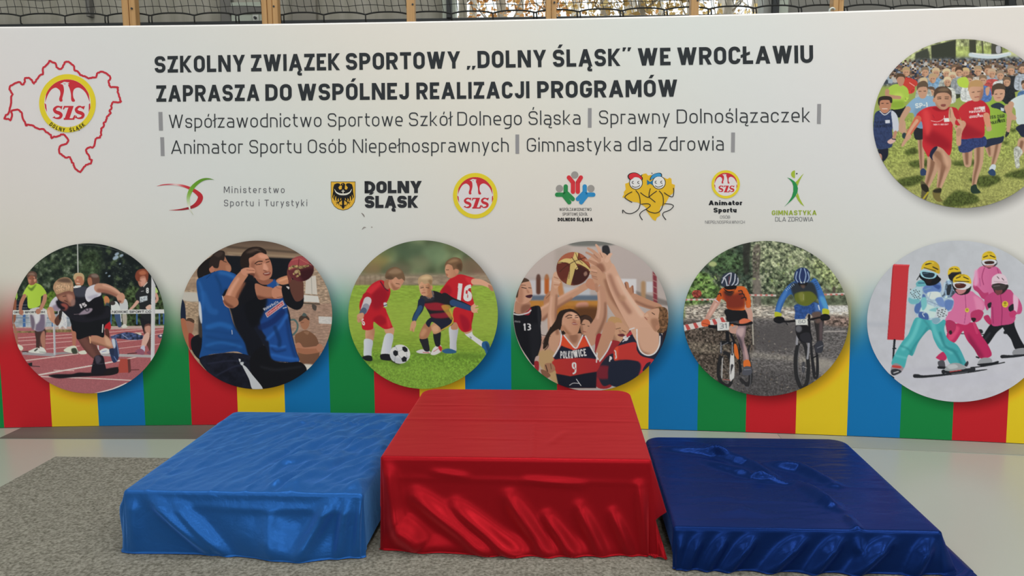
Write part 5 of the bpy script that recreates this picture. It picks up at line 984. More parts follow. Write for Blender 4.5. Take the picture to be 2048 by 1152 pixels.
    for q in ([240,905,380,880,370,920,300,950,240,940],[300,800,430,785,440,820,330,835],[560,800,690,790,690,820,590,825],[660,900,820,880,850,915,760,955,710,940],[500,1050,570,980,620,975,700,1000,720,1040,640,1065,540,1072],[870,880,1000,840,1100,840,1100,900,950,900],[270,740,330,710,350,745,290,760],[860,680,900,675,890,695],[900,600,950,600,930,625]): P.f(q,'3f4a24',b=6,n=.3,ns=8,a=.9)
    P.f([1167,600,1110,600,1110,700,1167,700],'8c9850',b=6)
    def leg(*q,w,c='b08c76',d='7c5a48'):
        P.l(q,w,c); P.l([v-(4 if i%2==0 else 0) for i,v in enumerate(q)],[v*.35 for v in w],d,b=4,k=1)
    # lime shirt boy behind (left)
    P.f([190,480,270,460,275,500,240,530,215,520],'1e2126'); P.f([160,380,180,345,215,328,260,335,290,360,285,400,268,420,270,465,230,480,190,475,185,410],'98b24a'); P.f([180,440,260,430,265,470,195,475],'7d9838',b=8,k=1); P.e(232,400,30,20,'aabf58',b=8,k=1); P.l([165,370,170,400,240,410],[26,24,20],'a88068'); P.f([222,300,228,270,262,270,270,300,258,335,238,338],'a87c66'); P.f([218,300,225,268,250,262,270,275,274,300,262,285,235,284],'4c3c30')
    P.l([195,500,205,560],18,'3a4438'); P.l([260,560,265,620],30,'b08c76'); P.e(268,640,14,18,'2a3a40')
    # dark blue boy at the left edge
    P.f([84,740,160,700,170,760,140,800,120,800,100,740],'1e2230'); P.f([100,750,130,755,130,800,112,780],'a88070')
    P.f([84,540,95,500,130,485,190,485,225,520,236,600,210,625,195,600,196,700,150,720,100,715,80,640],'2e3a5c',n=.12); P.f([190,490,225,520,236,600,205,622,195,560],'b4b8c4'); P.l([120,492,150,515,185,490],5,'c0c0c4'); photo_text(P,'SP BIEDRA',(92,566),(185,562),12,.2,'20283c'); photo_text(P,'JAWORZYN',(92,592),(190,588),16,.22,'20283c'); P.f([152,546,180,545,182,564,153,566],'b8bcc8',0); P.l([215,620,205,655],20,'a87c68'); P.f([168,672,200,655,215,672,190,690,170,686],'c0a09a'); P.l([195,660,215,664],7,'3a3a44')
    P.f([112,445,118,420,180,415,190,450,175,490,150,505,125,490],'a8765f'); P.f([108,440,115,410,150,400,190,408,195,440,182,440,175,425,125,428,118,460],'2e2826'); P.l([130,445,142,445],4,'2a2020'); P.l([160,445,172,445],4,'2a2020'); P.l([135,478,165,478],5,'d0b8b0')
    # light blue shirt boy
    leg(370,640,372,740,375,840,w=[48,36,26]); P.f([366,850,385,838,405,860,412,875,370,882],'2c3c5c'); P.l([300,640,290,610],20,'a07862'); P.f([325,620,345,590,395,580,400,650,340,665],'24262c')
    P.f([275,470,320,420,360,405,420,400,460,430,465,470,440,500,400,590,340,585,325,510,300,500],'7c9cb8'); P.f([330,480,400,470,390,590,340,580],'6a88a4',b=10,k=1); photo_text(P,'SP-1',(336,475),(410,468),30,.2,'c8d0d8'); P.l([290,480,255,540,245,610],[36,30,22],'ae8a74')
    P.f([348,370,352,340,405,335,410,370,395,410,365,412],'b08872'); P.f([345,365,350,325,385,308,410,325,412,365,400,345,360,348],'5a4a3c'); P.l([358,372,370,372],4,'3a2a24'); P.l([385,370,398,370],4,'3a2a24')
    # green bib boy
    leg(780,690,785,720,790,755,w=[56,50,30]); leg(838,670,825,740,805,820,w=[48,42,24]); P.f([782,845,800,815,822,820,815,850],'b8c0c8'); P.f([775,860,800,842,820,860,818,882,790,880],'2c4060')
    P.f([755,665,800,640,866,635,862,680,800,700,758,712],'252c40'); P.f([745,470,780,440,810,425,860,430,890,470,885,540,880,590,870,640,800,655,755,655,765,560],'8aa644',g=(745,0,890,0,'7c9a3a')); P.f([795,455,840,440,885,470,882,505,840,480,800,470],'2a3440',k=1); P.f([852,470,872,475,872,492,854,490],'b8c0c8',0); P.l([830,455,880,490],4,'a8b8c0',k=1)
    photo_text(P,'GSS OSIR',(784,540),(878,530),20,.22,'2c3a24'); photo_text(P,'1',(836,556),(848,554),18,.3,'2c3a24'); photo_text(P,'POLKOWICE',(790,574),(880,556),18,.24,'24301e')
    P.l([890,470,915,530,945,525],[34,28,20],'b08a74'); P.f([805,390,810,355,870,355,875,400,855,430,820,430],'b8907a'); P.f([798,385,802,340,840,322,875,335,880,370,868,360,820,362,808,392],'4a3e34'); P.l([818,390,830,388],4,'3a2a24'); P.l([850,388,862,386],4,'3a2a24'); P.l([830,412,850,410],4,'8a504a'); P.l([757,480,745,600],14,'a0b44c',b=3)
    # white shirt at the right
    leg(985,680,975,720,955,760,w=[60,52,40]); P.f([932,720,960,705,985,740,965,780,968,830,945,835,935,780],'a8aaa4',n=.2); P.f([945,590,1010,560,1090,560,1090,640,990,650,960,620],'23283a'); P.f([905,440,960,400,1040,385,1110,410,1110,570,1000,570,950,565,940,480],'bcc6c8',g=(905,0,1110,0,'aab8be')); P.l([915,450,905,500,935,535],[36,32,26],'b08a74'); P.f([1000,330,1040,300,1080,330,1070,390,1010,390],'a8826e'); P.f([995,330,1000,290,1040,275,1080,290,1085,340,1060,310,1020,312],'5a483a')
    leg(1060,640,1080,740,1070,820,w=[56,46,30]); P.f([895,600,905,625,885,650,880,635],'2a2c30'); P.l([905,530,898,610],[32,20],'b08a74')
    # second boy in red
    leg(650,720,650,760,652,810,w=[64,60,46]); leg(720,710,718,800,700,880,690,940,w=[62,54,38,28]); P.f([672,950,700,935,712,960,730,985,690,992,672,980],'24342c')
    P.f([605,660,660,650,755,645,762,700,700,715,660,740,600,735],'2e3a66',n=.15); P.f([595,490,640,440,690,425,745,430,785,480,782,540,755,530,752,640,690,655,605,655,620,570],'b02c34',g=(595,0,785,0,'a82832')); P.f([610,560,700,600,750,640,620,655],'8c1e2a',b=14,k=1); photo_text(P,'GRAND',(692,486),(735,478),15,.26,'d4c8c8'); photo_text(P,'PODSTAWOWA',(662,504),(760,496),13,.26,'d4c8c8'); photo_text(P,'LESZCZYNA',(662,534),(745,526),13,.26,'d4c8c8'); P.f([728,466,756,462,757,482,730,486],'c8c4c4',0); P.f([712,506,722,506,722,516,712,516],'d4c8c8',0)
    P.l([765,520,775,570,785,600],[40,34,26],'c0846c'); P.l([620,570,600,620,598,690],[44,36,28],'b88a74'); P.e(780,600,16,15,'b48c76'); P.f([660,380,668,335,735,330,745,380,725,425,685,430],'bc937c',g=(660,0,745,0,'b08670')); P.f([655,370,660,325,700,302,740,315,748,360,735,345,672,345],'a8855c'); P.l([678,378,692,376],4,'4a342a'); P.l([712,374,728,372],4,'4a342a'); P.l([695,408,722,404],5,'8a4a44'); P.f([735,360,748,370,735,420,722,420],'8e6450',b=5)
    P.f([760,355,785,345,780,390,765,395],'b48c76')
    # front boy in red
    leg(450,740,440,830,420,900,400,960,w=[86,70,50,30]); P.f([366,930,380,915,415,955,412,1000,395,1035,370,1030,372,970],'55503a'); P.f([370,940,395,935,415,960,410,985,380,970],'26241e',k=1); P.l([378,1030,412,985],10,'a89a30'); 
    leg(470,750,510,800,500,870,480,950,w=[100,86,62,32],c='b48e78'); P.f([440,740,520,740,540,810,500,860,460,800],'8a6450',b=14,a=.6); P.f([500,730,540,790,530,830,505,800],'c8a28a',b=8,a=.7); P.f([440,975,470,955,495,965,485,1010,498,1035,470,1040,445,1015],'6a6038'); P.f([445,970,490,960,488,985,450,985],'2c2a20',k=1,b=2)
    P.f([410,740,440,700,470,710,440,760,440,790],'20243a')
    P.f([340,520,380,480,440,462,520,465,585,475,605,530,612,570,590,580,565,570,560,640,555,720,540,760,500,720,460,705,430,730,415,770,395,740,378,700,380,640,375,560],'b42a32',g=(340,0,610,0,'aa2630')); P.f([400,600,500,640,555,700,520,730,420,690,390,660],'8c1a26',b=16,k=1); P.f([380,490,420,500,430,600,400,640],'c43c40',b=12,k=1); P.f([440,470,540,470,520,490,470,492],'8a1c26',b=4,k=1); P.l([430,550,470,556,505,540,512,520],3,'d0b8b8'); P.f([508,535,540,533,542,556,510,558],'d0cccc',0); photo_text(P,'BIEG 7 ULICZNY',(445,578),(536,576),9,.22,'d8c4c4'); P.l([440,515,450,535],3,'8a2030')
    P.l([350,540,320,590,290,640],[44,36,26],'b8604c'); P.l([345,550,310,600,280,655],[20,18,16],'c09078'); P.f([250,700,270,660,300,630,310,650,285,675,262,705],'b48c76'); P.l([595,560,600,600,575,560,555,520],[40,44,36,28],'b8907a'); P.f([538,540,540,480,555,470,565,500,575,540,560,560],'b8907a'); P.l([545,480,548,530],5,'8a6450'); P.f([590,600,615,600,605,640,585,640],'a87c68',b=2)
    P.f([450,420,455,385,545,380,555,420,545,455,520,480,490,482,462,460],'b68c74',g=(450,0,555,0,'a87e68')); P.f([455,430,470,460,500,485,465,470],'86604e',b=6,k=1); P.f([448,415,450,370,475,345,520,345,552,370,555,415,545,395,520,380,470,385],'4e3e34'); P.f([470,365,510,350,540,365,505,372],'6e5a48',b=4,k=1); P.l([470,418,490,416],5,'3a2822'); P.l([515,416,535,416],5,'3a2822'); P.l([468,408,490,406],4,'4a342a'); P.l([515,406,538,406],4,'4a342a'); P.f([495,420,508,420,512,440,492,440],'a0745f',b=3,k=1); P.f([490,452,518,450,515,464,494,464],'7a4440'); P.e(448,425,7,13,'b08068')
    return P
# ---------------------------------------------------------------- the banner wall
ZT = np.polyfit(*(lambda p: (p[:, 0], p[:, 2]))(on_banner([0, 270, 420, 555, 820, 1024, 1250, 1420, 1676, 2047], [57, 53.5, 52, 50, 46, 42.5, 37.5, 33.5, 25, 14])), 2)
def ztop(x): return np.polyval(ZT, x)
ban = empty('sponsor_banner', (0, 0, 0), label='long white fabric banner wall with coloured stripes, round sports photographs, black lettering and logos', cat='banner')
SB_PX = [-86, 7, 103, 197, 290, 383, 476, 570.5, 661, 750, 840, 931, 1023, 1114, 1205, 1297, 1395, 1492, 1592, 1695, 1801, 1906, 2015, 2126, 2240]
SB = on_banner(np.array(SB_PX, float), np.full(len(SB_PX), 832.0))[:, 0]
SC = ['b01f28', 'e0b222', '1268a4', '15763c']         # red, yellow, blue, green
SID = [3 if i == 0 else (i-1) % 4 for i in range(len(SB)-1)]
STRIPE = np.array([hexc(SC[k]) for k in SID])
XL, XR = SB[0], SB[-1]
CIRC = [(177, 636.7, 152, 150), (512.9, 629.7, 151.6, 148.4), (846.2, 629.1, 149.5, 148.4), (1181.7, 632, 155, 150), (1532, 636.8, 165.5, 155), (1917, 642.5, 183, 161.3), (1927, 247, 181, 168.8)]
def sstep(a, b, x):
    t = np.clip((x-a)/(b-a), 0, 1); return t*t*(3-2*t)
def px_of(p):
    c = (p-EYE)@RW; return CX+F_PX*c[..., 0]/c[..., 2], CY+F_PX*c[..., 1]/c[..., 2]
BLX = np.linspace(XL-1, XR+1, 800)
_sid = np.clip(np.searchsorted(SB, BLX)-1, 0, len(STRIPE)-1)
def smear(s):
    k = int(s/(BLX[1]-BLX[0])); return box1(box1(STRIPE[_sid], k, 0), k, 0)
BL1, BL2 = smear(.12), smear(.42)
def banner_colour(x, z, sid):
    """printed design: saturated stripes that melt upwards into white, soft printed shadows beside the photographs"""
    p = bpt(x, z); px, py = px_of(p)
    hz = z/2.52
    c = STRIPE[sid]
    b1 = np.stack([np.interp(x, BLX, BL1[:, q]) for q in range(3)], -1); b2 = np.stack([np.interp(x, BLX, BL2[:, q]) for q in range(3)], -1)
    w = sstep(.17, .36, hz)[..., None]
    c = c*(1-w)+b1*w
    w2 = sstep(.36, .50, hz)[..., None]; c = c*(1-w2)+b2*w2
    wob = .018*np.sin(x*2.3+1)+.012*np.sin(x*5.1)
    al = 1-sstep(.20, .41, hz+wob); al = (al**1.15)[..., None]
    white = np.array([.783, .782, .772])+np.stack([.012*np.sin(x*1.9+z*1.3), .006*np.sin(x*1.1-z*2), .012*np.sin(x*1.4+2.2+z*1.7)], -1)
    halo = (.10*np.exp(-((hz-.42)/.13)**2))[..., None]
    white = white*(1-halo)+(b2*.5+.45)*halo
    c = white*(1-al)+c*al
    lin = to_lin(c)
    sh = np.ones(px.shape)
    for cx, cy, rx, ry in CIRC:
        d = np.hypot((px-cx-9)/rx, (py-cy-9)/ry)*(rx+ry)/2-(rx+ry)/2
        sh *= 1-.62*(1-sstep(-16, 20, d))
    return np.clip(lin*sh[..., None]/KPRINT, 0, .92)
def build_banner_face():
    xs, ids = [], []
    for i in range(len(SB)-1):
        n = max(6, int((SB[i+1]-SB[i])/.0165)); xs.append(np.linspace(SB[i], SB[i+1], n+1)); ids += [i]*n
    X = np.concatenate([a[:-1] for a in xs]+[xs[-1][-1:]]); ids = np.array(ids); nx = len(X); nz = 150
    T = np.linspace(0, 1, nz+1); Zt = ztop(X)
    Z = .004+T[:, None]*(Zt-.004)[None]; XX = np.broadcast_to(X, Z.shape)
    V = bpt(XX, Z).reshape(-1, 3)
    j, i = np.mgrid[0:nz, 0:nx-1]
    Fq = np.stack([j*nx+i, j*nx+i+1, (j+1)*nx+i+1, (j+1)*nx+i], -1).reshape(-1, 4)
    cid = np.broadcast_to(ids[None], (nz, nx-1)).reshape(-1)
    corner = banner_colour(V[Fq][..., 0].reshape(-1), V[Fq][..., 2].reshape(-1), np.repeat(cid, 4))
    mesh_obj('printed_fabric', V, Fq, M_PRINT, ban, True, corner=corner)
    # hem: the fabric wraps round a padded frame, top, bottom and both ends
    prof = [(0, 0), (.006, -.003), (.011, -.010), (.013, -.020), (.011, -.030), (.004, -.040), (-.02, -.042)]
    vs, cs = [], []
    for o_, l_ in prof: vs.append(bpt(X, Zt+o_, l_))
    R_ = np.stack(vs, 0); k = len(prof)
    j, i = np.mgrid[0:k-1, 0:nx-1]
    mesh_obj('top_hem', R_.reshape(-1, 3), np.stack([j*nx+i, j*nx+i+1, (j+1)*nx+i+1, (j+1)*nx+i], -1).reshape(-1, 4), material('lit_white_hem', tuple(ink('dededa')), rough=.55, spec=.3), ban, True)  # hem paler than the fabric: highlight from overhead put into its colour
    mb = MB()
    zl = np.linspace(.004, ztop(X[0]), 20); zr = np.linspace(.004, ztop(X[-1]), 20)
    for xe, zz in ((X[0], zl), (X[-1], zr)):
        a, b_ = bpt(np.full(20, xe), zz), bpt(np.full(20, xe), zz, -.042)
        mb.add(np.concatenate([a, b_]), [(q, q+1, 21+q, 20+q) for q in range(19)])
    for q in range(0, nx-1, 8):
        e = min(q+8, nx-1)
        for za, zb in ((.004, None),):
            ft, fe = bpt(X[q], .004), bpt(X[e], .004); bt, be = bpt(X[q], .004, -.042), bpt(X[e], .004, -.042)
            tb, te = bpt(X[q], Zt[q]-.02, -.042), bpt(X[e], Zt[e]-.02, -.042)
            mb.add([ft, fe, be, bt], [(0, 1, 2, 3)]); mb.add([bt, be, te, tb], [(0, 1, 2, 3)])
    mb.build('back_cover', material('back_fabric', (.5, .5, .5), rough=.8), ban)
build_banner_face()
# ---------------------------------------------------------------- printed photographs
def photo_disc(P, c, label, N=330):
    cx, cy, rx, ry = c
    g = np.linspace(-1, 1, N+1); u, v = np.meshgrid(g, g)
    x = u*np.sqrt(1-v*v/2); y = v*np.sqrt(1-u*u/2)
    px, py = (cx+rx*x).ravel(), (cy+ry*y).ravel()
    V = on_banner(px, py, .0012)
    j, i = np.mgrid[0:N, 0:N]; n = N+1
    Fq = np.stack([j*n+i, (j+1)*n+i, (j+1)*n+i+1, j*n+i+1], -1).reshape(-1, 4)
    o = mesh_obj('photo_print', V, Fq, M_PHOTO, ban, cols=ink(P.sample(px, py)))
    o['label'] = label
for fn, c, lab in ((photo_sprint, 0, 'round print of a boy with number 15 sprinting off the blocks'), (photo_handball, 1, 'round print of two handball players in blue'), (photo_football, 2, 'round print of three boys playing football'),
                   (photo_basketball, 3, 'round print of basketball players reaching for the ball'), (photo_cycling, 4, 'round print of two mountain bikers numbered 31 and 60'), (photo_skiing, 5, 'round print of children on skis beside a red panel'), (photo_crowd, 6, 'round print of a crowd of boys running on grass')):
    photo_disc(fn(), CIRC[c], lab)
# ---------------------------------------------------------------- lettering and logos
class Art:
    """flat printed shapes gathered into one mesh on the banner's face; later shapes lie on top"""
    def __init__(s, lift=.0012): s.v = []; s.c = []; s.f = []; s.n = 0; s.z = lift
    def put(s, p, faces, col):
        p = np.asarray(p, float); s.v.append(np.concatenate([p, np.full((len(p), 1), s.z)], 1))
        c = hexc(col) if isinstance(col, str) else np.asarray(col)
        s.c.append(np.broadcast_to(c, (len(p), 3))); s.f += [tuple(i+s.n for i in f) for f in faces]; s.n += len(p)
    def up(s, d=.0005): s.z += d; return s
    def poly(s, p, col, sp=0):
        p = np.array(p, float).reshape(-1, 2)
        if sp: p = spline(p, 5)
        tri = tessellate_polygon([[Vector((a, b, 0)) for a, b in p]])
        s.put(p, [tuple(t) for t in tri], col)
    def strip(s, L, R, col, closed=False):
        n = len(L); q = [(i, i+1, n+i+1, n+i) for i in range(n-1)]+([(n-1, 0, n, 2*n-1)] if closed else [])
        s.put(np.concatenate([L, R]), q, col)
    def line(s, p, w, col, sp=1, cap=0, cols=None):
        p = np.array(p, float).reshape(-1, 2); w = np.full(len(p), w, float) if np.isscalar(w) else np.array(w, float)
        q = np.concatenate([p, w[:, None]]+([np.array([hexc(c) for c in cols])] if cols else []), 1)
        if sp and len(p) > 2: q = spline(q, 6, False)
        d = np.gradient(q[:, :2], axis=0); d /= np.linalg.norm(d, axis=1)[:, None]+1e-9; nn = np.stack([-d[:, 1], d[:, 0]], 1)*q[:, 2:3]/2
        c = np.concatenate([q[:, 3:], q[:, 3:]]) if cols else col
        s.strip(q[:, :2]+nn, q[:, :2]-nn, c)
        if cap:
            for e in (0, -1): s.disc(q[e, 0], q[e, 1], q[e, 2]/2, q[e, 2]/2, col)
    def loop(s, p, w, col):
        p = np.array(p, float).reshape(-1, 2); d = np.roll(p, -1, 0)-np.roll(p, 1, 0); d /= np.linalg.norm(d, axis=1)[:, None]
        nn = np.stack([-d[:, 1], d[:, 0]], 1)*w/2; s.strip(p+nn, p-nn, col, True)
    def disc(s, x, y, rx, ry, col, n=28):
        t = np.linspace(0, 2*np.pi, n, endpoint=False); s.put(np.concatenate([[[x, y]], np.stack([x+rx*np.cos(t), y+ry*np.sin(t)], 1)]), [(0, 1+i, 1+(i+1) % n) for i in range(n)], col)
    def ring(s, x, y, rx, ry, k, col, n=64):
        t = np.linspace(0, 2*np.pi, n, endpoint=False); e = np.stack([np.cos(t)*rx, np.sin(t)*ry], 1); s.strip([x, y]+e, [x, y]+e*k, col, True)
    def text(s, txt, p0, p1, h0, h1, sw, col, **kw):
        for o in text_polys(txt, p0, p1, h0, h1, sw, **kw):
            if isinstance(o, tuple): s.strip(o[1], o[2], col)
            else: s.put(o, [tuple(range(len(o)))], col)
    def words(s, txt, p0, p1, h0, h1, sw, col, name, parent, label=None, **kw):
        """a line of text, every word a part of its own"""
        gap, space, cx_ = kw.get('gap', .12), kw.get('space', .3), kw.get('cx', 1.0)
        tw = layout(txt, sw, gap, space, cx_)[0]; p0, p1 = np.array(p0, float), np.array(p1, float); pos = 0.0
        for wd in txt.split(' '):
            ww = layout(wd, sw, gap, space, cx_)[0]
            t0, t1 = pos/tw, (pos+ww)/tw
            w = Art(s.z); w.text(wd, p0+(p1-p0)*t0, p0+(p1-p0)*t1, h0+(h1-h0)*t0, h0+(h1-h0)*t1, sw, col, **kw); w.build(name, parent, label)
            pos += ww+gap+space
    def xf(s, fn):
        """map every collected shape from drawing units to frame units"""
        for a in s.v: a[:, :2] = fn(a[:, :2])
        return s
    def build(s, name, parent, label=None):
        a = np.concatenate(s.v); V = on_banner(a[:, 0], a[:, 1], a[:, 2])
        o = mesh_obj(name, V, s.f, M_PHOTO, parent, cols=ink(np.concatenate(s.c)))
        if label: o['label'] = label
        return o
INK, INK2, BAR = '2b2f33', '34373b', '86868a'
LINES = (((309.5, 145.8), (1627.5, 126), 33.3, 35.6, .205, INK, .125, 'word of the first bold heading line', 'SZKOLNY 309.5 490.5 ZWIĄZEK 502.3 680.2 SPORTOWY 692 920.7 „DOLNY 933.7 1092.7 ŚLĄSK” 1106 1262.5 WE 1275.9 1341.3 WROCŁAWIU 1354.7 1626.4'),
         ((312.5, 203.8), (1354.5, 193.4), 33, 34.4, .205, INK, .125, 'word of the second bold heading line', 'ZAPRASZA 312.9 519.1 DO 530.9 583.8 WSPÓLNEJ 595.6 818 REALIZACJI 833.1 1059.1 PROGRAMÓW 1074.6 1354.7'),
         ((337, 256.3), (1620, 244.2), 26.8, 28.4, .093, INK2, .17, 'thin grey word of the third line', 'Współzawodnictwo 337.8 643.1 Sportowe 655.6 805.5 Szkół 818 902.5 Dolnego 915 1043.6 Śląska 1057.3 1161 Sprawny 1198.2 1339.9 Dolnoślązaczek 1353.6 1620.2'),
         ((342, 307.9), (1447.5, 301), 27, 27.9, .093, INK2, .17, 'thin grey word of the fourth line', 'Animator 342.2 486.1 Sportu 498.9 602.7 Osób 615.8 692.6 Niepełnosprawnych 706.1 1017.6 Gimnastyka 1053.7 1242.7 dla 1256 1303 Zdrowia 1316.7 1447.5'))
for p0, p1, h0, h1, sw, col, gap, lab, ws in LINES:
    ws = ws.split()
    for i in range(0, len(ws), 3):
        xa, xb = float(ws[i+1]), float(ws[i+2]); ta, tb = [(x-p0[0])/(p1[0]-p0[0]) for x in (xa, xb)]
        sag = lambda t: (1.2 if h0 < 30 and p1[0] > 1600 else .5)*4*t*(1-t)*.5
        a = Art(); a.text(ws[i], (xa, p0[1]+(p1[1]-p0[1])*ta+sag(ta)), (xb, p0[1]+(p1[1]-p0[1])*tb+sag(tb)), h0+(h1-h0)*ta, h0+(h1-h0)*tb, sw, col, gap=gap); a.build('lettering', ban, lab)
for x0, x1, y0, y1 in ((317.5, 325.6, 224, 261.3), (1175.8, 1183.2, 216.3, 255.2), (1634.3, 1641.8, 208, 247.8), (321.2, 328.8, 274.5, 312), (1031, 1038.4, 269, 307.4), (1462.3, 1469.8, 265, 304.6)):
    k = .9*(1080-x0)/900
    a = Art(); a.poly([x0-k*.8, y0, x1-k*.8, y0, x1+k*.8, y1, x0+k*.8, y1], BAR); a.build('divider_bar', ban)
RED, YEL = 'b5303a', 'd2bb30'
def szs_emblem(cx, cy, rx, ry, lift=.0022):
    """yellow ring, red dome, white eagle and three slanted serif letters, drawn in units of a 203 x 208 disc"""
    out = []
    fn = lambda p: np.stack([cx+(p[:, 0]-487)/204*rx, cy+(p[:, 1]-527)/208*ry], 1)
    a = Art(lift); a.ring(487, 527, 204, 208, .815, YEL); out.append(('ring', a, None))
    a = Art(lift); a.disc(487, 527, 167, 171, 'c9c6c8', 48); out.append(('disc', a, None))
    a = Art(lift+.0005)
    t = np.radians(np.linspace(158, 22, 30)); arc = np.stack([487+166*np.cos(t), 527-170*np.sin(t)], 1)
    inner = spline([(648, 520), (640, 500), (620, 455), (590, 425), (560, 415), (535, 428), (527, 455), (530, 485), (541, 505), (538, 515), (522, 515), (514, 500), (512, 460), (502, 420), (492, 398), (500, 392), (488, 388), (502, 380), (480, 376), (462, 374), (448, 382), (436, 388), (452, 394), (460, 412), (462, 440), (456, 470), (450, 492), (452, 510), (440, 516), (430, 510), (428, 492), (436, 465), (434, 440), (420, 424), (400, 416), (372, 430), (348, 465), (334, 500), (326, 522)], 3, False)
    a.poly(np.concatenate([arc, inner]), RED); a.poly([455, 384, 476, 388, 470, 392], RED)
    a.poly([322, 525, 334, 535, 340, 590, 326, 560], RED); a.poly([650, 525, 641, 535, 640, 590, 652, 560], RED); out.append(('eagle', a, 'white eagle on a red field'))
    a = Art(lift+.0005)
    a.line([442, 563, 430, 552, 410, 553, 393, 570, 404, 588, 430, 598, 442, 612, 432, 630, 408, 634, 386, 628], [6, 11, 15, 20, 24, 25, 22, 18, 11, 5], RED); a.poly([432, 548, 452, 546, 444, 574], RED); a.poly([378, 630, 396, 618, 400, 634], RED)
    a.poly([462, 546, 530, 546, 528, 556, 470, 558, 462, 572, 454, 570], RED); a.poly([498, 546, 532, 546, 500, 640, 464, 644], RED); a.poly([460, 632, 524, 634, 536, 612, 546, 612, 536, 645, 460, 645], RED)
    a.line([596, 563, 584, 552, 566, 553, 550, 570, 560, 588, 588, 598, 600, 610, 592, 628, 566, 634, 544, 626], [6, 11, 15, 20, 24, 25, 22, 18, 11, 5], RED); a.poly([590, 550, 614, 546, 604, 572, 598, 568], RED); a.poly([540, 632, 550, 612, 560, 632], RED); out.append(('lettering', a, 'slanted red serif letters'))
    return [(n, a.xf(fn), l) for n, a, l in out]
def emblem(name, cx, cy, rx, ry, label):
    parts = szs_emblem(cx, cy, rx, ry); b = parts[0][1].build(name, ban, label)
    for n, a, l in parts[1:]: a.build(n, b, l)
    return b
# map outline with the emblem
Z3 = lambda p: np.stack([p[:, 0]/3.6, 60+p[:, 1]/3.6], 1)
MAP = [30,637,45,612,62,600,78,545,80,490,90,462,70,425,72,410,100,390,128,377,150,382,168,395,178,370,182,345,210,345,228,360,245,385,262,360,290,325,308,318,312,275,325,260,345,245,356,222,380,232,402,240,408,265,430,280,448,272,458,248,470,230,492,230,515,245,535,262,536,290,560,300,580,322,600,330,630,345,655,345,690,338,700,315,722,302,750,305,780,325,798,345,785,365,788,400,800,412,830,412,850,415,848,435,855,465,862,490,872,515,850,522,815,520,802,545,802,565,790,580,798,600,782,615,768,630,765,655,748,668,750,690,735,705,728,725,730,745,718,775,700,778,685,795,680,825,672,848,640,845,622,865,625,885,645,905,645,925,662,938,655,960,630,968,605,985,585,1018,565,1018,545,1003,535,980,530,960,515,950,505,915,470,918,450,900,430,888,428,850,445,830,465,822,480,815,495,795,480,775,465,755,440,755,415,768,390,768,372,778,365,755,350,742,330,735,312,712,285,715,240,692,205,680,190,690,180,660,165,640,158,600,148,588,125,575,85,578,85,605,80,648,60,642]
a = Art(); rn2 = random.Random(5); mp = np.array(MAP, float).reshape(-1, 2)
q = spline(mp, 3)
q = q+np.array([[rn2.uniform(-3, 3), rn2.uniform(-3, 3)] for _ in q]); a.loop(q, 14.5, 'b2303c'); mo = a.xf(Z3).build('map_outline', ban, 'wavy red outline of a region around the largest round emblem')
parts = szs_emblem(487/3.6, 60+528/3.6, 204/3.6, 210/3.6)
for n, aa, l in parts: aa.build(n, mo, l)
a = Art(.003); txt = 'DOLNY ŚLĄSK'; ang = np.linspace(128.5, 52.5, len(txt))
for ch, an in zip(txt, ang):
    if ch == ' ':
        a.xf(Z3).build('lettering', mo, 'dark letters curved along the lower ring'); a = Art(.003); continue
    w, gl_ = glyph(ch, .2, .95)
    t = np.radians(an)
    for o in gl_:
        def tf(p):
            x = (p[:, 0]-w/2)*27; y = p[:, 1]*27
            rr = 201-y; tt = t-x/190.0
            return np.stack([487+rr*np.cos(tt), 528+rr*1.03*np.sin(tt)], 1)
        if isinstance(o, tuple): a.strip(tf(o[1]), tf(o[2]), '33301c')
        else: a.put(tf(o), [tuple(range(len(o)))], '33301c')
a.xf(Z3).build('lettering', mo, 'dark letters curved along the lower ring')
# red and green swoosh with thin lettering
Z6 = lambda p: np.stack([300+p[:, 0]/3.657, 330+p[:, 1]/3.657], 1)
a = Art(); a.line([50,155,90,146,140,142,190,144,240,152,290,170,335,195,368,228,362,262,335,292,295,312,240,324,190,329,140,331], [1,7,10,13,16,21,28,36,38,30,20,13,7,1], 'b03038', cols=['b03840','b03840','b8606a','d0b4b4','bc5058','b03038','b03038','ac2a34','a82c36','a42a34','8a2832','8a2832','a03038','b05058'])
a.up(); a.line([470,108,435,102,400,104,365,118,330,145,305,175,288,210,280,245,284,285,292,320,305,345,318,365], [1,9,16,22,26,30,27,23,18,11,6,2], '5e8c2c', cols=['52802a','52802a','56862a','5a8a2c','5f912e','6a9834','7aa248','98b478','bcc4ac','cccbc4','b8bca8','a8ac98'])
sw_ = a.xf(Z6).build('swoosh_logo', ban, 'red and green crossing swoosh')
Art().words('Ministerstwo', (447.8, 386), (569.3, 386), 12.9, 12.9, .11, '5a5a60', 'lettering', sw_, 'thin grey two-line ministry lettering', gap=.33, space=.5); Art().words('Sportu i Turystyki', (448, 412.4), (614.5, 412.4), 12.9, 12.9, .11, '5a5a60', 'lettering', sw_, 'thin grey two-line ministry lettering', gap=.3, space=.5)
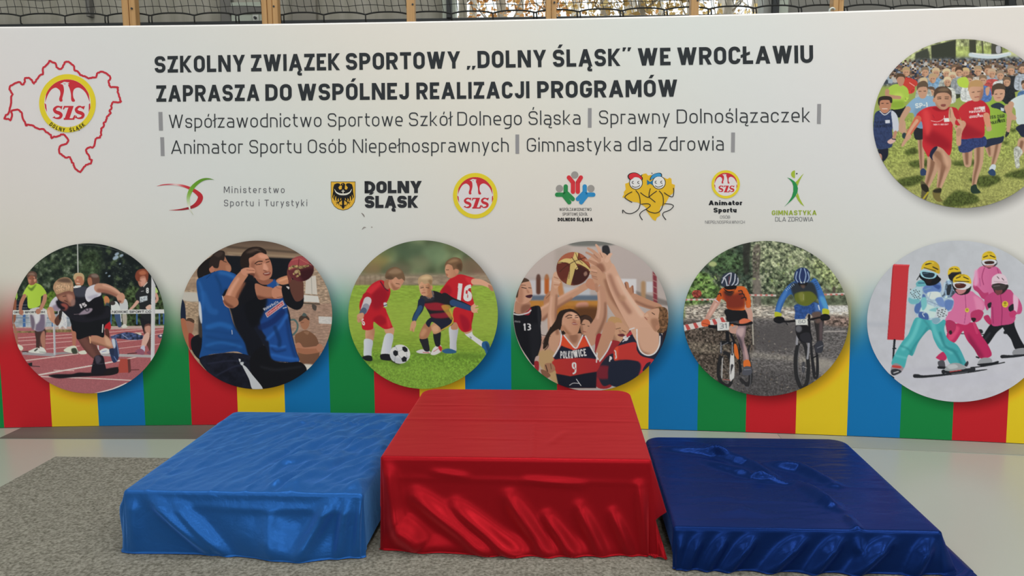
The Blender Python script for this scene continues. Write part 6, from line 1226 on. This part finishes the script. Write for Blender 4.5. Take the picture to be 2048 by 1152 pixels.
# coat of arms
sh = [(1323,121),(1503,121),(1503,240),(1497,272),(1478,303),(1450,323),(1413,332),(1376,323),(1348,303),(1329,272),(1323,240)]
a = Art(); a.poly(sh, '3a3428'); a.up(); a.poly([(1413+(x-1413)*.965, 226+(y-226)*.965) for x, y in sh], 'cfa139'); coat = a.xf(Z6).build('coat_of_arms', ban, 'yellow shield')
a = Art(.0023)
for s_ in (1, -1):
    mx_ = lambda L: [(1413+s_*(L[i]-1413), L[i+1]) for i in range(0, len(L), 2)]
    a.poly(mx_([1413,175,1440,180,1448,165,1432,145,1440,135,1458,133,1478,142,1485,165,1486,195,1490,215,1478,212,1476,240,1464,226,1460,262,1446,238,1440,268,1430,240,1420,262,1413,250]), '1f1f22')
    for l in ([1480,205,1488,232,1482,246],[1470,215,1476,248,1470,262],[1456,225,1458,256,1452,268],[1442,230,1440,258,1434,270]): a.line(mx_(l), [11,8,2], '1f1f22')
    a.line(mx_([1420,250,1440,268,1452,275]), 7, '1f1f22'); a.line(mx_([1448,268,1462,288]), 4, '1f1f22'); a.line(mx_([1440,282,1466,272]), 4, '1f1f22'); a.line(mx_([1446,272,1444,294]), 4, '1f1f22')
    a.line(mx_([1413,290,1428,296,1436,290,1432,306]), [7,6,4,2], '1f1f22')
a.poly([1402,240,1424,240,1420,290,1426,306,1413,322,1400,306,1406,290], '1f1f22'); a.poly([1402,185,1404,150,1392,152,1400,136,1416,131,1428,140,1426,162,1424,185], '1f1f22')
a.build('eagle', coat, 'black eagle') if False else a.xf(Z6).build('eagle', coat, 'black eagle')
a = Art(.003); a.line([1350,176,1362,198,1386,212,1413,215,1440,212,1464,198,1476,176], [2,8,12,13,12,8,2], 'cfcac0'); a.line([1413,180,1413,214], 5, 'cfcac0', sp=0); a.line([1401,192,1425,192], 5, 'cfcac0', sp=0); a.disc(1410, 142, 3, 3, 'cfa139'); a.xf(Z6).build('crescent', coat, 'white crescent and cross')
Art().words('DOLNY', (729.3, 386.7), (843.8, 386.2), 24.4, 24.4, .27, '2d2f33', 'lettering', coat, 'heavy black two-line lettering', gap=.07, cx=1.1); Art().words('ŚLĄSK', (729.6, 416.2), (836.6, 415.7), 24.4, 24.4, .27, '2d2f33', 'lettering', coat, 'heavy black two-line lettering', gap=.07, cx=1.1)
emblem('round_emblem', 950.5, 391.4, 44.4, 45.5, 'yellow ring emblem in the middle of the logo row')
# three-figure logo
Z7 = lambda p: np.stack([880+p[:, 0]/4.267, 330+p[:, 1]/4.267], 1)
a = Art(); a.disc(1150, 85, 31, 31, '8c8987'); tg = a.xf(Z7).build('figure_logo', ban, 'three grey heads over red, green and blue raised arms')
for x, y in ((1020, 201), (1288, 201)): a = Art(); a.disc(x, y, 31, 31, '8c8987'); a.xf(Z7).build('head', tg)
for c, ls in (('c0343c', ([1100,107,1135,150,1135,228], [1202,107,1176,150,1176,228])), ('2c7d48', ([1000,253,1052,253,1103,318], [1073,183,1073,232,1133,290])), ('2f7fb4', ([1308,253,1256,253,1205,318], [1235,183,1235,232,1177,290]))):
    a = Art(.0017)
    for l in ls:
        for k in range(0, 4, 2): a.line(l[k:k+4], 37, c, sp=0, cap=1)
    a.xf(Z7).build('arms', tg)
Art().words('WSPÓŁZAWODNICTWO', (1118.6, 421.8), (1182.8, 421.8), 6, 6, .13, '3c3c40', 'lettering', tg, 'small three-line dark lettering', gap=.14); Art().words('SPORTOWE SZKÓŁ', (1125.2, 431.2), (1175.4, 431.2), 6, 6, .13, '3c3c40', 'lettering', tg, 'small three-line dark lettering', gap=.14); Art().words('DOLNEGO ŚLĄSKA', (1115.6, 442.4), (1185.2, 442.4), 7, 7, .27, '1e1e22', 'lettering', tg, 'small three-line dark lettering', gap=.1, space=.3)
# two running stick children on a yellow map
a = Art(); a.poly([1735,75,1760,72,1775,90,1800,85,1830,110,1860,130,1915,108,1940,120,1960,108,1975,118,1978,160,2005,170,2000,215,1985,245,1960,262,1940,300,1915,345,1885,350,1875,385,1880,430,1850,450,1840,478,1815,465,1795,440,1775,410,1760,390,1762,370,1740,350,1715,335,1690,320,1650,315,1610,300,1590,285,1555,275,1570,250,1568,230,1585,210,1580,160,1610,150,1640,100,1700,110], 'd9a62c')
km = a.xf(Z7).build('map_logo', ban, 'yellow map patch behind two smiling stick runners')
for hx, hy, capc, cap_, L_ in ((1672, 152, 'c0303a', [1602,105,1608,80,1640,65,1680,68,1715,92,1730,110,1725,130,1700,110,1660,105,1625,128], ([1640,228,1600,250,1578,272,1590,290,1640,320], [1670,215,1700,260,1708,330,1690,380,1640,412,1590,410,1560,385,1560,412], [1710,235,1745,262,1780,275,1785,240,1795,200], [1785,275,1810,295,1838,318], [1715,335,1770,330,1795,345,1770,370,1720,400,1705,430,1728,470])),
                               (1868, 150, '3a87b8', [1790,130,1800,98,1830,75,1870,66,1892,76,1890,98,1850,100,1815,118], ([1850,222,1810,250,1785,272], [1870,220,1900,260,1905,330,1880,390,1840,410,1790,400,1760,380], [1912,235,1950,262,1985,270,1995,230,1992,195], [1912,330,1970,335,1992,352,1960,385,1910,405,1902,430,1928,468]))):
    a = Art(.0019); a.disc(hx, hy, 58, 58, '2a2a2c'); a.up(.0004); a.disc(hx, hy, 52, 52, 'd2d0ce'); a.up(.0004)
    if hx > 1700: a.poly([1765,125,1792,145,1815,128,1818,175,1792,158,1768,172], '2a6a90')
    a.poly(cap_, '222224', 1); c_ = np.array(cap_, float).reshape(-1, 2); a.up(.0003); a.poly(c_.mean(0)+(c_-c_.mean(0))*.86, capc, 1)
    for e in (-34, 14): a.line([hx+e+14, hy-14, hx+e+2, hy-8, hx+e+4, hy+4, hx+e+16, hy+6], 5, '222224')
    a.line([hx-34, hy+26, hx-10, hy+38, hx+20, hy+32, hx+34, hy+20], 5, '222224')
    for l in L_: a.line(l, 7, '2a2a2c')
    if hx < 1700: a.line([1712, 95, 1726, 82], 6, '2a2a2c', sp=0)
    else: a.line([1812, 76, 1806, 66], 6, '2a2a2c', sp=0)
    a.xf(Z7).build('stick_runner', km, 'stick runner in a %s cap' % ('red' if hx < 1700 else 'blue'))
# small emblem with bold lettering
e3 = emblem('round_emblem', 1451.4, 368.7, 28.4, 28.2, 'small yellow ring emblem above bold lettering')
Art().words('Animator', (1417.2, 410.4), (1484.2, 410.4), 9.4, 9.4, .25, '24262a', 'lettering', e3, 'bold black two-line lettering', gap=.1); Art().words('Sportu', (1427, 425), (1473.2, 425), 9.4, 9.4, .25, '24262a', 'lettering', e3, 'bold black two-line lettering', gap=.1)
Art().words('OSÓB', (1439.9, 437.2), (1460.3, 437.2), 6.2, 6.2, .1, '606066', 'lettering', e3, 'thin grey two-line lettering', gap=.13); Art().words('NIEPEŁNOSPRAWNYCH', (1410.3, 447.3), (1489.5, 447.3), 6.2, 6.2, .1, '606066', 'lettering', e3, 'thin grey two-line lettering', gap=.13)
# green leaping figure
Z8 = lambda p: np.stack([1340+p[:, 0]/5.689, 330+p[:, 1]/5.689], 1)
a = Art(); a.poly([1523,95,1500,115,1470,150,1440,185,1425,195,1440,215,1452,240,1470,190,1500,130], '93a83a'); a.poly([1453,312,1475,380,1505,435,1530,472,1490,445,1455,400,1430,352,1444,335], '93a83a'); t = np.radians(np.linspace(90, 270, 16)); a.poly(np.stack([1422+45*np.cos(t), 105-44*np.sin(t)], 1), '93a83a'); a.disc(1442, 98, 9, 9, '3c3f42', 14)
lf = a.xf(Z8).build('leaping_figure', ban, 'light green leaping figure')
a = Art(.0017); a.poly([1332,142,1372,156,1415,185,1442,220,1455,265,1450,310,1425,358,1385,402,1298,478,1345,425,1385,362,1402,300,1402,240,1390,200,1365,170], '2a8048'); a.xf(Z8).build('body', lf, 'dark green curved body')
Art().words('GIMNASTYKA', (1543.6, 430.4), (1633.2, 430.2), 9.6, 9.6, .2, '8a9e3a', 'lettering', lf, 'olive green capitals', gap=.14); Art().words('DLA ZDROWIA', (1550.4, 443), (1626.4, 442.8), 8.8, 8.8, .1, '55585c', 'lettering', lf, 'thin grey capitals', gap=.14)
for q, c_ in (([723, 426, 727, 430, 729, 434], '7a7470'), ([724, 459, 728, 455, 732, 455], '8a8480'), ([742, 454, 744, 454.5, 745, 455], '948e88')):
    a = Art(); a.line(q, [1, 2.4, 1], c_); a.build('scuff_mark', ban)
# ---------------------------------------------------------------- carpet, floor strips
M_CARPET = material('grey_needle_felt', rough=0.95, spec=0.1, noise=(85, (0.145, 0.14, 0.112), (0.40, 0.392, 0.335), (1, 1, 1)), bump=[(420, .7, .004, (1, 1, 1)), (60, .35, .006, (1, 1, 1))])
m = MB(); m.box((-2.955, 0.6, 0.0), (1.62, 4.335, .006)); o = m.build('carpet', M_CARPET); tag(o, 'speckled grey felt carpet lying on the glossy floor under the podium', 'carpet')
M_STRIP = material('dark_strip', (0.135, 0.128, 0.115), rough=0.6, noise=(2, (.12, .113, .10), (.15, .142, .128), (.3, 5, 1)))  # flat brown-grey band along the banner's foot
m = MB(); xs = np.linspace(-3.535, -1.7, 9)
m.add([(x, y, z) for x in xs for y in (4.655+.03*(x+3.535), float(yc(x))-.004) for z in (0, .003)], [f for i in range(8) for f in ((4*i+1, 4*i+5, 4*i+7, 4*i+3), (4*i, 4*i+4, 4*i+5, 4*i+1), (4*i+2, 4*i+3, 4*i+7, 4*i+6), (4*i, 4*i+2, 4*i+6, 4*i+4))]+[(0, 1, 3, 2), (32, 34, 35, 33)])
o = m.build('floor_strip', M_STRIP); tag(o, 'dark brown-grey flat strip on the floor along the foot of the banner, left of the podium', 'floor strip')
M_STRIP2 = material('pale_strip', (0.34, 0.365, 0.32), rough=0.5)
def fl(px, py, z=0): 
    r = rays(np.array(float(px)), np.array(float(py))); return EYE+r*((z-CAM_H)/r[2])
A, B = fl(1690, 895.5), fl(2047, 911)
dx = (B-A)/(B[0]-A[0])
mb = MB(); xs = np.linspace(1.35, 3.4, 12); fr = [A+dx*(x-A[0]) for x in xs]; bk = [np.array([x, yc(np.array(x))-.012, 0]) for x in xs]
vv = [(p[0], p[1], z) for p in fr for z in (0, .003)]+[(p[0], p[1], z) for p in bk for z in (0, .003)]
ff = []
for i in range(11):
    a, b_, c, d = 2*i, 2*i+2, 24+2*i, 24+2*i+2
    ff += [(a+1, b_+1, d+1, c+1), (a, b_, b_+1, a+1), (c+1, d+1, d, c), (a, c, d, b_)]
ff += [(0, 1, 25, 24), (22, 46, 47, 23)]
mb.add(vv, ff); o = mb.build('floor_strip', M_STRIP2); tag(o, 'pale grey-green flat strip on the floor along the foot of the banner, right of the podium', 'floor strip')
# ---------------------------------------------------------------- podium under satin cloths
def satin(name, c, tint, rough=.36, bump=.25, st=(1, 1, 1), spec=.22, sheen=1.0, metal=.55):
    return material(name, c, rough=rough, spec=spec, metal=metal, sheen=sheen, tint=tint, bump=[(9, bump, .02, st), (38, bump*.6, .006, st)])
def gauss_ridges(a, b, R, K=1.0):
    h = np.zeros_like(a)
    for x0, y0, x1, y1, w, amp in R:
        dx_, dy_ = x1-x0, y1-y0; L2 = dx_*dx_+dy_*dy_
        t = np.clip(((a-x0)*dx_+(b-y0)*dy_)/L2, 0, 1)
        d = np.hypot(a-x0-t*dx_, b-y0-t*dy_)
        h += K*amp*np.exp(-(d/w)**2)*np.sin(np.pi*np.clip(t*.9+.05, 0, 1))**.5
    return h
def poly_ridges(a, b, R):
    h = np.zeros_like(a)
    for pts, w, amp in R:
        p = np.array([fl(x, y, .18)[:2] for x, y in pts]); n = len(p)-1
        dm = np.full(a.shape, 9.0); tm = np.zeros(a.shape)
        for k in range(n):
            e = p[k+1]-p[k]; t = np.clip(((a-p[k][0])*e[0]+(b-p[k][1])*e[1])/(e@e), 0, 1); d = np.hypot(a-p[k][0]-t*e[0], b-p[k][1]-t*e[1])
            tm = np.where(d < dm, (k+t)/n, tm); dm = np.minimum(dm, d)
        h += amp*np.exp(-(dm/w)**2)*np.sin(np.pi*np.clip(tm*.9+.05, 0, 1))**.6
    return h*1.35
def cloth(parent, x0, x1, y0, y1, h, sk, mat, top=(), front=(), left=(), flare=.08, lflare=None, corner=.12, rcorner=None, step=.0085, edge=.014, crumple=None, rflare=None, fray=None, tk=1.0, rback=.075):
    sl, sr, sf, sb = sk
    na, nb = int((x1-x0+sl+sr)/step)+1, int((y1-y0+sf+sb)/step)+1
    a1 = np.linspace(x0-sl, x1+sr, na); b1 = np.linspace(y0-sf, y1+sb, nb)
    a, b = np.meshgrid(a1, b1)
    ca, cb = np.clip(a, x0+edge, x1-edge), np.clip(b, y0+edge, y1-edge)
    for e_ in (-1, 1):                                # rounded back corners
        R_ = rback; xc_ = x1-edge-R_ if e_ > 0 else x0+edge+R_; yc_ = y1-edge-R_
        ex, ey = np.clip((ca-xc_)*e_, 0, None), np.clip(cb-yc_, 0, None); rr = np.hypot(ex, ey); m_ = (rr > R_) & (ex > 0) & (ey > 0)
        ca = np.where(m_, xc_+e_*ex*R_/(rr+1e-9), ca); cb = np.where(m_, yc_+ey*R_/(rr+1e-9), cb)
    da, db = a-ca, b-cb; ada, adb = np.abs(da), np.abs(db)
    L = np.maximum(ada, adb)+np.where(da > 0, corner if rcorner is None else rcorner, corner)*np.minimum(ada, adb)
    nrm = np.hypot(da, db)+1e-9; ua, ub = da/nrm, db/nrm
    if fray is not None:
        k = fray(a, b, ca, cb); L = L*k
    r = edge; q = np.pi/2*r
    ang = np.clip(L/r, 0, np.pi/2)
    share = ada/(ada+adb+1e-9)
    fl_ = np.where(da > 0, flare+((rflare if rflare is not None else flare)-flare)*share**2, flare+((lflare if lflare is not None else flare)-flare)*share**2)
    over = np.clip(L-q, 0, None)
    out = r*np.sin(ang)+over*fl_
    drop = r*(1-np.cos(ang))+over*np.sqrt(1-min(.5, flare)**2)
    tf = np.clip((y0-b), 0, None)*(db < 0)
    ramp = np.clip(over/.06, 0, 1)
    fd = gauss_ridges(a, L, front, 1.5)*ramp*(adb >= ada)*(db < 0)
    ld = gauss_ridges(b, L, left)*ramp*(ada > adb)*(da < 0)
    out = out+fd+ld
    z = h-drop
    inside = (L < r*.5)
    wt = np.clip(1-L/(r*1.5), 0, 1)
    tz = gauss_ridges(a, b, top, tk)
    if crumple is not None: tz = tz+crumple(a, b)*sstep(0, .05, np.minimum(np.minimum(a-x0, x1-a), (b-y0)*.5))*sstep(0, .16, y1-b)
    z = z+tz*wt
    pool = np.clip(.008-z, 0, None)
    z = np.where(pool > 0, .008+.010*np.abs(np.sin(pool*55+a*9))*np.clip(pool/.03, 0, 1), z); out = out+pool*.85
    X, Y = ca+ua*out, cb+ub*out
    V = np.stack([X, Y, z], -1).reshape(-1, 3)
    j, i = np.mgrid[0:nb-1, 0:na-1]
    Fq = np.stack([j*na+i, j*na+i+1, (j+1)*na+i+1, (j+1)*na+i], -1).reshape(-1, 4)
    return mesh_obj('satin_cover', V, Fq, mat, parent, True)
M_PLY = material('plywood', rough=.6, noise=(4, (.35, .22, .11), (.5, .34, .18), (1, 8, 8)))
def step_thing(lab, x0, x1, y0, y1, h):
    t = empty('podium_step', ((x0+x1)/2, (y0+y1)/2, 0.0), label=lab, cat='podium step', group=None)
    m = MB(); w, d = (x1-x0)/2-.03, (y1-y0)/2-.03
    m.box((-w, -d, .007), (w, d, h-.018)); m.build('platform', M_PLY, t)
    return t
def local(o, t): o.location = -Vector(t.location)
def streaks(seed, ang, sx, sy, amp, x0, y0, mask=None):
    """satin crumpled along one direction"""
    ca, sa = math.cos(ang), math.sin(ang)
    n1 = fbm(400, 400, sx, sy, seed, 3, .6); 
    def fn(a, b):
        u = ((a-x0)*ca+(b-y0)*sa)*120+200; v = (-(a-x0)*sa+(b-y0)*ca)*120+200
        ui, vi = np.clip(u, 0, 398.9), np.clip(v, 0, 398.9); i0, j0 = ui.astype(int), vi.astype(int); fu, fv = ui-i0, vi-j0
        g = (n1[j0, i0]*(1-fu)+n1[j0, i0+1]*fu)*(1-fv)+(n1[j0+1, i0]*(1-fu)+n1[j0+1, i0+1]*fu)*fv
        g = np.abs(g-.5)*2
        return amp*g*(mask(a, b) if mask else 1)
    return fn
# left step: blue
X0, X1, Y0, Y1, H = -1.885, -.835, 3.185, 4.37, .28
MB1 = satin('blue_satin', (0.022, 0.12, 0.42), (.14, .42, 1.0), rough=.33, bump=.3, sheen=1.0, metal=.5)
t = step_thing('low podium step under a crumpled bright blue satin cloth, left of the red one', X0, X1, Y0, Y1, H)
st1 = streaks(5, math.radians(66), 40, 8, .026, -1.0, 3.8, lambda a, b: .35+.65*sstep(-1.55, -1.25, a+.15*(b-3.7)))
st1b = streaks(21, math.radians(58), 60, 15, .011, -1.3, 3.8)
cr = lambda a, b: st1(a, b)+st1b(a, b)
o = cloth(t, X0, X1, Y0, Y1, H, (.272, .24, .274, .2), MB1,
          top=[(-1.9, 4.13, -.8, 4.12, .007, .006), (-1.9, 3.66, -.8, 3.70, .006, .003), (-1.78, 3.2, -1.74, 4.0, .012, .006), (-1.70, 3.3, -1.62, 4.1, .010, .005), (-1.35, 3.2, -1.22, 3.75, .012, .008), (-1.5, 3.2, -1.42, 3.5, .010, .006), (-1.15, 3.2, -1.0, 3.9, .014, .010)],
          front=[(-1.84, .02, -1.84, .26, .03, .012), (-1.76, .03, -1.50, .26, .028, .030), (-1.66, .05, -1.42, .28, .024, .024), (-1.40, .18, -.98, .28, .09, .026), (-1.30, .27, -1.02, .29, .07, .014), (-1.24, .08, -1.22, .27, .035, .012), (-.96, .02, -1.10, .26, .030, .030), (-.90, .02, -.94, .27, .022, .022), (-.84, .03, -.86, .27, .02, .014), (-1.62, .065, -.9, .075, .02, .006)],
          left=[(3.2, .05, 3.3, .28, .05, .03), (3.7, .04, 3.7, .28, .10, .03), (4.1, .04, 4.2, .28, .08, .03)], flare=.08, corner=.0, crumple=cr, rback=.025, rflare=.0, lflare=.10)
local(o, t)
# right step: navy
X0, X1, Y0, Y1, H = .458, 1.53, 3.14, 4.30, .18
MB2 = satin('navy_satin', (0.007, 0.026, 0.14), (.10, .26, .9), rough=.27, sheen=.2, bump=.12, st=(.6, 2.0, 1))
t = step_thing('lowest podium step under a dark navy satin cloth, right of the red one', X0, X1, Y0, Y1, H)
st2a = streaks(9, math.radians(4), 40, 9, .0025, 1.0, 3.7)
FOLDS = (([(1327, 898), (1430, 911), (1498, 932), (1551, 958)], .028, .032), ([(1372, 884), (1410, 893), (1442, 908)], .02, .014), ([(1398, 922), (1480, 948), (1535, 963)], .024, .024), ([(1535, 929), (1600, 942), (1672, 974)], .03, .032), ([(1590, 968), (1640, 1000), (1672, 1020)], .032, .034),
         ([(1310, 957), (1500, 963), (1620, 973), (1800, 979)], .012, .004), ([(1500, 958), (1535, 960), (1570, 968)], .016, .020), ([(1415, 910), (1435, 913), (1455, 918)], .016, .018), ([(1440, 1030), (1480, 1020), (1520, 1028)], .03, .006), ([(1380, 1000), (1440, 995), (1500, 1002)], .02, .004))
st2 = lambda a, b: st2a(a, b)+poly_ridges(a, b, FOLDS)
o = cloth(t, X0, X1, Y0, Y1, H, (.1, .22, .176, .16), MB2,
          top=[(.42, 4.12, 1.5, 4.13, .006, .005), (1.20, 3.14, 1.20, 3.26, .018, .016), (.75, 3.42, 1.2, 3.40, .012, .003)],
          front=[(.50, .02, .46, .2, .018, .012), (.58, .01, .50, .2, .020, .018), (.68, .01, .58, .2, .022, .022), (.80, .01, .66, .2, .025, .026), (1.0, .01, .82, .2, .03, .03), (1.14, .01, 1.0, .2, .028, .03), (1.205, -.01, 1.20, .1, .022, .014), (1.34, .01, 1.16, .2, .03, .034), (1.48, .02, 1.40, .2, .03, .03)],
          flare=.10, corner=.0, rcorner=.3, crumple=st2, tk=1.0, rflare=.42, lflare=0.0)
local(o, t)
# middle step: red
X0, X1, Y0, Y1, H = -.776, .382, 3.262, 4.385, .42
MB3 = satin('red_satin', (0.38, 0.009, 0.016), (1.0, .08, .10), rough=.35, bump=.06, st=(.7, 1.0, 1))
t = step_thing('tallest podium step under a bright red satin cloth, in the middle', X0, X1, Y0, Y1, H)
st3 = streaks(3, math.radians(3), 50, 8, .0012, -.2, 3.8)
def fray(a, b, ca, cb):
    # the side overhangs are shorter towards the back
    side = np.abs(a-ca) > np.abs(b-cb)
    return np.where(side, np.interp(cb, [3.3, 3.9, 4.4], [.56, .50, .48]), 1.0)
o = cloth(t, X0, X1, Y0, Y1, H, (.40, .42, .415, .3), MB3,
          top=[(-.8, 3.80, .4, 3.79, .014, .005), (-.8, 4.05, .4, 4.04, .012, .002), (-.5, 3.52, -.1, 3.50, .008, .003), (-.12, 3.27, -.13, 3.75, .010, .004), (-.05, 3.45, .02, 3.62, .02, .005)],
          front=[(-.74, .05, -.70, .36, .03, .020), (-.70, .30, -.60, .40, .05, .04), (-.62, .18, -.30, .42, .035, .034), (-.45, .22, -.18, .43, .03, .034), (-.22, .18, -.05, .42, .032, .03), (-.06, .26, .06, .42, .026, .026), (.08, .22, .18, .42, .028, .026), (.22, .24, .30, .42, .024, .022), (.33, .12, .36, .42, .022, .02), (-.7, .10, .35, .11, .012, .002), (-.55, .07, -.4, .09, .016, .006), (-.15, .10, .1, .12, .016, .006), (-.60, .40, .2, .42, .05, .02)],
          flare=.055, corner=.0, rcorner=.10, crumple=st3, rflare=.3, lflare=.02, fray=fray)
local(o, t)
